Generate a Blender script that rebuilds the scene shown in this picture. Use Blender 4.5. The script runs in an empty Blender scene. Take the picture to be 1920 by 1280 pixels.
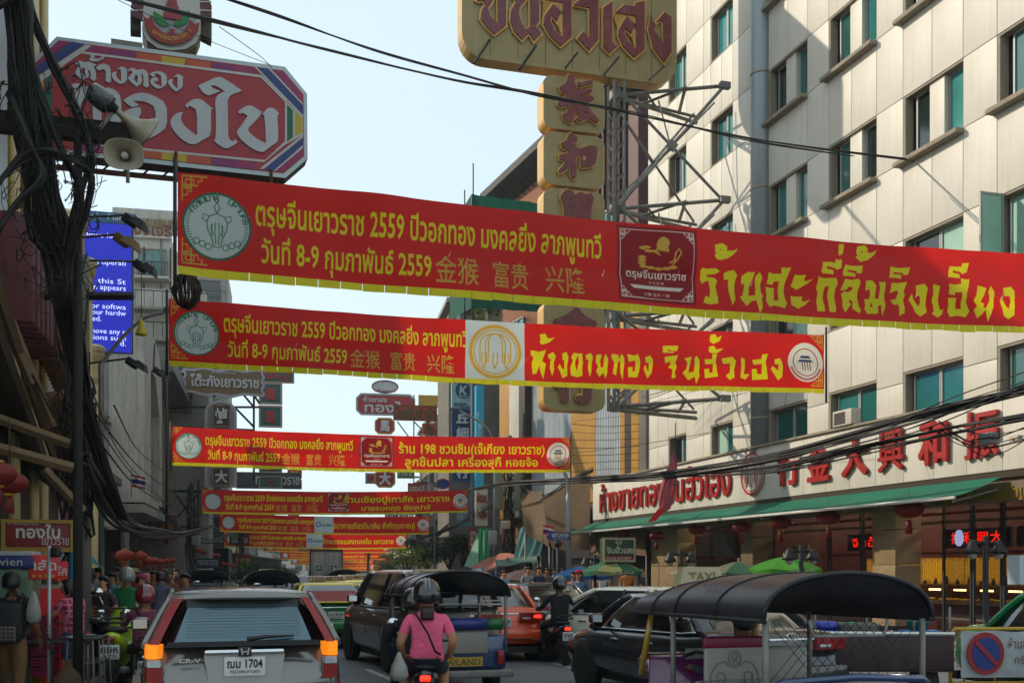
import bpy, bmesh, math, random
from mathutils import Vector, Matrix, noise
random.seed(7)
R = math.radians
SC = bpy.context.scene
COL = SC.collection
# ------------------------------------------------------------------ camera, sky, sun, exposure
F_PX, HZ, EYE = 2000.0,1066.0,1.8        # focal length in photo pixels, horizon row, eye height (m)
cam = bpy.data.cameras.new('camera'); cam.sensor_width = 36; cam.lens = 36*F_PX/1920
cam.shift_y = (HZ-640)/1920; cam.clip_end = 3000; cam.clip_start = .1
camo = bpy.data.objects.new('camera', cam); COL.objects.link(camo)
camo.location = (0,0, EYE); camo.rotation_euler = (R(90),0,0); SC.camera = camo
SUN_AZ = Vector((-0.943,0.333,0)).normalized(); SUN_EL = R(30)
world = bpy.data.worlds.new('World'); SC.world = world; world.use_nodes = True
_n = world.node_tree.nodes; _l = world.node_tree.links
_bg = _n['Background']; _sky = _n.new('ShaderNodeTexSky'); _sky.sky_type = 'NISHITA'; _sky.sun_disc = False
_sky.sun_elevation = SUN_EL; _sky.sun_rotation = math.atan2(SUN_AZ.x, SUN_AZ.y)
_sky.air_density = 1.0; _sky.dust_density = 1.2; _sky.ozone_density = 1.0; _sky.altitude = 0
_mx = _n.new('ShaderNodeMix'); _mx.data_type = 'RGBA'; _mx.inputs['Factor'].default_value = .8
_mx.inputs['B'].default_value = (3.75,4.5,4.75,1)          # even milky haze over the whole sky
_l.new(_sky.outputs[0], _mx.inputs['A']); _l.new(_mx.outputs['Result'], _bg.inputs[0]); _bg.inputs[1].default_value = 0.15
sun = bpy.data.lights.new('sun', 'SUN'); sun.energy = 2.45; sun.angle = R(.55); sun.color = (1,.87,.70)
suno = bpy.data.objects.new('sun', sun); COL.objects.link(suno)
_d = Vector((SUN_AZ.x*math.cos(SUN_EL), SUN_AZ.y*math.cos(SUN_EL), math.sin(SUN_EL)))
suno.rotation_euler = _d.to_track_quat('Z', 'Y').to_euler(); suno.location = (0,0,60)
SC.view_settings.view_transform = 'Standard'; SC.view_settings.look = 'None'
SC.view_settings.exposure = 0.6; SC.view_settings.gamma = 1; SC.view_settings.use_curve_mapping = False
SC.cycles.max_bounces = 6; SC.cycles.transparent_max_bounces = 12

# ------------------------------------------------------------------ helpers
def W(px, py, Y):
  """a point seen at photo pixel (px,py) that stands Y metres down the street"""
  return Vector(((px-960)/F_PX*Y, Y, EYE+(HZ-py)/F_PX*Y))
CT = [(-30,19.5),(0,8.2),(14.5,2.7),(20.5,.5),(35,-4.2),(53,-8.9),(68,-12.1),(110,-19.6),(200,-34),(400,-66)]
def ctr(y):
  for (a, xa),(b, xb) in zip(CT, CT[1:]):
    if y <= b: return xa+(xb-xa)*(y-a)/(b-a)
  return xb
def slope(y): return (ctr(y+4)-ctr(y-4))/8
def across(y):  return math.atan(-slope(y))              # rotation of things that span the street
def sdir(y):
  s = slope(y); v = Vector((s, 1,0)); return v.normalized()
RZ_R = lambda y: math.atan2(-sdir(y).y, -sdir(y).x)      # right-hand facades (local x runs towards the viewer)
RZ_L = lambda y: math.atan2(sdir(y).y, sdir(y).x)        # left-hand facades (local x runs away)

def srgb(h):
  if isinstance(h, str):
    h = h.lstrip('#'); v = [int(h[i:i+2],16)/255 for i in (0,2,4)]
  else: v = h
  return tuple(c/12.92 if c <= .04045 else ((c+.055)/1.055)**2.4 for c in v)
MATS = {}
def M(name, col=None, rough=.6, metal=0, var=.18, scale=2.5, bump=0., streak=0., coat=0., emit=0., transl=0., alpha=1., spec=None, rnd=.0, dirt=None):
  if name in MATS: return MATS[name]
  m = bpy.data.materials.new(name); m.use_nodes = True
  nt = m.node_tree; n = nt.nodes; l = nt.links; b = n['Principled BSDF']
  c = srgb(col) if isinstance(col, str) else col
  b.inputs['Roughness'].default_value = rough; b.inputs['Metallic'].default_value = metal
  if spec is not None: b.inputs['Specular IOR Level'].default_value = spec
  if coat: b.inputs['Coat Weight'].default_value = coat; b.inputs['Coat Roughness'].default_value = .06
  tc = n.new('ShaderNodeTexCoord')
  out = None
  if var > 0 or streak > 0 or rnd > 0:
    nz = n.new('ShaderNodeTexNoise'); nz.inputs['Scale'].default_value = scale; nz.inputs['Detail'].default_value = 6; nz.inputs['Roughness'].default_value = .65
    l.new(tc.outputs['Object'], nz.inputs['Vector'])
    if rnd > 0:
      oi = n.new('ShaderNodeObjectInfo'); ad = n.new('ShaderNodeVectorMath'); ad.operation = 'ADD'
      sc_ = n.new('ShaderNodeVectorMath'); sc_.operation = 'SCALE'; sc_.inputs['Scale'].default_value = 37
      cb = n.new('ShaderNodeCombineXYZ'); l.new(oi.outputs['Random'], cb.inputs[0]); l.new(oi.outputs['Random'], cb.inputs[2])
      l.new(cb.outputs[0], sc_.inputs[0]); l.new(tc.outputs['Object'], ad.inputs[0]); l.new(sc_.outputs[0], ad.inputs[1]); l.new(ad.outputs[0], nz.inputs['Vector'])
    mr = n.new('ShaderNodeMapRange'); mr.inputs[1].default_value = .3; mr.inputs[2].default_value = .7
    mr.inputs[3].default_value = 1-var; mr.inputs[4].default_value = 1+var*.6
    l.new(nz.outputs[0], mr.inputs[0]); fac = mr.outputs[0]
    if rnd > 0:
      m2 = n.new('ShaderNodeMapRange'); m2.inputs[3].default_value = 1-rnd; m2.inputs[4].default_value = 1+rnd*.5
      l.new(oi.outputs['Random'], m2.inputs[0]); mu = n.new('ShaderNodeMath'); mu.operation = 'MULTIPLY'
      l.new(fac, mu.inputs[0]); l.new(m2.outputs[0], mu.inputs[1]); fac = mu.outputs[0]
    hs = n.new('ShaderNodeVectorMath'); hs.operation = 'SCALE'; hs.inputs[0].default_value = c[:3]
    l.new(fac, hs.inputs['Scale']); out = hs.outputs[0]
    if streak > 0:
      mp = n.new('ShaderNodeMapping'); mp.inputs['Scale'].default_value = (6,6,.35); l.new((ad.outputs[0] if rnd > 0 else tc.outputs['Object']), mp.inputs[0])
      n2 = n.new('ShaderNodeTexNoise'); n2.inputs['Scale'].default_value = 1.4; n2.inputs['Detail'].default_value = 5; n2.inputs['Roughness'].default_value = .7
      l.new(mp.outputs[0], n2.inputs['Vector'])
      r2 = n.new('ShaderNodeMapRange'); r2.inputs[1].default_value = .48; r2.inputs[2].default_value = .75; r2.inputs[3].default_value = 0; r2.inputs[4].default_value = streak
      l.new(n2.outputs[0], r2.inputs[0])
      mx = n.new('ShaderNodeMix'); mx.data_type = 'RGBA'; mx.inputs['B'].default_value = (*(srgb(dirt) if dirt else srgb('4a4238')),1)
      l.new(r2.outputs[0], mx.inputs['Factor']); l.new(out, mx.inputs['A']); out = mx.outputs['Result']
    l.new(out, b.inputs['Base Color'])
    # roughness variation
    mr3 = n.new('ShaderNodeMapRange'); mr3.inputs[3].default_value = max(.02, rough-.08); mr3.inputs[4].default_value = min(1, rough+.12)
    l.new(nz.outputs[0], mr3.inputs[0]); l.new(mr3.outputs[0], b.inputs['Roughness'])
  else:
    b.inputs['Base Color'].default_value = (*c[:3],1)
  if bump > 0:
    n3 = n.new('ShaderNodeTexNoise'); n3.inputs['Scale'].default_value = scale*8; n3.inputs['Detail'].default_value = 5
    l.new(tc.outputs['Object'], n3.inputs['Vector'])
    bp = n.new('ShaderNodeBump'); bp.inputs['Strength'].default_value = bump; bp.inputs['Distance'].default_value = .02
    l.new(n3.outputs[0], bp.inputs['Height']); l.new(bp.outputs[0], b.inputs['Normal'])
  if emit:
    b.inputs['Emission Strength'].default_value = emit
    b.inputs['Emission Color'].default_value = (*c[:3],1)
  if alpha < 1: b.inputs['Alpha'].default_value = alpha
  if transl > 0:
    tr = n.new('ShaderNodeBsdfTranslucent'); mxs = n.new('ShaderNodeMixShader'); mxs.inputs[0].default_value = transl
    if out is not None: l.new(out, tr.inputs[0])
    else: tr.inputs[0].default_value = (*c[:3],1)
    l.new(b.outputs[0], mxs.inputs[1]); l.new(tr.outputs[0], mxs.inputs[2]); l.new(mxs.outputs[0], n['Material Output'].inputs[0])
  MATS[name] = m; return m
def glassmat(name, tint='20302e', trans=.75):
  """clear pane: mostly see-through, reflects by angle"""
  if name in MATS: return MATS[name]
  m = bpy.data.materials.new(name); m.use_nodes = True; n = m.node_tree.nodes; l = m.node_tree.links
  n.remove(n['Principled BSDF'])
  t = n.new('ShaderNodeBsdfTransparent'); t.inputs[0].default_value = (trans, trans, trans, 1)
  g = n.new('ShaderNodeBsdfGlossy'); g.inputs['Roughness'].default_value = .03
  fr = n.new('ShaderNodeFresnel'); fr.inputs[0].default_value = 1.5
  gm_ = n.new('ShaderNodeNewGeometry'); iv = n.new('ShaderNodeMath'); iv.operation = 'SUBTRACT'; iv.inputs[0].default_value = 1; l.new(gm_.outputs['Backfacing'], iv.inputs[1])
  mu = n.new('ShaderNodeMath'); mu.operation = 'MULTIPLY'; l.new(fr.outputs[0], mu.inputs[0]); l.new(iv.outputs[0], mu.inputs[1])
  mx = n.new('ShaderNodeMixShader'); l.new(mu.outputs[0], mx.inputs[0]); l.new(t.outputs[0], mx.inputs[1]); l.new(g.outputs[0], mx.inputs[2])
  l.new(mx.outputs[0], n['Material Output'].inputs[0]); MATS[name] = m; return m

def tag(o, label=None, cat=None, group=None, kind=None):
  if label: o['label'] = label
  if cat: o['category'] = cat
  if group: o['group'] = group
  if kind: o['kind'] = kind
  return o
def thing(name, label, cat, loc=(0,0,0), rz=0, group=None):
  o = bpy.data.objects.new(name, None); COL.objects.link(o); o.empty_display_size = .2
  o.location = loc; o.rotation_euler = (0,0, rz); return tag(o, label, cat, group)
def children(o): return [c for c in bpy.data.objects if c.parent == o]
CH = {}
def setparent(o, p):
  o.parent = p; CH.setdefault(p.name, []).append(o)
def copy_tree(o, loc=None, rz=None, label=None, group=None, parent=None):
  c = o.copy(); COL.objects.link(c)
  if parent is not None: setparent(c, parent)
  if loc is not None: c.location = loc
  if rz is not None: c.rotation_euler = (0,0, rz)
  if label: c['label'] = label
  if group: c['group'] = group
  for ch in CH.get(o.name, []): copy_tree(ch, parent=c)
  return c

class MB:
  """collects shapes; build() links them as ONE mesh object"""
  def __init__(s): s.v = []; s.f = []; s.mi = []; s.sm = []; s.cur = 0; s.smooth = False
  def add(s, vs, fs, mi=None, smooth=None):
    o = len(s.v); s.v += [tuple(p) for p in vs]
    for f in fs:
      s.f.append([i+o for i in f]); s.mi.append(s.cur if mi is None else mi); s.sm.append(s.smooth if smooth is None else smooth)
    return s
  def box(s, c, d, rz=0, rx=0, ry=0, mi=None, bev=0):
    x, y, z = d[0]/2, d[1]/2, d[2]/2
    if bev > 0:
      bb = min(bev, x*.9, y*.9, z*.9)
      bm = bmesh.new(); bmesh.ops.create_cube(bm, size=1); bmesh.ops.scale(bm, vec=(2*x, 2*y, 2*z), verts=bm.verts)
      bmesh.ops.bevel(bm, geom=bm.edges[:], offset=bb, segments=2, affect='EDGES', profile=.6)
      vs = [v.co.copy() for v in bm.verts]; bm.verts.index_update(); fs = [[v.index for v in f.verts] for f in bm.faces]; bm.free()
      sm = True
    else:
      vs = [Vector(p) for p in ((-x, -y, -z),(x, -y, -z),(x, y, -z),(-x, y, -z),(-x, -y, z),(x, -y, z),(x, y, z),(-x, y, z))]
      fs = [(3,2,1,0),(4,5,6,7),(0,1,5,4),(1,2,6,5),(2,3,7,6),(3,0,4,7)]; sm = False
    if rz or rx or ry:
      m = Matrix.Rotation(rz, 3, 'Z') @ Matrix.Rotation(ry, 3, 'Y') @ Matrix.Rotation(rx, 3, 'X'); vs = [m @ v for v in vs]
    c = Vector(c); return s.add([v+c for v in vs], fs, mi, sm)
  def tube(s, pts, r, n=6, mi=None, cap=True, smooth=True):
    pts = [Vector(p) for p in pts]; rs = r if isinstance(r, (list, tuple)) else [r]*len(pts)
    vs = []; prev = None
    for i, p in enumerate(pts):
      t = (pts[min(i+1, len(pts)-1)]-pts[max(i-1,0)])
      if t.length < 1e-9: t = Vector((0,0,1))
      t.normalize()
      if prev is None: u = t.orthogonal().normalized()
      else:
        u = (prev-t*prev.dot(t)); u = u.normalized() if u.length > 1e-6 else t.orthogonal().normalized()
      prev = u; w = t.cross(u)
      for k in range(n):
        a = 2*math.pi*(k+.5)/n; vs.append(p+u*math.cos(a)*rs[i]+w*math.sin(a)*rs[i])
    fs = [(i*n+k, i*n+(k+1) % n, (i+1)*n+(k+1) % n, (i+1)*n+k) for i in range(len(pts)-1) for k in range(n)]
    if cap: fs += [list(range(n))[::-1],[(len(pts)-1)*n+k for k in range(n)]]
    return s.add(vs, fs, mi, smooth)
  def bar(s, a, b, w, mi=None): return s.tube([a, b], w*.7,4, mi, smooth=False)
  def loft(s, rings, closed=True, capa=True, capb=True, mi=None, smooth=True):
    n = len(rings[0]); vs = [p for r_ in rings for p in r_]
    m = n if closed else n-1
    fs = [(i*n+k, i*n+(k+1) % n, (i+1)*n+(k+1) % n, (i+1)*n+k) for i in range(len(rings)-1) for k in range(m)]
    if closed and capa: fs.append(list(range(n))[::-1])
    if closed and capb: fs.append([(len(rings)-1)*n+k for k in range(n)])
    return s.add(vs, fs, mi, smooth)
  def lathe(s, prof, c=(0,0,0), n=16, mi=None, axis='Z', smooth=True, sx=1, sy=1):
    vs = []; c = Vector(c)
    for r_, z in prof:
      for k in range(n):
        a = 2*math.pi*k/n; p = Vector((math.cos(a)*r_*sx, math.sin(a)*r_*sy, z))
        if axis == 'Y': p = Vector((p.x, p.z, -p.y))
        if axis == 'X': p = Vector((p.z, p.y, -p.x))
        vs.append(c+p)
    m = len(prof); fs = [(i*n+k, i*n+(k+1) % n, (i+1)*n+(k+1) % n, (i+1)*n+k) for i in range(m-1) for k in range(n)]
    if prof[0][0] > 1e-6: fs.append(list(range(n))[::-1])
    if prof[-1][0] > 1e-6: fs.append([(m-1)*n+k for k in range(n)])
    return s.add(vs, fs, mi, smooth)
  def prism(s, poly, y0, y1, mi=None, holes=(), smooth=False, side_mi=None):
    """poly in local (x,z), extruded from y0 (front) to y1"""
    n = len(poly)
    if n < 3: return s
    from mathutils.geometry import tessellate_polygon
    allp = list(poly)
    for h in holes: allp += list(h)
    tri = tessellate_polygon([[Vector((p[0], p[1],0)) for p in poly]]+[[Vector((p[0], p[1],0)) for p in h] for h in holes])
    N = len(allp)
    vs = [(p[0], y0, p[1]) for p in allp]+[(p[0], y1, p[1]) for p in allp]
    def ar(t):
      a, b, c = (allp[i] for i in t); return (b[0]-a[0])*(c[1]-a[1])-(b[1]-a[1])*(c[0]-a[0])
    ft = [t if ar(t) > 0 else t[::-1] for t in tri if abs(ar(t)) > 1e-12]
    s.add(vs, [tuple(t) for t in ft]+[tuple(i+N for i in t[::-1]) for t in ft], mi, smooth)
    base = len(s.v)-2*N; o = 0
    for loop in [poly]+list(holes):
      k = len(loop)
      for i in range(k):
        a, b = o+i, o+(i+1) % k
        s.f.append([base+a, base+a+N, base+b+N, base+b]); s.mi.append(side_mi if side_mi is not None else (s.cur if mi is None else mi)); s.sm.append(False)
      o += k
    return s
  def mesh(s, name, mats):
    me = bpy.data.meshes.new(name); me.from_pydata(s.v, [], s.f)
    for m in (mats if isinstance(mats, (list, tuple)) else [mats]): me.materials.append(m)
    me.polygons.foreach_set('material_index', s.mi); me.polygons.foreach_set('use_smooth', s.sm); me.update(); return me
  def build(s, name, mats, parent=None, loc=(0,0,0), rz=0, fix=False):
    me = s.mesh(name, mats)
    if fix:
      bm = bmesh.new(); bm.from_mesh(me); bmesh.ops.recalc_face_normals(bm, faces=bm.faces); bm.to_mesh(me); bm.free()
    return obj(name, me, parent, loc, rz)
def obj(name, me, parent=None, loc=(0,0,0), rz=0):
  o = bpy.data.objects.new(name, me); COL.objects.link(o)
  o.location = loc; o.rotation_euler = (0,0, rz)
  if parent is not None: setparent(o, parent)
  return o
def rrect(x0, z0, x1, z1, r, n=5):
  pts = []
  for cx, cz, a0 in ((x1-r, z0+r, -90),(x1-r, z1-r, 0),(x0+r, z1-r, 90),(x0+r, z0+r, 180)):
    for k in range(n+1):
      a = R(a0+90*k/n); pts.append((cx+r*math.cos(a), cz+r*math.sin(a)))
  return pts
def ellipse(cx, cz, rx, rz, n=24): return [(cx+rx*math.cos(2*math.pi*k/n), cz+rz*math.sin(2*math.pi*k/n)) for k in range(n)]
def sag(a, b, d, n=14):
  a = Vector(a); b = Vector(b)
  return [a.lerp(b, t/n)-Vector((0,0, d*4*(t/n)*(1-t/n))) for t in range(n+1)]

# ------------------------------------------------------------------ lettering (the built-in font covers Thai and Chinese)
TXT = {}
def text_raw(s, bold=.0):
  """(verts2d, tris, width) of a string set 1 m high, cached; islands numbered for tiny depth steps"""
  k = (s, bold)
  if k in TXT: return TXT[k]
  c = bpy.data.curves.new('lettering', 'FONT'); c.body = s; c.size = 1; c.offset = bold; c.resolution_u = 2
  o = bpy.data.objects.new('lettering', c); COL.objects.link(o)
  dg = bpy.context.evaluated_depsgraph_get(); dg.update()
  me = bpy.data.meshes.new_from_object(o.evaluated_get(dg))
  vs = [(v.co.x, v.co.y) for v in me.vertices]; fs = [tuple(p.vertices) for p in me.polygons if p.area > 1e-9]
  par = list(range(len(vs)))
  def find(a):
    while par[a] != a: par[a] = par[par[a]]; a = par[a]
    return a
  for f in fs:
    for q in f[1:]:
      a, b = find(f[0]), find(q)
      if a != b: par[a] = b
  ids = {}; isl = [ids.setdefault(find(i), len(ids)) for i in range(len(vs))]
  # outward facing (-y in xz plane) needs ccw in (x,z)
  out = []
  for f in fs:
    ar = sum(vs[f[i]][0]*vs[f[(i+1) % len(f)]][1]-vs[f[(i+1) % len(f)]][0]*vs[f[i]][1] for i in range(len(f)))
    out.append(f if ar > 0 else f[::-1])
  bpy.data.objects.remove(o); bpy.data.meshes.remove(me)
  xs = [v[0] for v in vs] or [0,1]; zs = [v[1] for v in vs] or [0,1]
  TXT[k] = (vs, out, isl, min(xs), max(xs), min(zs), max(zs)); return TXT[k]
def text_into(mb, s, x0, x1, zb, zt, y=-.01, bold=.0, mi=None, warp=None, depth=0., fit=None, slant=0.):
  """fit the string's ink box into x0..x1, zb..zt of the local xz plane at depth y"""
  vs, fs, isl, ax, bx, az, bz = text_raw(s, bold)
  if not fs: return mb
  sx = (x1-x0)/max(bx-ax, 1e-6); sz = (zt-zb)/max(bz-az, 1e-6)
  if fit: # keep proportions: centre
    k = min(sx, sz*fit); cx = (x0+x1)/2; w = (bx-ax)*k; x0 = cx-w/2; sx = k
  o = []
  for (x, z), i in zip(vs, isl):
    X = x0+(x-ax)*sx; Z = zb+(z-az)*sz; X += slant*(Z-zb); yy = y-(i % 3)*.0012
    if warp: X, yy, Z = warp(X, yy, Z)
    o.append((X, yy, Z))
  if depth <= 0: return mb.add(o, fs, mi, False)
  n = len(o); edges = {}
  for f in fs:
    for a, b in zip(f, f[1:]+f[:1]): edges[(a, b)] = 1
  side = [(b, a, a+n, b+n) for (a, b) in edges if (b, a) not in edges]
  return mb.add(o+[(x, y_+depth, z) for x, y_, z in o], list(fs)+side, mi, False)
def text_obj(s, x0, x1, zb, zt, mat, parent, y=-.01, bold=0., name='lettering', **k):
  mb = MB(); text_into(mb, s, x0, x1, zb, zt, y, bold, **k); return mb.build(name, mat, parent)
def fat_text(mb, s, x0, x1, zb, zt, y, r, depth=.05, mi=None, n=8):
  """brush-thick strokes: the string laid over itself in a small circle"""
  for k in range(n+1):
    a = 2*math.pi*k/n; dx, dz = (0,0) if k == n else (r*math.cos(a), r*math.sin(a))
    text_into(mb, s, x0+r+dx, x1-r+dx, zb+r+dz, zt-r+dz, y-.0012*k, 0, mi=mi, depth=depth)
  return mb
def text_em(mb, s, x0, x1, zbase, em, y=-.01, bold=0., mi=None, warp=None):
  """string spread over x0..x1 with its baseline at zbase and letter size em"""
  r_ = text_raw(s, bold); return text_into(mb, s, x0, x1, zbase+r_[5]*em, zbase+r_[6]*em, y, bold, mi, warp)
# ------------------------------------------------------------------ materials of the setting
asphalt = M('asphalt', '636467', .75, var=.3, scale=1.3, bump=.5)
paving = M('paving', '857c70', .85, var=.3, scale=1.5, bump=.3)
line_paint = M('line_paint', 'b9b6ac', .8, var=.35, scale=6)
panelM = M('cream_panel', 'c9c4b6', .5, var=.08, scale=.5, streak=.22, rnd=.07, dirt='8f7a58')
jointM = M('dark_joint', '3c3326', .9, var=.2)
sillM = M('stone_sill', '8d8270', .8, var=.25, scale=6, streak=.4)
frameM = M('window_frame', '8f9490', .45, metal=.2, var=.1)
paneM = M('teal_pane', '2a7470', .06, var=.25, scale=.7, spec=.9, rnd=.5)
paneD = M('dark_pane', '0a1c1c', .06, var=.2, scale=.7, spec=.9, rnd=.3)
blindM = M('blind', '8fb8a6', .6, var=.15, scale=2)
steelM = M('painted_steel', '7b7a74', .55, metal=.3, var=.3, scale=5, streak=.35, dirt='4d2e1c')
darksteel = M('dark_steel', '26272a', .55, metal=.3, var=.2, scale=6)
goldM = M('gold_panel', '94855a', .45, metal=.15, var=.16, scale=1.2, streak=.25, dirt='4a3b20')
goldedge = M('gold_edge', 'd8ac5c', .35, metal=.5, var=.1)
maroonM = M('maroon_letter', '6a1c28', .25, var=.35, scale=2.2, spec=.6)
black = M('black_rubber', '0c0c0d', .6, var=.1)
concrete = M('concrete', '8b877f', .85, var=.25, scale=.8, streak=.55, bump=.15)
oldconc = M('old_concrete', '6f6a60', .9, var=.3, scale=1.2, streak=.7, bump=.2)

# ------------------------------------------------------------------ ground
def strip(name, offs0, offs1, z, ys, mat, kind='structure'):
  mb = MB(); vs = []
  for y in ys:
    c = Vector((ctr(y), y, 0)); n = Vector((sdir(y).y, -sdir(y).x, 0))
    vs += [c+n*offs0+Vector((0,0, z)), c+n*offs1+Vector((0,0, z))]
  mb.add(vs, [(2*i, 2*i+1,2*i+3,2*i+2) for i in range(len(ys)-1)], smooth=False)
  o = mb.build(name, mat); tag(o, kind=kind); return o
g = MB(); g.add([(-600,-70,-.02),(600,-70,-.02),(600,700,-.02),(-600,700,-.02)],[(0,1,2,3)]); tag(g.build('ground', oldconc), kind='structure')
YS = [-20+4*i for i in range(80)]
strip('road', -7.2,7.2,.0, YS, asphalt)
for s, nm in ((-1, 'pavement_left'),(1, 'pavement_right')):
  mb = MB(); vs = []
  for y in YS:
    c = Vector((ctr(y), y, 0)); n = Vector((sdir(y).y, -sdir(y).x, 0))
    vs += [c+n*s*7.2+Vector((0,0,-.01)), c+n*s*7.2+Vector((0,0,.14)), c+n*s*7.4+Vector((0,0,.141)), c+n*s*14+Vector((0,0,.145))]
  for i in range(len(YS)-1):
    for k in range(3):
      a = 4*i+k; f = (a, a+1, a+5, a+4); mb.add([],[],0); mb.f.append(list(f if s < 0 else f[::-1])); mb.mi.append(0); mb.sm.append(False)
  mb.v = [tuple(v) for v in vs]; tag(mb.build(nm, paving), kind='structure')
mk = MB()
for off in (-3.4,.2,3.7):
  for y0 in range(6,150,6):
    a = Vector((ctr(y0), y0,.005)); d = sdir(y0); n = Vector((d.y, -d.x, 0)); p = a+n*off
    mk.add([p-n*.06, p+n*.06, p+n*.06+d*2.4, p-n*.06+d*2.4],[(0,1,2,3)])
tag(mk.build('lane_markings', line_paint), kind='structure')

# ------------------------------------------------------------------ big cream building, right
OR = Vector((3.46,46,0)); DR = Vector((.287,-.958,0)); RZ = math.atan2(-.958,.287)
NR = Vector((-.958,-.287,0))                       # out towards the street
def ry(px): return 17.26/((px-960)/F_PX+.30)
def rx(px): return (46-ry(px))/.958
hotel = thing('office_building', 'tall cream-panelled building with staggered teal windows above the gold shop', 'building', OR, RZ)
PY = .35                                              # facade stands .35 m behind the signboard
pm = {}
def panel(x0, x1, z0, z1):
  w = round(x1-x0-.016,3); h = round(z1-z0-.016,3); k = (w, h)
  if k not in pm:
    mb = MB(); mb.box((w/2,.12, h/2),(w, .24, h), bev=.008); pm[k] = mb.mesh('wall_panel', panelM)
  obj('wall_panel', pm[k], hotel, (x0+.008, PY, z0+.008))
mb = MB(); mb.box((17.5, PY+3.3,17.6),(25.0,6,27.2)); mb.build('wall_core', jointM, hotel)
rows = [4.8+3.53*k for k in range(6)]
ZT = 29.5
cols = []                                            # (x0,x1,kind) kind 0 solid 1 window-wide 2 window-narrow 3 pipe
X = lambda px: rx(px)
cols += [(5.1, X(1237),0),(X(1237), X(1270),2),(X(1270), X(1302),0),(X(1302), X(1315),0),(X(1315), X(1356),2),(X(1356), X(1401),0),(X(1401), X(1422),3)]
x = X(1422); m_ = 1.075
while x < 29:
  if x+m_ <= 30: cols.append((x, x+2*m_, 1)); cols.append((x+2*m_, x+3*m_, 0))
  x += 3*m_
def lowcut(z): return max(z, 5.56)
wcount = 0
win_groups = 'teal windows of the cream building'
def window(x0, x1, z0, z1, kind, k, i):
  global wcount
  wd = x1-x0; h = z1-z0
  fr_ = MB(); rev = .24
  # reveal slab behind + frame bars
  w = obj('window', bpy.data.meshes.new('window'), hotel, (x0, PY, z0))
  f = MB()
  f.box((.045,.12, h/2),(.08,.23, h-.01)); f.box((wd/2,.12, h-.03),(wd-.01,.225,.05)); f.box((wd/2,.12,.03),(wd-.01,.222,.05))
  if kind == 1 and k >= 2:
    spans = [(.30,.86),(1.48, wd-.02)]
  else:
    spans = [(.20, wd/2+.06),(wd/2+.12, wd-.02)]
  for a, b in spans:
    for xx in (a, b): f.box((xx, .21, h/2),(.05,.06, h-.1), mi=1)
    for zz in (.08, h-.08): f.box(((a+b)/2,.212, zz),(b-a, .055,.05), mi=1)
  ff = f.mesh('window', [sillM, frameM]); w.data = ff
  for q, (a, b) in enumerate(spans):
    p = MB(); p.box(((a+b)/2,.225, h/2),(b-a-.03,.02, h-.16))
    pmn = random.choice([paneM, paneM, paneD, blindM]) if k < 2 else random.choice([paneM, paneM, paneD, paneM])
    p.build('pane', pmn, w)
  if kind == 1 and k >= 2:
    c = MB(); c.box((1.17,.14, h/2),(.52,.14, h-.06), bev=.006); c.build('infill_panel', panelM, w)
    s = MB(); s.box((wd/2-.05,-.09,-.06),(wd+.16,.26,.11), bev=.012); s.build('sill', sillM, w)
for (x0, x1, kd) in cols:
  for k, zr in enumerate(rows):
    z0, z1 = zr, zr+1.6; zn = zr+3.53
    if k == 0:
      pass
    if kd == 3: continue
    if kd == 0:
      w = x1-x0; nn = max(1, round(w/1.1))
      for q in range(nn):
        a, b = x0+w*q/nn, x0+w*(q+1)/nn
        panel(a, b, lowcut(z0) if k == 0 else z0, z1); panel(a, b, z1, min(zn, ZT))
    else:
      if k == 0:
        window(x0, x1,5.3, z1+.25,2,0,0)
        z1b = z1+.25
      else:
        window(x0, x1, z0, z1, kd, k, 0); z1b = z1
      w = x1-x0; nn = 2
      for q in range(nn): panel(x0+w*q/nn, x0+w*(q+1)/nn, z1b, min(zn, ZT))
pp = MB(); xp = (X(1401)+X(1422))/2
pp.tube([(xp, PY-.05,5),(xp, PY-.05, ZT)],.33,20); pp.build('drain_pipe', M('grey_pipe', '8e9699', .4, metal=.2, var=.1, scale=1, streak=.2), hotel)
for z in [6.4+1.765*2*k for k in range(7)]:
  b = MB(); b.tube([(xp, PY-.05, z),(xp, PY-.05, z+.06)],.345,20); b.build('pipe_collar', sillM, hotel)
sash = obj('open_sash', bpy.data.meshes.new('open_sash'), hotel, (X(1858), PY-.02,8.4)); m = MB(); [m.box((0,-.3+dy, .78),(.05,.05,1.5)) for dy in (-.28,.28)]; [m.box((.002,-.3, z_),(.045,.56,.05)) for z_ in (.05,1.5)]; sash.data = m.mesh('open_sash', frameM); m = MB(); m.box((0,-.3,.78),(.015,.5,1.42)); m.build('pane', blindM, sash)
# open casement, upper right (photo right edge) and air conditioners on sills
for (px, z) in ((1585,5.56),):
  ac = thing('air_conditioner', 'boxy air conditioner on the ledge above the shop signboard' if z < 6 else 'air conditioner unit hung high on the cream wall', 'air conditioner', OR+DR*rx(px)+NR*-.1+Vector((0,0, z)), RZ)
  b = MB(); b.box((0,-.05,.22),(.85,.3,.42), bev=.02); b.build('casing', M('ac_white', 'b8b2a2', .5, var=.15, streak=.3), ac)
  b = MB(); [b.box((-.1,-.21,.08+.035*i),(.5,.02,.012)) for i in range(9)]; b.build('grille', darksteel, ac)

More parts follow.
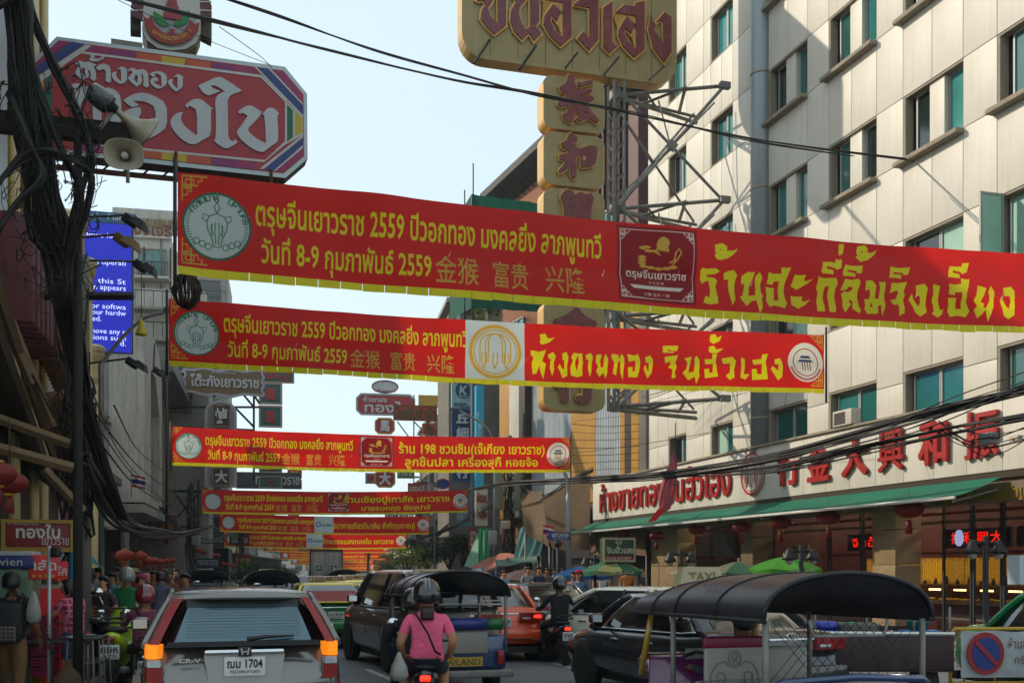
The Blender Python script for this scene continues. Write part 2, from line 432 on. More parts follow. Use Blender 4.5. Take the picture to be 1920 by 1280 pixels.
# ------------------------------------------------------------------ signboard over the shop
fas = thing('shop_signboard', 'long cream signboard with red Thai and Chinese letters above the green awning', 'sign', OR, RZ)
redL = M('red_letter', 'a01812', .35, var=.15, scale=3, spec=.5)
L = 26.5
nP = 24
for i in range(nP):
  a, b = L*i/nP, L*(i+1)/nP
  m = MB(); m.box(((b-a)/2,.15,.8),(b-a-.012,.3,1.6), bev=.004); m.build('board', panelM, fas, (a, .03,3.9))
m = MB(); m.box((L/2,.2,5.53),(L+.06,.5,.06)); m.build('top_flashing', sillM, fas)
m = MB(); m.box((L/2,.35,3.82),(L, .6,.15)); m.build('bottom_rail', jointM, fas)
def sx(px): return rx(px)
text_obj('ห้างขายทองจินฮั้วเฮง', sx(1126), sx(1372),4.15,5.36, redL, fas, y=-.06, bold=.008, name='thai_lettering', depth=.07)
for ch, a, b in (('行', 1458,1504),('金', 1514,1562),('大', 1580,1632),('興', 1648,1700),('和', 1724,1784),('振', 1808,1880)):
  m = MB(); fat_text(m, ch, sx(a)+.05, sx(b)-.05,4.2,5.26,-.07,.036 if ch in '大行金和' else .014,.08); m.build('chinese_character', redL, fas)
def stroke(mb, pts, w, y=-.01, mi=None, closed=False, th=0):
  P = [Vector((p[0], p[1])) for p in pts]
  if closed: P = P+[P[0]]
  vs = []
  for i, p in enumerate(P):
    if closed and i in (0, len(P)-1): t = P[1]-P[-2]
    else: t = P[min(i+1, len(P)-1)]-P[max(i-1,0)]
    t = t.normalized() if t.length > 1e-9 else Vector((1,0)); nn = Vector((-t.y, t.x))*w/2
    vs += [(p.x-nn.x, y, p.y-nn.y),(p.x+nn.x, y, p.y+nn.y)]
  fs = [(2*i, 2*i+2,2*i+3,2*i+1) for i in range(len(P)-1)]
  mb.add(vs, fs, mi, False)
def shop_emblem(mb, cx, cz, rx_, rz_, w, y=-.02):
  E = lambda a, kx=1, kz=1, oz=0: (cx+rx_*kx*math.cos(R(a)), cz+oz+rz_*kz*math.sin(R(a)))
  stroke(mb, [E(a) for a in range(0,360,12)], w*1.6, y, closed=True)
  stroke(mb, [E(a, .86,.86) for a in range(0,360,12)], w*.6, y-.001, closed=True)
  for kx in (.28,.40,.62):
    stroke(mb, [(cx-rx_*kx, cz-rz_*.45)]+[(cx+rx_*kx*math.cos(R(a)), cz+rz_*.3+rz_*.42*math.sin(R(a))) for a in range(180,-1,-20)]+[(cx+rx_*kx, cz-rz_*.45)], w*.6, y-.002)
  for dx in (-.45,0,.45):
    for s_ in (-1,1):
      stroke(mb, [(cx+rx_*(dx+.08*s_), cz-.05*rz_),(cx+rx_*(dx+.1*s_), cz-.4*rz_),(cx+rx_*dx, cz-.66*rz_)], w*.6, y-.003)
m = MB(); m.prism(ellipse((sx(1392)+sx(1433))/2,4.72,(sx(1433)-sx(1392))/2,.64),-.05,-.012, mi=0); m.build('emblem_disc', M('emblem_white', 'cfc6b6', .5, var=.05), fas)
m = MB(); shop_emblem(m, (sx(1392)+sx(1433))/2,4.72,(sx(1433)-sx(1392))/2*.97,.62,.045,-.06); m.build('emblem', redL, fas)

# ------------------------------------------------------------------ awning
aw = thing('shop_awning', 'long green canvas awning hanging below the cream signboard', 'awning', OR, RZ)
awM = M('green_canvas', '0e6e54', .75, var=.25, scale=1.1, streak=.3, dirt='2b4a38', transl=.18)
AX0, AX1 = .05,24.3
nseg = 48; vs = []
for i in range(nseg+1):
  t = i/nseg; x = AX0+(AX1-AX0)*t
  for j in range(7):
    u = j/6; yy = -.02-1.15*u; zz = 3.76-.44*u-.04*math.sin(u*3.14)+.012*math.sin(x*2.1+u*2)*u
    vs.append((x, yy, zz))
m = MB(); m.add(vs, [(i*7+j, i*7+j+1,(i+1)*7+j+1,(i+1)*7+j) for i in range(nseg) for j in range(6)], smooth=True)
for i in range(nseg+1): pass
c = m.build('canvas', awM, aw)
m = MB(); m.box(((AX0+AX1)/2,-1.19,3.30),(AX1-AX0,.05,.07), bev=.01); m.build('front_bar', M('white_alu', 'c6c4bd', .4, metal=.4, var=.1), aw)
for x in (.3,4.3,8.3,12.3,16.3,20.3,24.2):
  m = MB(); m.bar((x, 0,3.50),(x, -1.16,3.22),.035); m.build('support_arm', steelM, aw)

# ------------------------------------------------------------------ shop front under the awning
shop = thing('gold_shop', 'gold shop behind glass under the awning with red LED boards and lit counters', 'shop', OR, RZ)
stoneM = M('stone_cladding', '6b5a45', .5, var=.2, scale=2, bump=.05)
stone2 = M('polished_stone', '8a7656', .35, var=.2, scale=3)
redwall = M('deep_red', '521412', .5, var=.2)
m = MB(); m.box((12.5,4.6,1.9),(25,.15,3.6)); m.build('back_wall', redwall, shop)
m = MB(); m.box((12.5,2.4,3.78),(25,4.3,.05)); m.build('shop_ceiling', M('ceiling_white', 'b8b0a0', .7, var=.1), shop)
m = MB(); m.box((12.5,2.4,.16),(25,4.3,.03)); m.build('shop_floor', M('shop_floor', '574a3c', .3, var=.2), shop)
for (a, b) in ((1213,1262),(1380,1402),(1625,1668)):
  xa, xb = sx(a), sx(b); d = .75
  m = MB()
  z = .14; k = 0
  while z < 3.7:
    h = .88; m.box(((xa+xb)/2,.55, z+h/2),(xb-xa, d, h-.015), bev=.01); z += h
  m.build('pillar', stone2 if a != 1380 else stoneM, shop)
beam = MB(); beam.box((12.5,.25,3.46),(25,.25,.42)); beam.build('lintel', stoneM, shop)
text_obj('ห้างขายทองจินฮั้วเฮง', sx(1745),25.2,3.28,3.62, M('gold_letter', '8f7426', .35, metal=.5, var=.2), shop, y=.1, bold=.02, name='gold_lettering', depth=.03)
ledM = M('led_red', 'ff1a08', .5, var=0, emit=1.3)
led_bg = M('led_black', '16060a', .4, var=.1)
for (a, b, tx) in ((1500,1612, 'จินฮั้ว เฮง'),(1672,1790, '振和興大'),(1800,1930, '行螺大金')):
  m = MB(); m.box(((sx(a)+sx(b))/2,1.6,2.55),(sx(b)-sx(a),.08,.46)); o = m.build('led_board', led_bg, shop)
  text_obj(tx, sx(a)+.25, sx(b)-.25,2.42,2.70, ledM, o, y=1.55, bold=.0)
lampW = M('tube_light', 'ffe6c0', .5, var=0, emit=26)
for i in range(12):
  m = MB(); m.box((1+2*i, 2.6,3.70),(.9,.12,.05)); m.build('tube_light', lampW, shop)
for z_, cc in ((2.98, '6d5a4a'),(2.2, '7a1a1a'),(3.2, '7a1212')):
  m = MB(); m.box((12.5,1.75+.01*z_, z_),(24.6,.1,.07)); m.build('ceiling_trim', M('trim_'+cc, cc, .4, var=.1), shop)
# display shelves with hanging gold chains, counters
shelfM = M('gold_display', 'a87c1c', .35, metal=.6, var=.6, scale=9, emit=.5)  # gold given its own glow, in place of shop light falling on it
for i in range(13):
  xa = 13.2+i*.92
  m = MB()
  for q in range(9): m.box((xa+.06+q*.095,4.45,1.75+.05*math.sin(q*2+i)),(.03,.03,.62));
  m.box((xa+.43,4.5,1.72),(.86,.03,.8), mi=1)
  m.build('chain_display', [shelfM, M('amber_back', '6e4a12', .5, var=.3, scale=5, emit=.8)], shop)  # backing glows too, painting in the lit look of the shelves
cnt = MB(); cnt.box((18,3.0,.55),(13,.7,.8), bev=.02); cnt.build('counter', M('counter_red', '4f0f12', .3, var=.15), shop)
cnt = MB(); cnt.box((18,2.9,1.08),(13,.55,.22)); cnt.build('counter_glass', glassmat('counter_glass'), shop)
for i in range(12):
  m = MB(); m.box((12.3+i*1.0,3.05,1.24),(.42,.05,.04)); m.build('counter_lamp', M('counter_lamp', 'ffd070', .5, var=0, emit=6), shop)
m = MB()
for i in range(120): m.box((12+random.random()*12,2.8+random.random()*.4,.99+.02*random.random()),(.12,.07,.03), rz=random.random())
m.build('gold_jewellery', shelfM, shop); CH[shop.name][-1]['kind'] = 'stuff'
for (a, b) in ((1290,1380),(1402,1500),(1505,1560),(1565,1625),(1710,1760),(1765,1815),(1820,1860),(1865,1920)):
  xa, xb = sx(a), sx(b)
  m = MB(); m.box(((xa+xb)/2,.92,1.75),(xb-xa-.06,.015,3.1)); m.build('glass_pane', glassmat('shop_glass', trans=.82), shop)
  m = MB(); [m.box((q, .92,1.75),(.05,.06,3.15)) for q in (xa, xb)]; m.build('mullion', darksteel, shop)
for k, z_ in enumerate((.5,.9)):
  m = MB(); m.box((12.5,2.62, z_),(24.6,.02,.05)); m.build('counter_stripe', M('stripe_cream', '9a8a70', .4), shop)
m = MB(); m.prism(ellipse(sx(1700),2.56,.14,.2,20),1.5,1.54); m.build('round_emblem', M('emblem_lit', 'a8b0d8', .4, var=0, emit=.8), shop)
for k in range(26):
  m = MB(); x_ = 12.2+k*.46; h_ = .1+.16*((k*7) % 5)/5; m.tube([(x_, 3.9,1.38),(x_, 3.9,1.38+h_)],[.06,.03],8); m.build('display_bust', M('bust_dark', '2a2018', .5, var=.2), shop)
m = MB(); m.box((18,3.95,1.36),(12.5,.35,.04)); m.build('shelf', M('shelf_wood', '5a3c1c', .5, var=.2), shop)
m = MB(); m.box((sx(1425),1.4,2.2),(.9,.05,.7)); m.build('poster', M('poster_pink', 'b9a9a0', .5, var=.35, scale=4), shop)
# ------------------------------------------------------------------ gold sign on a truss, square to the facade
def plane_xz(px, py, O, rz):
  """photo pixel -> local (x,z) on the vertical plane through O turned by rz (used to set out flat print)"""
  ux = Vector((math.cos(rz), math.sin(rz),0)); n = Vector((-math.sin(rz), math.cos(rz),0))
  d = Vector(((px-960)/F_PX, 1,(HZ-py)/F_PX)); C0 = Vector((0,0, EYE))
  t = (O-C0).dot(n)/d.dot(n); P = C0+d*t
  return ((P-O).dot(ux), P.z-O.z)
def grow(poly, d):
  n = len(poly); A = sum(poly[i][0]*poly[(i+1) % n][1]-poly[(i+1) % n][0]*poly[i][1] for i in range(n)); s = 1 if A > 0 else -1
  out = []
  for i in range(n):
    p0, p, p1 = (Vector(poly[i-1]), Vector(poly[i]), Vector(poly[(i+1) % n]))
    a = (p-p0); b = (p1-p)
    if a.length < 1e-7 or b.length < 1e-7: out.append(tuple(p)); continue
    a.normalize(); b.normalize(); na = Vector((a.y, -a.x))*s; nb = Vector((b.y, -b.x))*s; m = na+nb
    m = m/max(m.dot(na),.45) if m.length > 1e-6 else na
    out.append((p.x+m.x*d, p.y+m.y*d))
  return out
def smooth_poly(p, it=1):
  for _ in range(it):
    q = []
    n = len(p)
    for i in range(n):
      a, b, c = Vector(p[i-1]), Vector(p[i]), Vector(p[(i+1) % n])
      u, v = (b-a),(c-b)
      if u.length > 1e-9 and v.length > 1e-9 and u.normalized().dot(v.normalized()) > .35:
        q += [tuple(b-u*.22), tuple(b+v*.22)]
      else: q.append(tuple(b))
    p = q
  return p
WX = 6.40; WYY = 36.0                                # where the truss meets the facade
OG = OR+DR*rx(1345); RG = math.atan2(.287,.958)     # local +x = away from the street axis towards the wall; x<0 over the street
gold = thing('gold_sign_tower', 'huge gold double sign with maroon letters on a steel truss over the street', 'sign', OG, RG)
def G(px, py, dy=0):
  O = OG+Vector((-math.sin(RG), math.cos(RG),0))*dy; return plane_xz(px, py, O, RG)
# big board
BD = .55
(xa, _),(xb, _) = G(866,60), G(1269,60)
zb = 17.45; zt = zb+4.5
m = MB(); pl = rrect(xa, zb, xb, zt, .75,7); m.prism(pl, 0, BD, mi=0, side_mi=1); m.build('sign_box', [goldM, M('gold_side', 'b08c4c', .42, metal=.25, var=.2, scale=1.5)], gold)
for i in range(1,8):
  x = xa+(xb-xa)*i/8; m = MB(); m.box((x, -.004,(zb+zt)/2),(.012,.008, zt-zb-.3)); m.build('seam', jointM, gold)
FG = lambda x, y: G(870+x/4.8, y/4.8,0)
GL = [
 [(105,20),(140,-10),(120,-80),(230,-90),(270,-20),(250,30),(205,100),(230,170),(295,240),(290,-160),(370,-160),(368,250),(265,330),(190,260),(140,190),(150,110),(185,60),(165,25),(125,32)],
 [(430,-60),(470,-110),(560,-100),(580,-20),(540,30),(490,90),(485,160),(510,240),(545,285),(585,260),(582,-160),(665,-160),(665,220),(628,255),(685,325),(620,390),(575,315),(515,380),(440,300),(405,200),(415,110),(460,30),(430,-10)],
 [(680,10),(730,-30),(720,-100),(860,-90),(955,-60),(955,355),(860,435),(760,340),(705,240),(710,170),(790,55),(862,130),(825,215),(775,150),(765,210),(800,290),(880,360),(875,45),(700,15)],
 [(975,65),(1060,-10),(1195,0),(1195,380),(1115,475),(1010,360),(1060,305),(1115,370),(1115,90)],
 [(1240,90),(1320,35),(1320,400),(1340,425),(1375,430),(1300,500),(1240,440)],
 [(1345,135),(1430,65),(1530,80),(1530,50),(1610,30),(1610,465),(1520,540),(1420,440),(1375,330),(1380,280),(1450,170),(1525,240),(1490,325),(1435,270),(1430,330),(1460,400),(1535,465),(1530,165)],
 [(1715,215),(1790,130),(1850,180),(1850,490),(1790,585),(1690,450),(1645,280),(1668,145),(1700,300),(1780,425),(1775,215),(1745,200),(1720,225)],
 [(300,-330),(560,-330),(620,-250),(560,-190),(500,-260),(330,-260)],
 [(760,-300),(980,-320),(1020,-230),(900,-200),(780,-210)],
]
for pl in GL:
  P = [FG(*p) for p in pl]
  m = MB(); m.prism(grow(P, .045),-.10,-.02, mi=1); m.prism(P, -.16,-.11, mi=0, side_mi=0); m.build('letter', [maroonM, goldedge], gold)
# six boxes with Chinese characters
(ca, _),(cb, _) = G(1019,400), G(1134,400)
ztop = 17.25; pitch = 1.76
ZG = lambda x, y: G(1010+x/4.571,140+y/4.571)
CJ = {0: ([(240,15),(262,10),(298,50),(290,100),(312,112),(305,145),(345,150),(440,140),(445,165),(420,185),(345,190),(345,200),(430,200),(462,215),(460,240),(400,265),(420,310),(500,400),(505,420),(485,438),(440,400),(395,395),(345,425),(310,395),(330,360),(315,330),(290,360),(285,420),(265,430),(205,395),(190,350),(225,345),(240,280),(180,300),(150,270),(160,235),(215,230),(225,170),(185,165),(165,120),(210,95),(230,70)],[[(382,330),(410,345),(380,350)]],[[(320,80),(345,85),(440,60),(452,95),(350,125),(320,110)]]),
      1: ([(245,520),(270,508),(320,560),(318,590),(285,610),(300,640),(340,650),(430,615),(490,640),(490,690),(470,800),(360,812),(345,800),(345,700),(315,710),(300,760),(315,780),(310,900),(290,910),(255,870),(265,790),(215,840),(170,860),(158,830),(200,790),(215,750),(170,740),(165,700),(235,690),(240,655),(190,645),(178,600),(225,580)],[[(365,710),(395,700),(390,745),(370,748)]],[]),
      2: ([(170,1050),(230,985),(280,1010),(290,1040),(345,1015),(385,1040),(430,1025),(465,1075),(445,1130),(430,1260),(470,1330),(400,1330),(330,1300),(260,1340),(190,1320),(210,1260),(200,1120)],[[(248,1078),(262,1078),(262,1095),(248,1095)],[(300,1075),(335,1068),(337,1080),(302,1086)],[(390,1082),(408,1080),(408,1095),(390,1096)],[(252,1150),(266,1150),(266,1168),(252,1168)],[(312,1128),(345,1118),(346,1130),(314,1140)],[(385,1135),(400,1135),(400,1152),(385,1152)],[(322,1205),(352,1202),(352,1215),(324,1217)],[(262,1205),(274,1205),(274,1222),(262,1222)]],[])}
chars = '振和興大金行'
for i in range(6):
  z1 = ztop-pitch*i; z0 = z1-pitch+.10
  m = MB(); m.prism(rrect(ca, z0, cb, z1,.30,6),0,.62, mi=0, side_mi=1)
  o = m.build('character_box', [goldM, M('gold_side2', 'c49c58', .4, metal=.25, var=.12, scale=1.5)], gold)
  if i in CJ:
    out, holes, extra = CJ[i]
    P = smooth_poly([ZG(*p) for p in out]); H = [[ZG(*p) for p in h] for h in holes]
    m = MB(); m.prism(grow(P, .03),-.10,-.015, mi=1); m.prism(P, -.16,-.11, mi=0, side_mi=0, holes=[]) if not H else m.prism(P, -.16,-.11, mi=0, side_mi=0, holes=H)
    for e in extra:
      Q = [ZG(*p) for p in e]; m.prism(grow(Q, .03),-.10,-.015, mi=1); m.prism(Q, -.16,-.11, mi=0)
    m.build('character', [maroonM, goldedge], o)
  else:
    m = MB(); fat_text(m, chars[i], ca+.3, cb-.3, z0+.2, z1-.2,-.16,.085,.05, mi=0); fat_text(m, chars[i], ca+.3, cb-.3, z0+.2, z1-.2,-.10,.115,.08, mi=1)
    m.build('character', [maroonM, goldedge], o)
# upper emblem sign (above the frame; throws the upper shadow)
m = MB(); m.prism(ellipse((xa+xb)/2+.5, zt+3.0,2.3,2.2,28),.05,.5); m.build('emblem_board', goldM, gold)
m = MB(); m.box(((xa+xb)/2+.5,.3, zt+.4),(.4,.3,.9)); m.build('emblem_post', steelM, gold)
# struts under the big board
for px0, py0, px1, py1 in ((920,72,888,119),(1007,83,974,131),(1085,96,1060,128),(1163,104,1133,140),(1248,122,1218,150)):
  a, b = G(px0, py0,-.3), G(px1, py1,-1.6)
  m = MB(); m.bar((a[0],-.18, a[1]),(b[0],-1.6, b[1]),.06); m.build('lamp_strut', darksteel, gold)
# truss: vertical lattice mast beside the boxes, arms back to the wall
tb = []
xm = cb+.35
m = MB()
for yy in (0.05,.55):
  m.bar((xm, yy, 6.9),(xm, yy, 17.4),.09); m.bar((xm+.35, yy, 6.9),(xm+.35, yy, 17.4),.06)
z = 7.0; k = 0
while z < 17.2:
  m.bar((xm, .05, z),(xm+.35,.05, z+.5),.04); m.bar((xm+.35,.55, z),(xm, .55, z+.5),.04); m.bar((xm, .05, z),(xm, .55, z+.5),.04); z += .5
m.build('mast', steelM, gold)
for zc in (17.0,13.35,9.9,7.0):
  m = MB()
  for yy, ww in ((-.9,.09),(1.2,.08)):
    m.bar((xm, .3, zc),(-.15, yy, zc+(.25 if yy < 0 else .1)), ww)
  m.bar((xm+.2,.1, zc-.12),(-.15,1.2, zc-.1),.1)
  m.bar((xm+1.1,.0, zc+.08),(xm+1.9,.9, zc),.08); m.bar((xm+2.2,-.5, zc+.2),(xm+1.2,.6, zc),.08)
  m.bar((xm+2.2,-.55, zc+.2),(-.9,1.0, zc+.05),.08)
  m.build('truss_arm', steelM, gold)
  m = MB(); m.box((-.2,-.9, zc+.25),(.34,.18,.2)); m.box((xm+.1,.25, zc),(.28,.28,.3)); m.build('gusset', steelM, gold)
for z0, z1 in ((17.0,13.35),(13.35,9.9),(9.9,7.0)):
  zm = (z0+z1)/2
  m = MB()
  m.bar((xm+.1,-.1, z0),(-.25,-.9, z1+.2),.075); m.bar((xm+.1,-.1, z1),(-.25,-.9, z0+.2),.075)
  m.bar((xm+.1,.6, z0),(-.25,1.2, z1+.2),.06); m.bar((xm+.1,.6, z1),(-.25,1.2, z0+.2),.06)
  m.build('cross_brace', steelM, gold)
  m = MB(); m.box(((xm-.15)/2,-.55, zm+.1),(.3,.06,.3), ry=.6); m.build('gusset', steelM, gold)
  m = MB(); m.bar((xm+.1,.3, z0-.3),((xm-.15)/2,.9, zm),.045); m.bar(((xm-.15)/2,.9, zm),(xm+.1,.3, z1+.3),.045); m.bar(((xm-.15)/2,-.5, zm),((xm-.15)/2,.9, zm),.05); m.bar(((xm-.15)/2,-.5, zm),(xm+1.6,.2, z0),.045); m.bar(((xm-.15)/2,.9, zm),(-.2,-.2, z0),.045); m.build('lattice_bar', steelM, gold)
# ------------------------------------------------------------------ new-year banners across the street
banR = M('banner_red', 'b51a1c', .55, var=.14, scale=.8, transl=.5)
banY = M('banner_yellow', 'd8ca14', .55, var=.12, scale=2, transl=.45)
banL = M('banner_lettering', 'd0bd16', .5, var=.08, scale=2, transl=.4)
banGold = M('banner_gold', 'c2993a', .5, var=.2, scale=5, transl=.35)
banW = M('banner_white', 'b9c6c4', .5, var=.06, transl=.4)
banG = M('banner_green', '3c6a50', .6, var=.1)
banP = M('banner_pale', 'd8d2c4', .5, var=.1, transl=.35)
banDR = M('banner_dark_red', '8d1319', .55, var=.2, scale=1, transl=.4)
banBlue = M('banner_blue', '1f4f8a', .5, var=.1)
import numpy as np
class Print:
  """flat print: shapes laid over each other in metres, turned into a colour map made here in code"""
  def __init__(s, w, h, ppm): s.w, s.h, s.k = w, h, ppm; s.W = int(w*ppm)*2; s.H = int(h*ppm)*2; s.a = np.zeros((s.H, s.W, 3), np.float32)
  def fill(s, hexcol): s.a[:] = [int(hexcol[i:i+2],16)/255 for i in (0,2,4)]
  def add(s, mb, hexcol):
    c = np.array([int(hexcol[i:i+2],16)/255 for i in (0,2,4)], np.float32); K = 2*s.k
    V = mb.v
    for f in mb.f:
      p = [(V[i][0]*K, V[i][2]*K) for i in f]
      for i in range(1, len(p)-1):
        (x0, y0),(x1, y1),(x2, y2) = p[0], p[i], p[i+1]
        ar = (x1-x0)*(y2-y0)-(x2-x0)*(y1-y0)
        if abs(ar) < 1e-9: continue
        if ar < 0: x1, y1, x2, y2 = x2, y2, x1, y1
        a = max(0, int(min(x0, x1, x2))); b = min(s.W, int(max(x0, x1, x2))+2); c0 = max(0, int(min(y0, y1, y2))); d = min(s.H, int(max(y0, y1, y2))+2)
        if a >= b or c0 >= d: continue
        X = np.arange(a, b)[None, :]+.5; Y = np.arange(c0, d)[:, None]+.5
        m = ((x1-x0)*(Y-y0)-(y1-y0)*(X-x0) >= -.3) & ((x2-x1)*(Y-y1)-(y2-y1)*(X-x1) >= -.3) & ((x0-x2)*(Y-y2)-(y0-y2)*(X-x2) >= -.3)
        s.a[c0:d, a:b][m] = c
  def material(s, name, rough=.55, transl=.6, scale=.8, var=.14):
    a = s.a[:s.H//2*2, :s.W//2*2]; a = (a[0::2,0::2]+a[1::2,0::2]+a[0::2,1::2]+a[1::2,1::2])/4
    H_, W_, _ = a.shape; px = np.ones((H_, W_, 4), np.float32); px[..., :3] = a
    im = bpy.data.images.new(name, W_, H_); im.pixels.foreach_set(px.ravel()); im.update(); im.pack()
    m = bpy.data.materials.new(name); m.use_nodes = True; n = m.node_tree.nodes; l = m.node_tree.links; b = n['Principled BSDF']; b.inputs['Roughness'].default_value = rough
    ti = n.new('ShaderNodeTexImage'); ti.image = im; ti.interpolation = 'Linear'; ti.extension = 'EXTEND'
    tc = n.new('ShaderNodeTexCoord'); l.new(tc.outputs['UV'], ti.inputs[0])
    nz = n.new('ShaderNodeTexNoise'); nz.inputs['Scale'].default_value = scale; nz.inputs['Detail'].default_value = 6; l.new(tc.outputs['Object'], nz.inputs['Vector'])
    mr = n.new('ShaderNodeMapRange'); mr.inputs[1].default_value = .3; mr.inputs[2].default_value = .7; mr.inputs[3].default_value = 1-var; mr.inputs[4].default_value = 1+var; l.new(nz.outputs[0], mr.inputs[0])
    sc = n.new('ShaderNodeVectorMath'); sc.operation = 'SCALE'; l.new(ti.outputs[0], sc.inputs[0]); l.new(mr.outputs[0], sc.inputs['Scale']); l.new(sc.outputs[0], b.inputs['Base Color'])
    if transl:
      tr = n.new('ShaderNodeBsdfTranslucent'); mx = n.new('ShaderNodeMixShader'); mx.inputs[0].default_value = transl
      l.new(sc.outputs[0], tr.inputs[0]); l.new(b.outputs[0], mx.inputs[1]); l.new(tr.outputs[0], mx.inputs[2]); l.new(mx.outputs[0], n['Material Output'].inputs[0])
    return m
HX = {}
def fretwork(mb, x, z, s, sx_, sz_, y, warp, lay=1.):
  u = s/9
  paths = [[(0,0),(9,0)],[(0,0),(0,9)],[(1.2,1.2),(4.2,1.2),(4.2,3),(2.4,3),(2.4,4.6),(1.2,4.6),(1.2,1.2)],[(3.2,0),(3.2,4),(0,4)],[(0,3.2),(5.6,3.2),(5.6,1.6),(7,1.6),(7,0)],[(0,6.8),(1.8,6.8),(1.8,5.4),(3.2,5.4),(3.2,3)]]
  for p in paths:
    t = MB(); stroke(t, [(x+sx_*a*u, z+sz_*b*u) for a, b in p], u*.62*lay, y)
    mb.add([warp(*v) for v in t.v],[f if sx_*sz_ > 0 or True else f for f in t.f],0, False)
def wadd(mb, t, warp, mi=None):
  mb.add([warp(*v) for v in t.v], t.f, mi if mi is not None else 0, False)
def circ(cx, cz, r, n=20, a0=0, a1=360, kx=1): return [(cx+kx*r*math.cos(R(a0+(a1-a0)*k/n)), cz+r*math.sin(R(a0+(a1-a0)*k/n))) for k in range(n+1)]
_bn = 0
def banner(yl, pl, yr, pr, ztl, ztr, h, label, right, mid='monkey', detail=2, rev=True, k_=1.0):
  global _bn
  A = W(pl, 1066, yl); B = W(pr, 1066, yr); A.z = B.z = 0
  Lx = (B-A).length; rz = math.atan2(B.y-A.y, B.x-A.x)
  root = thing('banner', label, 'banner', A, rz, 'new year banners strung across the street'); ph = _bn*1.7; _bn += 1
  fr = .10*h/1.2; red_b = fr
  def ztop(x): return ztl+(ztr-ztl)*x/Lx-.10*math.sin(math.pi*min(1, max(0, x/Lx)))
  def warp(x, y, z):          # z: 0 bottom of fringe .. h top
    w = .028*math.sin(x*1.3+ph+z*1.2)+.018*math.sin(x*3.1+z*3.3+ph*2)+.014*math.sin(z*9+x*.5+ph)
    w += .05*(1-z/h)*math.sin(x*.9+ph)+.03*math.exp(-((z/h-.42)/.05)**2)*math.sin(x*.35+ph)+.016*math.sin((x*.5+z)*7+ph)*math.exp(-x/1.6)+.016*math.sin((x*.5-z)*7+ph)*math.exp(-(Lx-x)/1.6)+.008*math.sin(x*6.3+z*2+ph)
    return (x, y+w, ztop(x)-h+z)
  pr_ = Print(Lx, h, 158 if detail > 1 else (90 if detail else 60)); pr_.fill('d21f18'); real_warp = warp
  warp = lambda x, y, z: (x, y, z)
  nx = int(Lx*9) if detail > 1 else int(Lx*3); nz = 18 if detail > 1 else 4
  class Lay:
    def __init__(s, root): pass
  def cloth(x0, x1, z0, z1, mat, name, y=0., parent=root):
    m = MB(); m.add([(x0,0, z0),(x1,0, z0),(x1,0, z1),(x0,0, z1)],[(0,1,2,3)]); pr_.add(m, mat); return None
  q = yl/yr
  U = lambda s: Lx*(s*q/(s*q+1-s))
  V = lambda v: h*(1-v)                       # v: 0 top .. 1 bottom
  # seal at the left
  cx, cz, r = U(.0405)+.02, V(.49),.335*h
  t = MB(); N = 32
  t.add([(cx, -.008, cz)]+[(cx+r*math.cos(2*math.pi*k/N),-.008, cz+r*math.sin(2*math.pi*k/N)) for k in range(N)],[(0, k+1,(k+1) % N+1) for k in range(N)])
  m = MB(); wadd(m, t, warp); pr_.add(m, 'c3cecb')
  m = MB(); S = lambda pts, w, y=-.013: (lambda t_: (stroke(t_, pts, w, y), wadd(m, t_, warp)))(MB())
  S(circ(cx, cz, r*.965,36),.022*h)
  if detail > 1:
    for side in (0,1):
      for k in range(15):
        a = R((150+k*5.2) if side == 0 else (30-k*5.2)); S([(cx+r*.80*math.cos(a), cz+r*.8*math.sin(a)),(cx+r*.90*math.cos(a), cz+r*.9*math.sin(a))],.011)
    e = lambda x_, z_: (cx+r*x_, cz+r*z_)
    S([e(-.22,.28), e(-.3,.1), e(-.26,-.15), e(-.16,-.35), e(-.1,-.62), e(.1,-.62), e(.16,-.35), e(.26,-.15), e(.3,.1), e(.22,.28), e(0,.38), e(-.22,.28)],.012)
    for s_ in (-1,1):
      S([e(.3*s_, .1), e(.42*s_, .2), e(.4*s_, .34), e(.22*s_, .28)],.010); S([e(.14*s_, .05), e(.16*s_, -.12), e(.12*s_, -.3)],.016); S([e(.05*s_, .1), e(.06*s_, -.2), e(.04*s_, -.55)],.010)
      for k in range(3): S(circ(cx+r*s_*(.25+.17*k), cz-r*(.62-.07*k), r*.09,8),.009)
    S([e(0,.38), e(-.08,.55), e(0,.72), e(.08,.55), e(0,.38)],.012); S(circ(cx, cz+r*.76, r*.05,8),.012)
  pr_.add(m, '356a4c')
  if detail > 1:
    m = MB()
    for s_, a0 in (('กรุงเทพ', 148),('มหานคร', 62)):
      for i, chh in enumerate(s_):
        a = R(a0-i*9.5); t = MB(); text_into(t, chh, -.03,.03,-.03,.035,0,.0)
        vs = [warp(cx+r*.83*math.cos(a)+x*math.sin(a)+z*math.cos(a),-.014, cz+r*.83*math.sin(a)-x*math.cos(a)+z*math.sin(a)) for x, y, z in t.v]; m.add(vs, t.f, 0, False)
    pr_.add(m, '356a4c')
  # main lines
  b1 = .020 if detail > 1 else .03
  m = MB(); text_em(m, 'ตรุษจีนเยาวราช 2559 ปีวอกทอง มงคลยิ่ง ลาภพูนทวี', U(.084), U(.455), V(.43),.29*h*1.18,-.012, b1,0, warp)
  text_em(m, 'วันที่ 8-9 กุมภาพันธ์ 2559', U(.09), U(.272), V(.80),.26*h*1.2,-.012, b1,0, warp); pr_.add(m, 'ded016')
  m = MB()
  for ss, a, b in (('金猴', .276,.322),('富贵', .338,.376),('兴隆', .394,.436)): text_into(m, ss, U(a), U(b), V(.86), V(.56),-.012,.008,0, warp)
  pr_.add(m, 'cba23e')
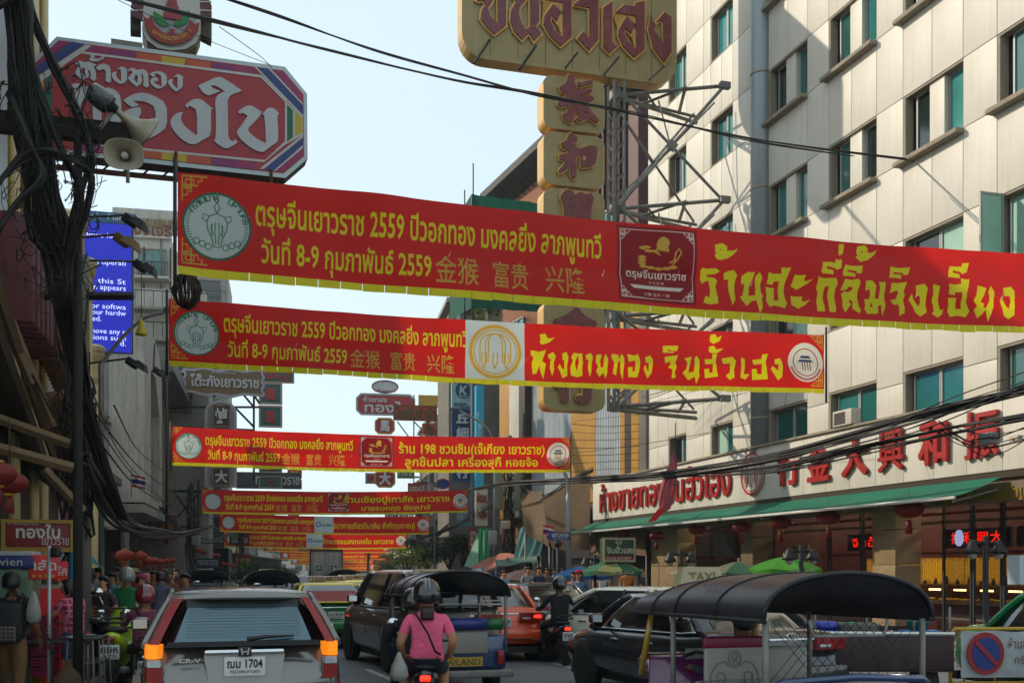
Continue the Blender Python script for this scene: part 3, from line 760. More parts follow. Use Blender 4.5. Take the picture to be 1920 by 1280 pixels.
  # corner frets
  if detail > 0:
    m = MB()
    for (x, z, a, b) in ((.05, h-.03,1,-1),(.05, red_b+.05,1,1),(Lx-.05, h-.03,-1,-1),(Lx-.05, red_b+.05,-1,1)): fretwork(m, x, z, .24*h, a, b, -.011, warp)
    pr_.add(m, 'cba23e')
  # middle panel
  if mid == 'monkey':
    xa, xb = U(.472), U(.556); za, zb = red_b+.05, h-.04; w = xb-xa; hh = zb-za
    sq = cloth(xa, xb, za, zb, '8d1319', 'middle_panel', -.006)
    m = MB(); S = lambda pts, w_, y=-.014: (lambda t_: (stroke(t_, pts, w_, y), wadd(m, t_, warp)))(MB())
    i_ = .04*w
    S([(xa+i_, za+i_),(xb-i_, za+i_),(xb-i_, zb-i_),(xa+i_, zb-i_),(xa+i_, za+i_)],.014)
    if detail > 0:
      for (x, z, a, b) in ((xa+i_, zb-i_, 1,-1),(xa+i_, za+i_, 1,1),(xb-i_, zb-i_, -1,-1),(xb-i_, za+i_, -1,1)): fretwork(m, x, z, .16*w, a, b, -.014, warp)
    P = lambda x, z: (xa+x*w, za+z*hh)
    pr_.add(m, 'e0dacb')
    m = MB()
    body = [(.42,.50),(.47,.56),(.56,.62),(.50,.70),(.44,.70),(.36,.70),(.34,.67),(.44,.66),(.50,.72),(.49,.78),(.52,.85),(.58,.89),(.64,.85),(.66,.80),(.63,.76),(.66,.66),(.68,.58),(.64,.50),(.52,.48)]
    t = MB(); t.prism([P(*p) for p in smooth_poly(body)],-.016,-.013); wadd(m, t, warp)
    S([P(.66,.54), P(.72,.58), P(.73,.68), P(.77,.73), P(.80,.68), P(.76,.60), P(.70,.52)],.02*w)
    for (x, z) in ((.33,.72),(.37,.73),(.32,.60),(.32,.56),(.32,.52),(.34,.48),(.43,.47),(.53,.46),(.63,.47),(.71,.49)):
      t = MB(); t.prism([P(x+.055*math.cos(2*math.pi*k/10), z+.022*math.sin(2*math.pi*k/10)) for k in range(10)],-.018,-.015); wadd(m, t, warp)
    pr_.add(m, 'cba23e')
    m = MB()
    if detail > 0:
      text_into(m, 'ตรุษจีนเยาวราช', xa+.12*w, xb-.12*w, za+.29*hh, za+.44*hh, -.014,.02,0, warp); text_into(m, '2559', xa+.4*w, xb-.4*w, za+.245*hh, za+.285*hh, -.014,0,0, warp)
      text_into(m, '金猴 富贵 兴隆', xa+.33*w, xb-.33*w, za+.08*hh, za+.125*hh, -.014,0,0, warp)
      t = MB(); t.prism([P(.15,.22), P(.2,.17), P(.8,.17), P(.85,.22)],-.014,-.012); wadd(m, t, warp)
    pr_.add(m, 'e0dacb')
  elif mid in ('shop', 'bank'):
    xa, xb = U(.452), U(.542)
    sq = cloth(xa, xb, .01, h+.0, 'c3cecb', 'middle_panel', -.006)
    if mid == 'shop':
      t = MB(); shop_emblem(t, (xa+xb)/2, h*.52,.40*h, .40*h, .035*h, -.014); m = MB(); wadd(m, t, warp); pr_.add(m, 'cba23e')
    else:
      m = MB(); t = MB(); stroke(t, circ(xa+.2*(xb-xa), h*.55,.12*h, 16),.05*h, -.014); wadd(m, t, warp); text_into(m, 'ธนาคาร เกียรตินาคิน', xa+.38*(xb-xa), xb-.06, h*.45, h*.62,-.014,.02,0, warp); pr_.add(m, '1f4f8a')
  # right text
  m = MB()
  for item in right:
    if callable(item): item(m, warp, root, (A, rz), h); continue
    ss, a, b, vb, em = item; text_em(m, ss, U(a), U(b), V(vb), em*h, -.012,.022,0, warp)
  pr_.add(m, 'ded016')
  # gate seal at the right end
  cx, cz, r = U(.9715)-.02, V(.48),.335*h
  t = MB(); t.add([(cx, -.008, cz)]+[(cx+r*math.cos(2*math.pi*k/N),-.008, cz+r*math.sin(2*math.pi*k/N)) for k in range(N)],[(0, k+1,(k+1) % N+1) for k in range(N)])
  m = MB(); wadd(m, t, warp); pr_.add(m, 'e0dacb')
  m = MB(); S = lambda pts, w_, y=-.014: (lambda t_: (stroke(t_, pts, w_, y), wadd(m, t_, warp)))(MB())
  S(circ(cx, cz, r*.70,28),.014*h)
  for k in range(18): a = R(200+k*8); S(circ(cx+r*.87*math.cos(a), cz+r*.87*math.sin(a), r*.05,6),.012*h)
  for dx in (-.2,-.06,.1,.24): S([(cx+r*dx, cz-r*.42),(cx+r*dx, cz+.02*r)],.05*r)
  pr_.add(m, '8d1319')
  m = MB()
  for (z_, wd) in ((.02,.46),(.22,.32)):
    t = MB(); t.prism([(cx-r*wd, cz+r*z_),(cx+r*wd, cz+r*z_),(cx+r*wd*.7, cz+r*(z_+.13)),(cx-r*wd*.7, cz+r*(z_+.13))],-.016,-.013); wadd(m, t, warp)
  pr_.add(m, '3d4a63')
  warp = real_warp
  m = MB(); n = nx; vs = []; uv = []
  for i in range(n+1):
    for j in range(nz+1): vs.append(warp(Lx*i/n, 0, fr+(h-fr)*j/nz)); uv.append((i/n, (fr+(h-fr)*j/nz)/h))
  m.add(vs, [(i*(nz+1)+j, (i+1)*(nz+1)+j, (i+1)*(nz+1)+j+1, i*(nz+1)+j+1) for i in range(n) for j in range(nz)], smooth=True)
  cl = m.build('cloth', pr_.material('banner_print'), root); ul = cl.data.uv_layers.new(name='print')
  ul.data.foreach_set('uv', [c for lp in cl.data.loops for c in uv[lp.vertex_index]])
  m = MB(); n = int(Lx/.27)
  for i in range(n):
    x0, x1 = Lx*i/n+.003, Lx*(i+1)/n-.003; dz = random.uniform(-.006,.012)
    p = [warp(x0,.0, dz), warp(x1,.0, dz+random.uniform(-.006,.006)), warp(x1,.0, red_b+.002), warp(x0,.0, red_b+.002)]
    m.add(p, [(0,1,2,3)])
  m.build('fringe', banY, root); CH[root.name][-1]['kind'] = 'stuff'
  # wind slits: small cut flaps folded out, pale back of the cloth showing
  if detail > 0:
    for s_ in [.115+.085*k for k in range(10)]:
      if random.random() < .25: continue
      x = U(s_+random.uniform(-.012,.012)); z = V(.56+random.uniform(-.02,.03)); a = random.uniform(.03,.07)*h; b = random.uniform(.01,.035)
      m = MB(); m.add([warp(x, -.014, z-a), warp(x+b*.6,-.03, z-a*.8), warp(x+a*.5+b, -.014, z+a)],[(0,1,2)]); m.build('wind_flap', banP, root)
  # end rods and ropes
  for x in (-.03, Lx+.03):
    m = MB(); zt = ztop(min(max(x, 0), Lx)); m.tube([(x, .01, zt-h-.18),(x, .01, zt+.16)],.022,6); m.build('end_rod', darksteel, root)
  return root
def poly_text(polys, tf, U0=None):
  def fn(m, warp, root, fr, h):
    A, rz = fr
    for pl in polys:
      holes = []
      if isinstance(pl, tuple): pl, holes = pl
      Q = [plane_xz(*tf(*p), A, rz) for p in pl]; H = [[plane_xz(*tf(*p), A, rz) for p in q] for q in holes]
      t = MB(); t.prism(Q, -.015,-.012, holes=H)
      # absolute heights -> banner heights
      m.add([warp(x, y, z-fn.bot(x)) for x, y, z in t.v], t.f, 0, False)
  return fn
B1T = [([(230,120),(270,105),(322,95),(370,130),(372,165),(360,182),(420,182),(455,175),(487,155),(470,195),(430,235),(375,270),(290,292),(255,282),(218,235),(245,220),(228,190),(235,160)],[[(290,168),(306,168),(306,182),(290,182)]]),
 [(90,375),(150,385),(245,378),(292,412),(240,445),(150,450),(150,470),(235,480),(272,512),(248,580),(258,650),(272,700),(276,772),(175,785),(108,760),(135,682),(175,705),(185,640),(175,520),(135,520),(100,550),(80,510),(72,400)],
 [(335,435),(385,410),(447,398),(487,455),(462,560),(458,650),(468,720),(437,795),(405,690),(388,600),(395,500),(345,505)],
 [(535,465),(610,415),(640,425),(687,418),(660,500),(625,580),(612,690),(650,680),(688,680),(695,600),(690,470),(740,418),(775,475),(755,560),(758,640),(780,688),(768,720),(770,820),(738,885),(720,820),(700,740),(650,745),(592,805),(555,760),(515,702),(545,680),(565,600),(570,545),(538,558)],
 [(845,415),(900,435),(990,432),(988,362),(1040,370),(1098,365),(1070,440),(1040,530),(1030,640),(1045,710),(1065,760),(1035,822),(960,800),(905,795),(850,812),(812,742),(820,680),(818,575),(870,590),(920,585),(912,640),(905,735),(965,730),(960,620),(975,515),(910,520),(905,555),(830,545),(840,480)],
 [(1138,445),(1200,452),(1267,448),(1245,490),(1262,520),(1348,488),(1290,540),(1175,608),(1108,570),(1125,510)],[(1108,675),(1170,685),(1238,680),(1235,730),(1265,740),(1332,712),(1270,780),(1190,822),(1115,780)],
 [(1398,465),(1450,485),(1605,482),(1625,540),(1600,600),(1592,690),(1615,800),(1612,862),(1538,858),(1530,760),(1512,680),(1525,570),(1490,575),(1475,600),(1462,700),(1485,790),(1490,855),(1405,850),(1395,740),(1405,640),(1385,590),(1395,540)],
 [(1445,305),(1520,300),(1595,310),(1600,265),(1640,272),(1680,265),(1662,370),(1605,392),(1590,375),(1490,350),(1490,380),(1565,395),(1572,445),(1500,435),(1440,435),(1425,400),(1440,360)],[(1648,90),(1712,95),(1695,200),(1640,228)],
 [(1705,488),(1780,500),(1860,485),(1887,525),(1855,620),(1852,690),(1870,780),(1897,845),(1877,872),(1800,820),(1802,740),(1765,712),(1765,750),(1790,765),(1717,865),(1685,790),(1690,740),(1668,650),(1720,625),(1745,635),(1775,620),(1795,600),(1795,578),(1745,578),(1735,605),(1657,618),(1680,560)],
 [(1715,325),(1790,340),(1920,335),(1898,425),(1840,425),(1838,400),(1735,385),(1730,405),(1825,425),(1822,468),(1760,458),(1690,460),(1675,430),(1695,370)]]
B1T2 = [([(60,115),(145,100),(187,140),(172,180),(230,185),(297,152),(250,215),(180,270),(95,292),(38,238),(65,218),(50,190),(55,150)],[[(108,168),(125,168),(125,185),(108,185)]]),
 ([(145,508),(215,500),(267,560),(255,620),(255,705),(295,705),(300,640),(308,590),(295,515),(335,522),(375,515),(375,560),(358,650),(362,710),(380,770),(365,820),(330,910),(325,850),(325,778),(290,785),(288,868),(260,880),(165,878),(133,825),(145,780),(132,710),(185,712),(195,660),(185,600),(140,620)],[[(212,745),(228,800),(195,800)]]),
 [(445,525),(530,525),(628,512),(585,630),(605,650),(588,710),(610,800),(605,860),(535,897),(545,820),(535,765),(475,770),(435,718),(500,705),(520,640),(518,610),(480,620),(418,645),(440,580)],[(445,335),(530,352),(662,348),(640,430),(582,435),(580,412),(475,402),(470,422),(565,432),(558,478),(490,468),(418,468),(435,400)],
 [(718,555),(812,535),(848,590),(835,660),(840,770),(858,850),(785,900),(735,860),(700,780),(648,710),(680,640),(700,700),(765,785),(780,745),(765,670),(722,672),(725,610)],
 [(900,540),(978,568),(960,650),(960,720),(985,800),(995,832),(1030,820),(1015,880),(970,915),(908,870),(930,840),(918,780),(895,720),(905,640)],
 [(1070,540),(1130,552),(1205,545),(1208,480),(1260,492),(1303,488),(1285,580),(1262,660),(1258,740),(1285,800),(1308,850),(1268,915),(1180,895),(1100,910),(1070,850),(1080,780),(1060,700),(1150,700),(1150,760),(1160,825),(1215,820),(1205,740),(1212,640),(1140,640),(1130,672),(1068,660),(1075,590)],
 [(1090,340),(1160,345),(1225,345),(1230,305),(1308,302),(1280,410),(1225,430),(1205,405),(1125,388),(1120,415),(1195,430),(1198,480),(1130,470),(1062,465),(1075,385)],
 [(1385,562),(1478,595),(1455,650),(1410,745),(1455,770),(1450,810),(1480,815),(1500,740),(1490,640),(1525,568),(1560,640),(1542,720),(1558,800),(1540,880),(1505,970),(1488,900),(1480,830),(1445,880),(1395,930),(1350,835),(1385,790),(1335,735),(1365,660)],
 [(1662,595),(1755,575),(1795,630),(1780,730),(1800,800),(1800,895),(1725,943),(1675,905),(1655,820),(1612,740),(1632,685),(1650,740),(1700,800),(1730,830),(1738,760),(1720,688),(1665,692)]]
B2T = [[(112,885),(140,888),(160,895),(205,882),(180,950),(205,965),(190,1058),(172,1010),(165,975),(150,1020),(125,1030),(118,960),(128,930),(112,915)],[(165,790),(200,785),(212,810),(228,815),(258,808),(225,838),(180,852),(165,838),(172,820)],
 [(215,912),(245,895),(262,920),(250,960),(255,1000),(243,1038),(228,985),(230,935),(218,938)],[(300,905),(325,895),(337,925),(330,970),(335,1035),(305,1052),(290,1010),(275,985),(285,965),(300,990),(315,1000),(310,945),(300,945)],
 [(370,900),(400,908),(385,935),(375,960),(390,1010),(398,960),(395,905),(420,905),(422,960),(425,1035),(395,1045),(355,1035),(350,985),(362,950),(352,925)],[(440,915),(470,902),(485,925),(475,965),(478,1010),(468,1045),(455,990),(455,940),(445,945)],
 [(505,910),(540,912),(525,950),(530,985),(545,990),(548,935),(560,905),(575,935),(570,985),(572,1020),(560,1055),(548,1020),(525,1045),(505,1010),(515,985),(498,955)],[(600,905),(640,912),(640,940),(660,905),(675,925),(665,1065),(650,1020),(645,945),(632,960),(625,1035),(605,1025),(610,960),(595,930)],
 [(695,905),(740,915),(760,905),(770,940),(765,1010),(755,1045),(700,1045),(695,985),(725,985),(725,1010),(738,1010),(740,945),(700,955)],[(800,925),(830,915),(845,940),(840,1020),(815,1052),(790,995),(798,970),(810,995),(820,1010),(818,960),(802,960)],
 [(915,925),(995,915),(975,965),(985,985),(975,1020),(985,1045),(958,1055),(960,1000),(930,990),(945,975),(945,955),(915,965)],[(905,858),(998,858),(990,890),(965,890),(930,878),(935,888),(970,895),(970,902),(905,900)],
 [(1030,935),(1075,925),(1060,975),(1055,1020),(1085,1015),(1090,935),(1105,920),(1118,945),(1115,1010),(1120,1040),(1102,1088),(1092,1045),(1055,1065),(1020,1020),(1040,1000),(1045,960)],
 [(1150,940),(1195,940),(1200,910),(1230,905),(1215,960),(1220,1010),(1230,1045),(1150,1055),(1145,1000),(1175,1000),(1175,1025),(1195,1020),(1195,970),(1150,975)],[(1180,865),(1210,858),(1225,880),(1270,872),(1235,900),(1200,905),(1178,895)],[(1185,795),(1215,788),(1228,812),(1255,798),(1245,830),(1205,848),(1183,835)],
 [(1255,935),(1320,925),(1340,950),(1325,1000),(1330,1050),(1300,1065),(1275,1040),(1300,1020),(1300,965),(1260,970)],[(1370,930),(1392,940),(1385,1030),(1420,1030),(1395,1062),(1365,1050)],
 [(1435,945),(1490,940),(1495,912),(1530,908),(1515,960),(1525,1030),(1530,1060),(1435,1065),(1430,1000),(1460,1000),(1465,1030),(1490,1030),(1490,970),(1440,975)],[(1570,940),(1605,935),(1618,965),(1615,1045),(1590,1068),(1565,1030),(1545,1000),(1555,980),(1590,1010),(1592,970),(1572,972)]]
def polys(lst, h0, ztl, ztr, Lx):
  fns = []
  for pl, ox, oy, s in lst:
    f = poly_text(pl, lambda x, y, ox=ox, oy=oy, s=s: (ox+x/s, oy+y/s))
    f.bot = lambda x: ztl+(ztr-ztl)*x/Lx-h0-.10*math.sin(math.pi*min(1, max(0, x/Lx))); fns.append(f)
  return fns
B1L = 12.95
banner(12.5,333,16.35,2080,6.45,6.53,1.19, 'nearest and largest red banner, reaching out of the picture on the right', polys([(B1T, 1300,440,6),(B1T2,1600,440,6)],1.19,6.45,6.53, B1L), 'monkey')
banner(19.2,316,21.8,1547,6.66,6.58,1.20, 'second red banner with a white square and a gold arch emblem in its middle', polys([(B2T, 960,380,3.2)],1.20,6.66,6.58,12.8), 'shop')
banner(32.9,322,36.9,1069,6.19,6.34,1.20, 'third red banner, glowing bright orange red in the sunlight', [('ร้าน 198 ชวนชิม(เจ๊เกียง เยาวราช)', .57,.937,.47,.36),('ลูกชิ้นปลา เครื่องสุกี้ หอยจ้อ', .585,.92,.82,.32)], 'monkey')
banner(52,378,57,877,5.67,6.0,1.18, 'fourth red banner with a monkey panel just left of its middle', [('ร้านเซียงปูเกาลัค เยาวราช', .535,.93,.47,.36),('นายธนกฤต อังสุปาลี', .60,.86,.82,.28)], 'monkey', 1)
banner(68,412,71.5,805,5.35,5.3,1.18, 'fifth red banner with a white bank square in its middle', [('ธนาคารเกียรตินาคิน จำกัด(มหาชน)', .54,.93,.66,.45)], 'bank', 1)
banner(80,420,84,762,4.62,4.55,1.15, 'partly hidden red banner just under the one with the bank square', [('ห้างทองแสงทองใบ เยาวราช', .54,.93,.66,.45)], 'bank', 1)
banner(112,497,116,730,4.77,4.7,1.12, 'small far red banner above the white lorry, sixth along the street', [('ห้างขายทองเล่งหงษ์ เยาวราช', .54,.93,.66,.45)], 'monkey', 0)
banner(134,527,138,722,3.95,3.9,.9, 'thin far red banner seen glowing orange below the sixth', [('ห้างทองจินไถ่ เฮง เยาวราช', .54,.93,.66,.45)], 'bank', 0)
banner(158,546,162,708,3.5,3.45,1.05, 'tiny far red banner over the roof of the white lorry', [('ห้างทองจินฮั้วเฮง', .54,.93,.66,.45)], 'bank', 0)
banner(185,574,189,702,2.65,2.6,1.1, 'farthest red banner, lowest in the row above the traffic', [('ห้างทองฮั่วเซ่งเฮง', .54,.93,.66,.45)], 'bank', 0)
# ------------------------------------------------------------------ left side of the street
def FL(y, off=9.5):                                   # left facade line
  n = Vector((sdir(y).y, -sdir(y).x, 0)); return Vector((ctr(y), y, 0))-n*off
def FR(y, off=10.2):
  n = Vector((sdir(y).y, -sdir(y).x, 0)); return Vector((ctr(y), y, 0))+n*off
cream = M('cream_render', 'c0b080', .65, var=.15, scale=1.2, streak=.35, dirt='6b5a3a')
goldtrim = M('gold_trim', '9a7a2c', .4, metal=.4, var=.2)
whitepl = M('white_plaster', 'b5b2a8', .7, var=.15, scale=1, streak=.5, dirt='55504a')
greypl = M('grey_plaster', '8f8c86', .75, var=.2, scale=.8, streak=.5, dirt='4a4640', bump=.1)
brownpl = M('brown_plaster', '75614a', .8, var=.2, streak=.5)
maroonP = M('maroon_paint', '5c2128', .5, var=.25, scale=2, streak=.3)
shopglass = M('shopfront_glass', '1c262a', .1, var=.3, scale=.8, spec=.8)
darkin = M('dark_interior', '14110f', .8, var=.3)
woodM = M('weathered_wood', '6a5438', .8, var=.35, scale=4, streak=.4, bump=.2)
tinM = M('old_tin', '4f463e', .6, metal=.3, var=.4, scale=3, streak=.5, dirt='2a1710')
rustM = M('rust', '5d3a28', .8, var=.4, scale=5)
blackcable = M('black_cable', '0d0c0c', .6, var=.2, scale=5)

def frame_obj(name, label, cat, y0, side, off=None, group=None):
  off = off if off is not None else (9.5 if side < 0 else 10.2)
  P = (FL if side < 0 else FR)(y0, off); rz = RZ_L(y0) if side < 0 else RZ_R(y0)
  return thing(name, label, cat, P, rz, group)

# --- near gold-shop building on the left (cream pilasters, gold trims, letter boards seen edge-on)
YN0, YN1 = 13.0,34.0
A = FL(YN0); B = FL(YN1); LN = (B-A).length; rzN = math.atan2(B.y-A.y, B.x-A.x)
nb = thing('gold_shop_building', 'tall cream and gold shop building close by on the left, with maroon letter boards', 'building', A, rzN)
m = MB(); m.box((LN*.31,3.2,8.0),(LN*.62,6,15.8)); m.build('wall', whitepl, nb)
m = MB(); m.box((LN*.81,3.2,5.0),(LN*.38,6,10.0)); m.build('wall', greypl, nb)
for i, x in enumerate((1.2,4.6,8.0,11.2,13.2)):
  m = MB(); m.box((x, .05,8.8),(.75,.5,14.2), bev=.03); m.build('pilaster', cream, nb)
  for dx in (-.42,.42):
    m = MB(); m.box((x+dx, .06,8.8),(.07,.4,14.2)); m.build('gold_strip', goldtrim, nb)
for z in (6.4,9.2,12.2,15.2):
  m = MB(); m.box((6.4,-.02, z),(13.4,.42,.22), bev=.02); m.build('cornice', goldtrim if z > 7 else cream, nb)
for i, x in enumerate((2.9,6.3,9.6,12.3)):
  for z in (7.8,10.7,13.7):
    w = obj('window', bpy.data.meshes.new('window'), nb, (x, .1, z)); f = MB()
    for a in (-.95,0,.95): f.box((a, 0,0),(.07,.1,2.3))
    for b in (-1.15,1.15): f.box((0,.003, b),(1.95,.1,.07))
    w.data = f.mesh('window', frameM); p = MB(); p.box((0,.03,0),(1.85,.03,2.25)); p.build('pane', M('blue_pane', '4d6f80', .08, var=.4, scale=.6, spec=.9), w)
# octagonal caps on the cornice-height columns
def octo(mb, c, rs, n=8): mb.lathe([(r_, z) for r_, z in rs], c, n, smooth=False)
capM = M('cap_stone', '9c8c64', .6, var=.25, scale=3, streak=.5, dirt='4a3c28')
for (px, py, Y, s) in ((143,440,27,.52),(164,522,31.5,.45),(176,680,36,.62)):
  P = W(px, py, Y); t = thing('octagonal_column', {27: 'cream octagonal column with stone cap, nearest of three beside the cable bundle', 31.5: 'cream octagonal column with stone cap, second behind the cable bundle', 36: 'short cream octagonal column whose cap stands under the blue screen'}[Y], 'column', (P.x, Y, 0))
  z = P.z
  m = MB(); octo(m, (0,0,0),[(.34*s, .1),(.34*s, z-.75)]); m.build('shaft', cream, t)
  m = MB(); octo(m, (0,0,0),[(.30*s, z-.75),(.42*s, z-.55),(.42*s, z+.05)]); octo(m, (0,0,0),[(.46*s, z+.05),(.58*s, z+.22),(.58*s, z+.34),(.66*s, z+.36),(.66*s, z+.5),(.40*s, z+.6)]); m.build('cap', capM, t)
# maroon letter boards edge-on along the facade
for i in range(13):
  m = MB(); x = 5.0+i*.72; z0 = 5.15+.07*i; hgt = 1.5-.03*i+.2*math.sin(i*1.9)
  m.box((x, -.42, z0+hgt/2),(.16,.6, hgt), bev=.03); m.box((x+.3,-.42, z0+.5),(.14,.5,.7), bev=.03, mi=0)
  m.build('letter_board', [maroonP], nb)
# slanting eave, brackets and wooden beams under it
m = MB(); m.add([(-1.5,-.1,5.0),(-1.5,-.7,4.7),(11.5,-.5,3.3),(11.5,-.1,3.6),(-1.5,-.1,5.06),(-1.5,-.76,4.78),(11.5,-.55,3.38),(11.5,-.1,3.68)],[(0,1,2,3),(7,6,5,4),(1,5,6,2),(0,4,5,1),(3,2,6,7)]); m.build('eave', tinM, nb)
m = MB(); m.box((5.2,-.14,9.2),(2.2,.2,4.8)); m.build('poster_panel', M('poster_white', '9aa4ac', .5, var=.2, scale=.8), nb)
m = MB(); m.bar((-1.5,-.8,4.9),(11.5,-.6,3.5),.09); m.build('eave_board', woodM, nb)
for i in range(16):
  x = 10.5+i*.42; m = MB(); z = 5.75-.01*i
  m.tube([(x, -.3, z),(x, -.75, z-.1),(x, -1.0, z-.45),(x, -.75, z-.7),(x, -.3, z-.8)],.09,6); m.build('bracket', M('old_pink', '8c6a4c', .7, var=.35, scale=3), nb)
for (p0, p1, Y) in (((-30,775),(130,832),12.2),((-30,832),(137,877),11.6),((82,880),(156,958),13.0),((-10,560),(60,720),12.6),((20,600),(100,800),14)):
  q = across(Y)-rzN; P0 = W(*p0, Y)-A; P1 = W(*p1, Y+.3)-A; mt = Matrix.Rotation(-rzN, 3, 'Z'); m = MB(); m.bar(mt @ P0, mt @ P1,.085); m.build('plank', woodM, nb)
for i in range(14):
  m = MB(); m.box((15.6+i*.42,-.2,4.7),(.2,.5,2.2), bev=.02); m.build('maroon_slat', maroonP, nb)
# corrugated canopy over the pavement and the dark shop under it
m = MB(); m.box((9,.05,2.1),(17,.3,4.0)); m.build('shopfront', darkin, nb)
text3 = lambda *a, **k: text_obj(*a, **k)

# sign boards of the gold shop (facing the viewer)
def board_at(px0, py0, px1, py1, Y, mat, name, label, cat='sign', th=.12, rz=None, group=None, kind_poly=None):
  P0, P1 = W(px0, py1, Y), W(px1, py0, Y); rz = across(Y) if rz is None else rz
  t = thing(name, label, cat, (P0.x, Y, P0.z), rz, group); w = (P1.x-P0.x)/math.cos(rz); h = P1.z-P0.z
  m = MB(); m.box((w/2, th/2, h/2),(w, th, h), bev=.012); m.build('board', mat, t)
  return t, w, h
redS = M('sign_red', '7c1013', .45, var=.2, scale=2, streak=.25)
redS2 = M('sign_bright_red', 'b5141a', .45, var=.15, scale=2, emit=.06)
whiteL = M('white_letter', 'c9c6bd', .5, var=.1)
yelL = M('yellow_letter', 'b99a2a', .45, var=.15)
t, w, h = board_at(2,972,122,1034,14.5, redS, 'shop_sign', 'dark red gold-shop sign with white Thai name hung under the left canopy')
text_obj('ห้างขายทอง', .1*w, .5*w, .82*h, .95*h, whiteL, t); text_obj('ทองใบ', .2*w, .8*w, .42*h, .86*h, whiteL, t, bold=.025); text_obj('เยาวราช', .55*w, .92*w, .22*h, .44*h, whiteL, t)
text_obj('จำหน่าย ทองรูปพรรณต่างๆ', .05*w, .95*w, .04*h, .19*h, yelL, t)
m = MB(); [m.box(c, d) for c, d in (((w/2,-.01, h-.03),(w, .04,.05)),((w/2,-.01,.03),(w, .04,.05)),((.03,-.012, h/2),(.05,.04, h)),((w-.03,-.012, h/2),(.05,.04, h)))]; m.build('gold_frame', goldtrim, t)
t, w, h = board_at(54,1040,101,1086,13.2, redS2, 'stall_sign', 'bright red stall sign with white Thai letters and a row of yellow stars')
text_obj('าลัด', .05*w, .95*w, .38*h, .82*h, whiteL, t, bold=.02); text_obj('★★★★', .08*w, .92*w, .06*h, .26*h, yelL, t)
t, w, h = board_at(103,1052,124,1090,13.9, redS2, 'stall_sign', 'narrow bright red sign to the right of the starred stall sign')
text_obj('รัค', .08*w, .92*w, .3*h, .8*h, whiteL, t, bold=.02); text_obj('★★', .15*w, .85*w, .05*h, .2*h, yelL, t)
m = MB(); m.box((0,0,0),(1,1,1))
rp = thing('red_partition', 'plain bright red partition board standing behind the market stall', 'panel', W(60,1120,13.6)-Vector((0,0, W(60,1120,13.6).z)), across(13.6))
m = MB(); m.box((.22,0,.85),(.45*1.0,.05,1.4)); m.build('board', redS2, rp); m = MB(); m.box((.22,.05,.85),(.5,.04,1.5)); m.build('frame', M('pale_frame', '8e8a80', .5), rp)

# --- big octagon sign of the gold shop
OS = W(65,0,20); OS.z = 0; P2 = W(573,0,21.6); P2.z = 0; rzS = math.atan2(P2.y-OS.y, P2.x-OS.x)
sg = thing('octagon_sign', 'large red octagonal shop sign with bands of coloured stripes and bold white Thai letters', 'sign', OS, rzS)
def S(px, py): return plane_xz(px, py, OS, rzS)
outl = [S(108,72), S(533,128), S(573,177), S(574,296), S(534,331), S(95,283), S(62,245), S(62,118)]
m = MB(); m.prism(grow(outl, .03),.0,.42, side_mi=1); m.build('box', [M('sign_trim', 'aab4b4', .4, metal=.3, var=.15), M('sign_side', '3a3434', .6, var=.5, scale=6)], sg)
cR = M('panel_red', '9c1c26', .4, var=.07, scale=.8, streak=.12)
stripe = {k: M('stripe_'+k, c, .45, var=.1) for k, c in dict(white='b9b7b2', blue='1c3573', magenta='8e1d58', green='0f5a3e', yellow='b59a14', orange='b44a1c', purple='7a1f5e').items()}
m = MB(); m.prism([S(112,77), S(531,133), S(569,178), S(570,293), S(532,325), S(97,278), S(65,243), S(65,121)],-.012,0); m.build('face', cR, sg)
def poly(name, pts, mat, y=-.02): m = MB(); m.prism([S(*p) for p in pts], y, y+.006); return m.build(name, mat, sg)
k_ = 0
# top colour band (between the frame and the inner white line)
tl = lambda px: 80+(px-112)*(133-77)/(531-112)
for a, b, c in ((165,205, 'magenta'),(205,255, 'purple'),(255,302, 'orange'),(302,348, 'yellow'),(348,395, 'orange'),(395,440, 'purple'),(440,478, 'magenta')):
  poly('colour_band', [(a, tl(a)),(b, tl(b)),(b-(3 if c != 'orange' else -2), tl(b)+17),(a+3, tl(a)+17)], stripe[c])
for a, b, c in ((150,200, 'magenta'),(200,260, 'purple'),(260,303, 'orange'),(303,350, 'yellow'),(350,395, 'orange'),(395,445, 'purple'),(445,480, 'magenta')):
  bl = lambda px: 277+(px-97)*(325-277)/(532-97)
  poly('colour_band', [(a, bl(a)),(b, bl(b)),(b, bl(b)-14),(a, bl(a)-14)], stripe[c])
for q in ([(488,131),(500,133),(569,200),(569,217),(534,188)],[(70,128),(158,84),(140,82),(67,118)]): pass
poly('stripe', [(477,127),(481,127),(568,217),(568,222)], stripe['white'],-.024)
poly('stripe', [(482,127),(502,130),(568,200),(568,216)], stripe['blue'])
poly('stripe', [(503,130),(507,130),(568,195),(568,199)], stripe['white'],-.024)
poly('stripe', [(508,131),(529,133),(567,178),(567,194)], stripe['magenta'])
poly('stripe', [(487,317),(494,318),(568,258),(568,253)], stripe['white'],-.024)
poly('stripe', [(495,318),(512,321),(568,272),(568,259)], stripe['blue'])
poly('stripe', [(513,321),(517,321),(568,278),(568,273)], stripe['white'],-.024)
poly('stripe', [(518,321),(531,323),(567,292),(567,279)], stripe['magenta'])
poly('stripe', [(535,190),(568,222),(568,253),(535,272)], stripe['white'],-.022)
poly('stripe', [(538,197),(549,208),(549,259),(538,267)], stripe['green'],-.026)
poly('stripe', [(553,210),(567,223),(567,250),(553,256)], stripe['yellow'],-.026)
poly('stripe', [(160,85),(172,87),(66,162),(66,148)], stripe['white'],-.024)
poly('stripe', [(134,79),(160,84),(66,146),(66,128)], stripe['blue'])
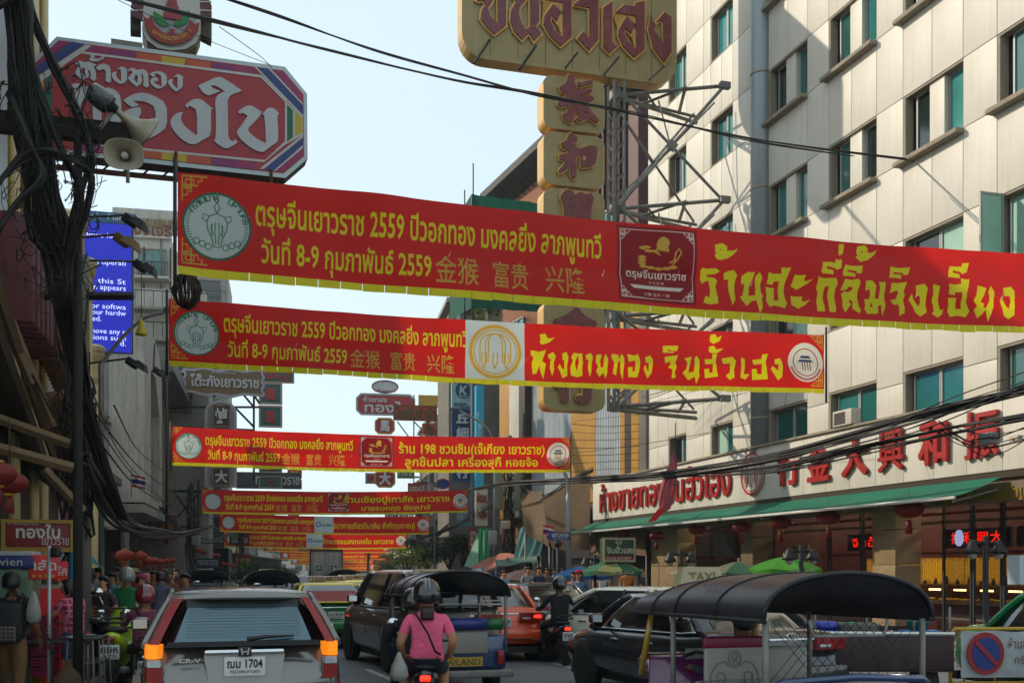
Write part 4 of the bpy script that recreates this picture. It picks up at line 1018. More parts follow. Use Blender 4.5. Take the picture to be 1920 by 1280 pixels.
poly('stripe', [(110,77),(130,79),(66,124),(66,120)], stripe['magenta'])
poly('stripe', [(70,150),(82,142),(82,205),(70,200)], stripe['yellow'])
poly('stripe', [(85,145),(98,136),(98,212),(85,208)], stripe['green'])
poly('inner_line', [(148,97),(490,142),(492,147),(148,101)], stripe['white'],-.024); poly('inner_line', [(180,270),(497,301),(495,305),(180,274)], stripe['white'],-.024)
poly('inner_line', [(490,142),(534,187),(534,192),(489,147)], stripe['white'],-.025); poly('inner_line', [(534,187),(537,187),(537,270),(534,270)], stripe['white'],-.026); poly('inner_line', [(534,266),(497,301),(495,305),(537,270)], stripe['white'],-.027)
E_ = lambda x, y: S(300+x/7.385,130+y/7.385); D_ = lambda x, y: S(120+x/8,90+y/8); C_ = lambda x, y: S(x/3.2, y/3.2)
signL = M('sign_letter', 'b3b6b8', .5, var=.06, streak=.1)
def glyph(fn_, pts, holes=(), sm=1):
  m = MB(); m.prism(smooth_poly([fn_(*p) for p in pts], sm),-.05,-.014, holes=[[fn_(*p) for p in q] for q in holes]); m.build('letter', signL, sg)
glyph(E_, [(345,517),(400,465),(460,432),(525,422),(575,435),(625,475),(680,522),(730,557),(702,572),(708,930),(600,985),(480,1057),(400,1045),(300,985),(215,900),(155,810),(142,740),(160,690),(200,645),(255,615),(318,605),(295,650),(290,710),(315,770),(370,830),(440,885),(515,930),(508,578),(440,535),(400,522),(380,557)])
glyph(E_, [(530,245),(560,225),(640,190),(720,150),(790,125),(845,125),(900,155),(1010,225),(1070,270),(1135,313),(1080,335),(1000,360),(955,400),(932,460),(938,700),(942,950),(965,990),(1005,1012),(1030,1000),(1030,970),(1050,1005),(1077,1023),(1020,1060),(960,1100),(910,1110),(860,1095),(800,1050),(742,1003),(770,975),(775,700),(762,430),(800,370),(893,320),(830,275),(760,240),(695,238),(730,275),(790,305),(835,313),(760,350),(680,378),(630,365),(580,325)])
glyph(E_, [(1078,605),(1130,560),(1180,528),(1240,515),(1290,527),(1340,565),(1405,603),(1385,650),(1330,720),(1250,795),(1212,850),(1250,905),(1330,970),(1400,1010),(1465,1038),(1455,800),(1440,650),(1408,630),(1440,610),(1475,560),(1530,545),(1590,565),(1648,632),(1620,650),(1632,850),(1632,1015),(1530,1080),(1440,1150),(1410,1160),(1340,1145),(1240,1090),(1130,1000),(1070,920),(1058,880),(1100,820),(1160,740),(1210,660),(1150,620),(1120,620),(1105,640)])
glyph(C_, [(740,610),(790,575),(850,562),(910,575),(1000,625),(1003,770),(940,815),(890,840),(830,820),(770,780),(735,720),(740,680),(790,655),(840,650),(850,680),(830,715),(850,760),(935,780),(932,650),(870,615),(800,610),(835,640),(790,652)])
glyph(C_, [(430,515),(470,505),(545,540),(500,600),(478,650),(500,700),(560,745),(555,610),(590,560),(640,530),(690,545),(730,590),(722,790),(745,815),(695,860),(645,825),(668,800),(662,640),(610,610),(608,760),(560,790),(500,765),(440,700),(425,640),(460,570),(440,540)])
glyph(D_, [(165,240),(230,205),(320,240),(375,222),(450,255),(490,272),(440,300),(475,350),(480,455),(497,470),(445,517),(390,470),(405,450),(395,360),(360,345),(385,450),(290,497),(200,440),(165,380),(230,290),(195,250),(180,272)],[[(285,310),(318,330),(308,435),(245,375)]])
glyph(D_, [(385,130),(425,118),(470,140),(440,165),(480,185),(530,180),(575,155),(560,140),(618,155),(560,200),(480,225),(400,215),(370,185),(410,165)])
glyph(D_, [(480,310),(540,265),(590,252),(640,265),(700,305),(705,495),(715,505),(670,545),(615,505),(630,490),(625,355),(590,335),(520,360)])
glyph(D_, [(800,335),(865,295),(920,315),(955,350),(945,365),(950,515),(845,568),(750,505),(712,430),(730,390),(790,370),(780,420),(800,470),(860,520),(855,350),(830,330),(810,348)])
glyph(D_, [(960,350),(1020,310),(1110,355),(1180,330),(1260,380),(1270,565),(1285,580),(1235,615),(1180,575),(1195,560),(1190,430),(1160,400),(1175,540),(1090,602),(1000,530),(958,470),(1030,390),(1000,350),(975,370)],[[(1075,420),(1110,440),(1100,550),(1045,480)]])
glyph(D_, [(1280,405),(1380,365),(1450,370),(1540,425),(1545,570),(1410,642),(1310,570),(1290,500),(1340,460),(1390,455),(1415,490),(1400,520),(1365,520),(1355,500),(1350,530),(1380,560),(1465,600),(1460,440),(1400,400),(1340,405),(1380,430),(1330,455)])
glyph(D_, [(1640,460),(1700,408),(1760,425),(1790,460),(1780,470),(1785,605),(1680,675),(1590,600),(1558,530),(1570,500),(1630,478),(1620,530),(1650,590),(1700,630),(1705,470),(1680,445),(1655,465)])
m = MB(); a = S(70,300); b = S(520,345); m.bar((a[0],.3, a[1]),(b[0],.3, b[1]),.08)
for i in range(12):
  x = a[0]+(b[0]-a[0])*i/12; z = a[1]+(b[1]-a[1])*i/12; m.bar((x, .3, z),(x+.3,.25, z+.3),.03)
m.build('support_beam', rustM, sg)
for px, py in ((330,296),(508,330)):
  a = S(px, py); m = MB(); m.bar((a[0],-.05, a[1]+.1),(a[0],-.05, a[1]-.45),.045); m.build('hanger', rustM, sg)
m = MB(); a = S(208,72); b = S(267,88); m.box(((a[0]+b[0])/2,.2,(a[1]+b[1])/2),(b[0]-a[0],.3,.12)); m.build('top_lamp', steelM, sg)
# crest above it
cr = thing('crest_sign', 'crest-shaped trade mark sign with pagoda and green leaves above the octagonal sign', 'sign', OS, rzS)
def cp(name, pts, mat, y, d=.05, sm=0): m = MB(); m.prism(smooth_poly([S(*p) for p in pts], sm), y, y+d); return m.build(name, mat, cr)
shield = [(268,30),(266,55),(275,75),(295,90),(321,95),(348,92),(368,80),(376,60),(376,30),(372,-30),(272,-30)]
cp('back_box', [(x+1, y+4) for x, y in shield], M('crest_side', '6b5a36', .5, var=.3),.05,.5)
cp('shield', shield, stripe['white'],0,.06)
cp('shield_inner', [(276,34),(274,54),(282,70),(300,84),(322,89),(344,86),(361,75),(369,56),(368,34)], M('crest_silver', '8f9498', .5, var=.2, scale=4),-.02,.02)
for s_ in (-1,1):
  for k in range(3):
    x0 = 321+s_*30; cp('ray', [(321+s_*20,-14+k*16),(321+s_*74,-12+k*16),(321+s_*76,-4+k*16),(321+s_*54,10+k*14),(321+s_*22,2+k*14)], M('crest_maroon', '5b2a30', .5, var=.4, scale=8),.02+.004*k, .05)
    cp('ray_edge', [(321+s_*20,-16+k*16),(321+s_*76,-14+k*16),(321+s_*76,-12+k*16),(321+s_*20,-13+k*16)], stripe['white'],.012+.004*k, .02)
  cp('bracket_box', [(321+s_*56,-4),(321+s_*77,0),(321+s_*77,66),(321+s_*57,56)] if s_ > 0 else [(244,8),(264,12),(264,48),(244,46)], M('bracket_grey', '4a4440', .6, var=.4, scale=5),.2,.3)
  leaf = [(321+s_*4,50),(321+s_*10,38),(321+s_*20,30),(321+s_*33,22),(321+s_*35,34),(321+s_*28,46),(321+s_*16,52)] if s_ > 0 else [(317,50),(305,52),(294,45),(287,33),(288,23),(300,30),(310,40)]
  cp('leaf', leaf, M('crest_green', '1e7a35', .5, var=.15),-.05,.02,1)
ribbon = [(268,31),(276,40),(284,32),(290,50),(305,64),(322,70),(340,66),(352,52),(356,40),(366,50),(374,44),(372,60),(358,76),(340,84),(322,87),(300,82),(284,72),(274,56)]
cp('ribbon', ribbon, M('crest_ribbon', '8d2a1e', .5, var=.15),-.07,.02)
m = MB()
for i, ch in enumerate('เครื่องหมายการค้า'):
  pass
for i, ch in enumerate(['เ', 'ค', 'รื่', 'อ', 'ง', 'ห', 'ม', 'า', 'ย', 'ก', 'า', 'ร', 'ค้', 'า']):
  u = (i/13-.5)*2; px = 322+u*33; py = 76-u*u*13-(0); a = S(px-2.6, py+3.5); b = S(px+2.6, py-3.5); text_into(m, ch, a[0], b[0], a[1], b[1],-.08,.02)
m.build('lettering', M('crest_letter', 'c58a3a', .5, var=.1), cr)
pag = MB()
for k in range(6):
  w_ = 17-2.6*k; a = S(323-w_, 36-k*9); b = S(323+w_, 32-k*9); pag.prism([(a[0], a[1]),(b[0], a[1]),(b[0], b[1]),(a[0], b[1])],-.06,-.03)
  a = S(323-w_*.6,33-k*9); b = S(323+w_*.6,27-k*9); pag.prism([(a[0], a[1]),(b[0], a[1]),(b[0], b[1]),(a[0], b[1])],-.055,-.035)
a = S(313,70); b = S(334,66); pag.prism([(a[0], a[1]),(b[0], a[1]),(b[0], b[1]),(a[0], b[1])],-.06,-.03); a = S(318,65); b = S(328,58); pag.prism([(a[0], a[1]),(b[0], a[1]),(b[0], b[1]),(a[0], b[1])],-.06,-.03)
pag.build('pagoda', M('crest_pagoda', '96303c', .5, var=.3, scale=8), cr); CH[cr.name][-1]['kind'] = 'stuff'
m = MB(); m.bar((S(321,96)[0],.3, S(321,110)[1]),(S(321,96)[0],.3, S(321,80)[1]),.12); m.build('post', rustM, cr)

# --- utility pole with cable bundles, crossarm, horn speakers
YP = 12.0
def curve_tube(mb, pts, r, n=6): mb.tube(pts, r, n)
def bez(P, n=20):
  """smooth path through points"""
  out = []
  for i in range(len(P)-1):
    p0 = P[max(i-1,0)]; p1 = P[i]; p2 = P[i+1]; p3 = P[min(i+2, len(P)-1)]
    k = max(2, n//(len(P)-1))
    for j in range(k):
      t = j/k; out.append(.5*((2*p1)+(-p0+p2)*t+(2*p0-5*p1+4*p2-p3)*t*t+(-p0+3*p1-3*p2+p3)*t**3))
  out.append(P[-1]); return out
pole = thing('utility_pole', 'leaning dark utility pole wrapped in thick black cable bundles on the left', 'pole', (W(146,1066, YP).x, YP, 0))
PX = pole.location.x
L_ = lambda px, py, Y=YP: W(px, py, Y)-Vector((PX, YP, 0))
m = MB(); m.tube([L_(146,1366,12.0), L_(146,700,12.0), L_(146,225,12.1)],[.055,.05,.045],10); m.build('shaft', M('tarred_pole', '1a1715', .8, var=.3, scale=5, bump=.2), pole)
m = MB(); m.box(tuple(L_(105,240,12.15)),(1.75,.16,.22), ry=R(6)); m.build('crossarm', M('dark_timber', '221d19', .8, var=.3, scale=6, bump=.3), pole)
bundles = [
 ([(22,-60),(40,120),(62,260),(85,400),(110,500),(130,600),(150,700),(165,780),(200,900),(230,970)],.13,[.12,.15,.20,.23,.15,.13,.12,.11,.10,.08]),
]
for bi, (pts, _, rr) in enumerate(bundles):
  P = [L_(x, y, 11.6+.35*i*(.5 if i < 6 else 1.5)) for i, (x, y) in enumerate(pts)]
  path = bez(P, 36); K = 62
  for c in range(K):
    a = random.uniform(0,6.28); rad = random.uniform(.2,1.0); ph = random.uniform(0,6); fq = random.uniform(.2,.5); rc = random.uniform(.012,.026)
    q = []
    for i, p in enumerate(path):
      rv = rr[min(len(rr)-1, int(i/len(path)*len(rr)))]*rad
      aa = a+.6*math.sin(i*fq+ph); q.append(p+Vector((math.cos(aa)*rv, math.sin(aa)*rv, .02*math.sin(i*1.3+ph))))
    m = MB(); m.tube(q, rc, 5); m.build('cable', blackcable, pole)
for (pts, n_, sp, y0, y1) in (([(-20,20),(50,-10),(60,120),(110,270),(150,360),(130,480),(118,560)],9,.07,11.4,12.0),([(45,-20),(75,60),(105,130),(150,220),(172,300),(150,370),(120,470)],9,.06,11.7,12.2),
                              ([(-10,360),(40,300),(90,285),(140,300),(172,330),(160,400),(125,480)],6,.05,11.3,11.8),([(-10,440),(30,380),(80,330),(50,260),(20,180)],6,.06,11.2,11.6)):
  for c in range(n_):
    P = [L_(x+random.uniform(-7,7), y+random.uniform(-8,8), y0+(y1-y0)*i/len(pts)+random.uniform(-sp, sp)) for i, (x, y) in enumerate(pts)]
    m = MB(); m.tube(bez(P, 24), random.uniform(.010,.024),5); m.build('cable', blackcable, pole)
for c in range(90):        # stray loops
  x = random.uniform(0,180); y = random.uniform(120,560); s_ = random.uniform(10,46); a = random.uniform(0,6.28); P = []
  for k in range(7):
    t_ = k/6*random.uniform(2,5); P.append(L_(x+s_*math.cos(a+t_)*.6+k*2*math.cos(a), y+s_*math.sin(a+t_)+k*3*math.sin(a),11.5+random.uniform(-.15,.25)))
  m = MB(); m.tube(bez(P, 18), random.uniform(.004,.008),4); m.build('stray_cable', blackcable, pole)
hornM = M('horn_plastic', '948a74', .4, var=.15, scale=3, streak=.25, coat=.2)
def horn(px, py, Y, rz, rx_, label, s=1.0, wrap=False):
  P = W(px, py, Y); t = thing('horn_speaker', label, 'loudspeaker', P); t.rotation_euler = (rx_, 0, rz)
  # bell opens along -Y
  m = MB(); prof = [(.03,0),(.05,.12),(.09,.22),(.15,.30),(.22,.36),(.235,.37),(.225,.345),(.15,.285),(.08,.2),(.03,.08)]
  rings = []
  for r_, y in prof:
    rings.append([(r_*s*(1.0*math.copysign(abs(math.cos(a))**.75, math.cos(a))),-y*s, r_*s*.78*math.copysign(abs(math.sin(a))**.75, math.sin(a))) for a in [2*math.pi*k/24 for k in range(24)]])
  m.loft(rings, capa=False, capb=False); m.build('bell', hornM, t, )
  m = MB(); m.lathe([(.001,-.30*s),(.04*s, -.295*s),(.045*s, -.24*s),(.03*s, -.1*s)],(0,0,0),14, axis='Y'); m.build('phase_plug', M('plug_white', 'a8a296', .4), t)
  m = MB(); m.tube([(0,0,0),(0,.06*s, 0),(0,.07*s, 0),(0,.24*s, 0)],[.05*s, .06*s, .10*s, .095*s],16); m.build('driver', black if wrap else hornM, t)
  if wrap: m = MB(); m.tube([(0,.1*s, 0),(0,.2*s, 0.0),(0,.3*s, .0),(0,.33*s, 0)],[.108*s, .115*s, .10*s, .04*s],14); m.build('plastic_wrap', M('plastic_wrap', '30363b', .12, var=.5, scale=14, coat=.8, bump=.8), t)
  m = MB(); m.bar((.0,.02,-.02),(.0,.05,-.28*s),.03); m.build('bracket', steelM, t)
  return t
horn(238,298,11.7, R(14), R(12), 'beige horn loudspeaker with its oval bell facing the street, hung below the crossarm', .88)
h2 = horn(218,208,11.9, R(200), R(0), 'beige horn loudspeaker pointing away, its driver wrapped in shiny plastic, on top of the crossarm', 1.05, True)
h2.rotation_mode = 'QUATERNION'; h2.rotation_quaternion = Vector((.62,.55,-.42)).to_track_quat('-Y', 'Z')
# ------------------------------------------------------------------ buildings further down the street
balM = M('balcony_rail', '3b3f42', .5, metal=.4, var=.2)
curtains = [M('curtain_'+c, c, .7, var=.2) for c in ('5b6a6e', '2b3236', '77726a', '1d2a30')]
def shophouse(y0, y1, h, side, wall, label, off=None, frame=None, floors=None, style='windows', cat='building', name='shophouse', z0=3.6, seed=0, group=None, depth=7, roof=True, ny=None):
  rs = random.Random(seed+int(y0*7))
  F_ = (FL if side < 0 else FR); of = off if off is not None else (9.5 if side < 0 else 10.2)
  a, b = F_(y0, of), F_(y1, of)
  if side > 0: a, b = b, a
  if frame: a, b = frame
  Lh = (b-a).length; rz = math.atan2(b.y-a.y, b.x-a.x)
  t = thing(name, label, cat, a, rz, group)
  m = MB(); m.box((Lh/2, depth/2,(h+z0)/2),(Lh-.06, depth, h-z0)); m.build('wall', wall, t)
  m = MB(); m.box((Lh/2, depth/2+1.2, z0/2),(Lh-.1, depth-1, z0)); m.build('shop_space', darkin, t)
  n = max(1, round(Lh/3.2)); nf = floors or max(1, int((h-z0)/3.2)); fh = (h-z0)/nf
  for i in range(n):
    for k in range(nf):
      cx = Lh*(i+.5)/n; cz = z0+fh*(k+.52); w = Lh/n*.7; hh = fh*.55
      if style == 'fins':
        for q in range(6):
          m = MB(); m.box((cx-w/2+w*q/5,-.12, cz),(.12,.3, fh*.98)); m.build('fin', wall, t)
        continue
      fr = MB()
      for xx in (-w/2,0, w/2): fr.box((cx+xx, -.03, cz),(.09,.14, hh))
      for zz in (-hh/2, hh/2): fr.box((cx, -.028, cz+zz),(w+.09,.13,.09))
      fo = fr.build('window', rs.choice([frameM, steelM, woodM]), t); p = MB(); p.box((cx, -.005, cz),(w, .03, hh)); p.build('pane', rs.choice(curtains+[paneD, paneM]), fo)
      r_ = rs.random()
      if style == 'balcony' or (style == 'mixed' and r_ < .4):
        bl = MB(); bl.box((cx, -.55, cz-hh/2-.25),(Lh/n*.96,1.1,.14)); bo = bl.build('balcony', wall, t)
        rl = MB()
        for q in range(12): rl.bar((cx-w*.66+w*1.32*q/11,-1.05, cz-hh/2-.2),(cx-w*.66+w*1.32*q/11,-1.05, cz-hh/2+.75),.03)
        rl.bar((cx-w*.68,-1.05, cz-hh/2+.75),(cx+w*.68,-1.05, cz-hh/2+.75),.05); rl.build('railing', balM, bo)
      elif r_ > .75:
        ac = MB(); ac.box((cx+w*.2,-.28, cz-hh/2-.3),(.8,.4,.5), bev=.03); ac.build('air_conditioner', M('ac_white', 'b8b2a2', .5, var=.15, streak=.3), t)
      elif r_ < .2:
        ca = MB(); ca.box((cx, -.45, cz+hh/2+.15),(w+.3,.9,.08), rx=R(12)); ca.build('window_hood', tinM, t)
  if roof:
    m = MB(); m.box((Lh/2,.0, h+.15),(Lh-.02,.5,.3), bev=.02); m.build('parapet', wall, t)
    if rs.random() < .6: m = MB(); m.box((Lh*.4,2.5, h+1.0),(2.2,2.2,1.9)); m.build('stair_house', wall, t)
  for k in range(rs.randint(1,3)):   # drain pipes
    x = rs.uniform(.1, Lh-.1); m = MB(); m.tube([(x, -.1, z0),(x, -.1, h)],.06,6); m.build('drain_pipe', steelM, t)
  return t, Lh
def signs_on(t, Lh, n, rs, z=(3.4,4.4), big=False):
  pass
WORDS = ['ทองเยาวราช', 'ร้านทอง', 'ภัตตาคาร', 'เฮงหลี', 'ฮั่วเซ่ง', 'ไทยพาณิชย์', 'โรงแรม', 'ขายยา', 'หูฉลาม', 'รังนก', 'เกาลัด', 'ธนาคาร']
palette = ['8a1216', '7c1013', '1d3f7a', '0f5a3e', 'b5902a', '2a2a2c', '9a2a1e', 'a8a294', '5c2128', '144e52']

# grey portal building beyond the near one (side street gap in between keeps the third banner in the sun)
gp, Lg = shophouse(47,69,5.0,-1, greypl, 'grey concrete building with a tall rounded portal frame and vertical fins on the left', style='none', floors=1, name='portal_building', z0=4.6, depth=8, roof=False)
m = MB(); m.box((Lg/2,4.3,8.3),(Lg-.2,8,7.2)); m.build('upper_wall', concrete, gp)
m = MB(); pts = [(0,4.6),(7.4,4.6),(7.4,10.9)]+[(4.6+2.8*math.cos(R(a)),10.2+2.0*math.sin(R(a))) for a in range(20,91,14)]+[(.0,12.2)]; m.prism(pts, -1.1,.3, holes=[[(2.4,4.9),(6.2,4.9),(6.2,9.0),(4.4,10.6),(2.4,10.6)]]); m.build('portal_frame', M('portal_concrete', 'a5a097', .85, var=.2, scale=1, streak=.55, bump=.1), gp)
m = MB(); m.box((4.3,.1,7.6),(4.6,.2,6)); m.build('portal_back', M('portal_back', '55534f', .85, var=.2), gp)
for i in range(26):
  m = MB(); m.box((8.1+i*.55,-.2,8.0),(.16,.5,7.4)); m.build('fin', concrete if i % 3 else M('fin_yellow', '8c7a4a', .7, var=.2), gp)
m = MB(); m.box((14.8,-.75,11.9),(14.5,1.6,1.1), rx=R(-10)); m.build('roof_slab', M('slab_grey', '6d6b68', .85, var=.2, streak=.4), gp)
m = MB(); m.box((Lg/2,-.5,4.35),(Lg, 1.2,.35)); m.build('canopy', concrete, gp)
m = MB(); m.tube([(7.5,-1.3,3),(7.5,-1.3,12)],.07,8); m.build('drain_pipe', M('black_pipe', '1e1e1f', .5), gp)
# red wall with painted landscape in the gap
t, L_w = shophouse(38.5,46.5,5.2,-1, maroonP, 'low maroon building in the gap between the cream and the grey building', style='none', floors=1, name='low_shophouse', z0=3.4)
m = MB(); m.box((L_w/2+1,4,6.3),(L_w-4,.4,4.6)); m.build('rear_wall', maroonP, t)
bb = thing('landscape_billboard', 'faded billboard with a blue sky and yellow-green landscape behind the cable bundle', 'billboard', Vector((W(180,0,45.6).x, 45.6,0)), across(45))
m = MB(); m.box((.35,.1, W(0,725,45.6).z),(1.6,.14,2.4)); m.build('board', M('landscape_print', '4d6a70', .6, var=.5, scale=1.2), bb)
m = MB(); m.box((.35,.0, W(0,745,45.6).z),(1.6,.03,.7)); m.build('field_strip', M('landscape_yellow', '8c7a2c', .6, var=.4, scale=3), bb)
# blue LED screen
YS_ = 44.0; P0 = W(118,0, YS_); P0.z = 0; scr = thing('led_screen', 'tall bright blue LED screen showing white error text above the low roofs', 'screen', P0, across(YS_))
Lw = (W(236,0, YS_).x-P0.x)/math.cos(across(YS_)); zt_ = W(0,412, YS_).z; zb_ = W(0,655, YS_).z
m = MB(); m.box((Lw/2,.3,(zt_+zb_)/2),(Lw+.1,.5, zt_-zb_+.1)); m.build('casing', darksteel, scr)
blueE = M('screen_blue', '0716a0', .4, var=.05, emit=.5); whE = M('screen_white', 'b8c4f0', .4, var=0, emit=.8)
m = MB(); m.box((Lw/2,.03,(zt_+zb_)/2),(Lw, .03, zt_-zb_)); m.build('panel', blueE, scr)
for (tx, px0, px1, py) in (('dows has b', 158,235,440),('tem operati', 160,236,490),('n this St', 168,236,526),('en appears', 168,236,538),('e or softwa', 158,236,573),(' your hardw', 165,236,585),('need.', 158,190,597),('emove any n', 160,236,620),('otions such', 160,236,632),('d.', 225,236,645)):
  a = plane_xz(px0, py, P0, across(YS_)); b = plane_xz(px1, py, P0, across(YS_)); m_ = MB(); text_em(m_, tx, a[0], b[0], a[1]-.07,.30,-.01); m_.build('screen_text', whE, scr)
m = MB(); m.box((Lw/2,.3, zt_+.25),(Lw+.3,.4,.5)); m.build('top_board', M('top_blue', '1a5a80', .5, var=.2), scr); text_obj('Bangkok  Plan.B', .1, Lw, zt_+.1, zt_+.42, whiteL, scr, y=.08)
m = MB(); [m.bar((x, .4,0),(x, .4, zb_),.25) for x in (.3, Lw-.3)]; m.build('support_leg', steelM, scr)
# tall tower behind (gold letters on the roof, rusty cages)
def pt(px, Y): return Vector((W(px, 0, Y).x, Y, 0))
tw, Lt = shophouse(70,72,23.6,-1, whitepl, 'tall stained white block with rusty window cages behind the blue screen', style='mixed', name='apartment_block', depth=8, frame=(pt(175,70), pt(322,70.8)), floors=6)
for k in range(5):
  m = MB()
  for q in range(15): m.bar((.4+q*.3,-.5,12.6+k*2.0),(.4+q*.3,-.5,13.9+k*2.0),.03)
  m.bar((.3,-.5,12.6+k*2),(4.8,-.5,12.6+k*2),.05); m.bar((.3,-.5,13.9+k*2),(4.8,-.5,13.9+k*2),.05); m.bar((.3,-.5,13.2+k*2),(4.8,-.5,13.2+k*2),.03); m.build('window_cage', rustM if k % 2 else steelM, tw)
for x in (1.0,3.2,4.9): m = MB(); m.bar((x, -.15,10),(x, -.15,23),.1); m.build('rusty_column', rustM, tw)
shophouse(92,94,27.5,-1, greypl, 'grey block of dark stacked balconies seen between the first two banners', style='balcony', name='apartment_block', depth=8, frame=(pt(322,92), pt(428,93)), floors=7, seed=5)
P = W(232,0,58); t = thing('stair_tower', 'grey louvred service block stepping up behind the portal building', 'building', (P.x-1.5,62,0), across(60))
m = MB(); m.box((1.8,2,7.2),(6,4,14.4)); m.build('wall', greypl, t)
for k in range(16): m = MB(); m.box((2.2,-.06,11+.18*k),(3.4,.1,.09), rx=R(20)); m.build('louvre', steelM, t)
for k in range(3): m = MB(); m.box((1.8,-.5,13.2+1.8*k),(6.2,1.2,.15)); m.build('balcony', concrete, t); m = MB(); [m.bar((-1.2+.5*q, -1.0,13.3+1.8*k),(-1.2+.5*q, -1.0,14.2+1.8*k),.035) for q in range(13)]; m.bar((-1.2,-1,14.2+1.8*k),(4.8,-1,14.2+1.8*k),.05); m.build('railing', balM, t)
m = MB(); m.box((1.8,2,16.2),(5.6,3.6,4)); m.build('upper_wall', whitepl, t)
P = W(232,0,57); P.z = 0; rt = thing('roof_sign', 'row of faded gold letters standing on a roof parapet behind the blue screen', 'sign', P, across(57))
m = MB(); m.box((1.7,.3, W(0,410,57).z),(4.6,.2,1.3)); m.build('parapet', whitepl, rt)
text_obj('โรงแรมเจนทัศน์', .1,3.3, W(0,420,57).z, W(0,398,57).z, M('old_gold', '8a7640', .5, var=.3), rt, y=.1, bold=.02, depth=.08)
text_obj('จงเจริญ', .5,3.2, W(0,446,57).z, W(0,420,57).z, M('rusty_letter', '7a4630', .6, var=.3), rt, y=-.3, bold=.03, depth=.1)
m = MB(); [m.bar((-.5+.2*i, .3, W(0,404,57).z),(-.5+.2*i, .3, W(0,388,57).z),.015) for i in range(22)]; m.bar((-.5,.3, W(0,388,57).z),(3.9,.3, W(0,388,57).z),.02); m.build('lattice_rail', darksteel, rt)
# rest of the left row
lrow = [(70,82,9.5, brownpl, 'brown shophouse with cages and climbing plants beyond the grey fins', 'mixed'),(82.5,96,10, oldconc, 'dark grimy shophouse with barred balconies under the round-topped sign', 'balcony'),(96.5,112,9, whitepl, 'off-white shophouse further along the left side', 'mixed'),
    (112.5,130,9.5, cream, 'cream shophouse far along the left side', 'mixed'),(131,150,9, oldconc, 'low dark building far off on the left', 'windows'),(151,185,11, whitepl, 'long pale building closing the left side of the street', 'windows'),(186,240,10, brownpl, 'brown block at the far bend of the street', 'windows')]
for i, (a, b, h, mt, lb, st) in enumerate(lrow): shophouse(a, b, h, -1, mt, lb, style=st, seed=i)

# right row, next to the cream building
clad = M('ribbed_cladding', 'b4bcc0', .45, metal=.3, var=.12, scale=1, streak=.15)
yclad = M('yellow_cladding', 'a87a1c', .5, metal=.1, var=.2, scale=1.5, streak=.25)
aC = Vector((4.95,41.3,0))+NR*-.5; bC = Vector((.46,56.0,0))+NR*-.5; LC = (bC-aC).length
cb_ = thing('ribbed_building', 'building clad in white ribbed metal with broad yellow bands beside the cream building', 'building', bC, RZ)
m = MB(); m.box((LC/2,3.6,8.2),(LC, 6.8,9.8)); m.build('wall', M('clad_back', '3a4046', .7, var=.2), cb_)
def cbx(px): return LC-((ry(px)-41.3)/.958)
x = cbx(975)
while x < cbx(1152):
  px_ok = True
  inband = cbx(1047) < x < cbx(1090)
  m = MB(); m.box((x, .17,8.9),(.10 if not inband else .20,.06,8.2)); m.build('rib', clad if not inband else yclad, cb_); x += .19 if not inband else .21
for (a, b, mt) in ((928,946, yclad),(946,964, whitepl),(964,975, M('dark_brown', '2a1d16', .6, var=.2)),(1152,1160, yclad),(1160,1172, M('dark_brown', '2a1d16', .6)),(1172,1186, yclad),(1186,1200, oldconc)):
  xa, xb = cbx(a), cbx(b); m = MB(); m.box(((xa+xb)/2,.0,8.9),(xb-xa, .5,8.6), bev=.03); m.build('pilaster', mt, cb_)
m = MB(); m.box((LC/2,-.2,13.2),(LC+.4,1.0,.35)); m.build('cornice', concrete, cb_)
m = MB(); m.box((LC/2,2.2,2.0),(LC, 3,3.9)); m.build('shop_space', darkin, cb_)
m = MB(); m.box((LC/2-3.5,-.15,4.3),(LC-7,.5,.8)); m.build('fascia', brownpl, cb_)
# concrete block with plants on its roof
P = W(850,0,72); cbk = thing('concrete_block', 'raw concrete upper storey with plants and a green lattice, seen between the two big banners', 'building', (P.x, 72,0), across(72))
m = MB(); m.box((4.0,4, W(0,585,72).z/2),(8.5,7, W(0,585,72).z)); m.build('wall', oldconc, cbk)
m = MB(); m.box((4.0,4, W(0,562,72).z),(8.9,8,.3)); m.build('roof_slab', concrete, cbk)
for i in range(5): m = MB(); m.box((.4+1.9*i, .6, W(0,575,72).z),(.25,.25,1.6)); m.build('column', whitepl, cbk)
m = MB()
for i in range(16): m.bar((5.0+.2*i, -.3, W(0,628,72).z),(5.4+.16*i, -.3, W(0,612,72).z),.03)
m.bar((5.0,-.3, W(0,628,72).z),(8.3,-.3, W(0,628,72).z),.05); m.bar((5.4,-.3, W(0,612,72).z),(8.0,-.3, W(0,612,72).z),.05); m.build('lattice', M('lattice_green', '5a7a3a', .6), cbk)
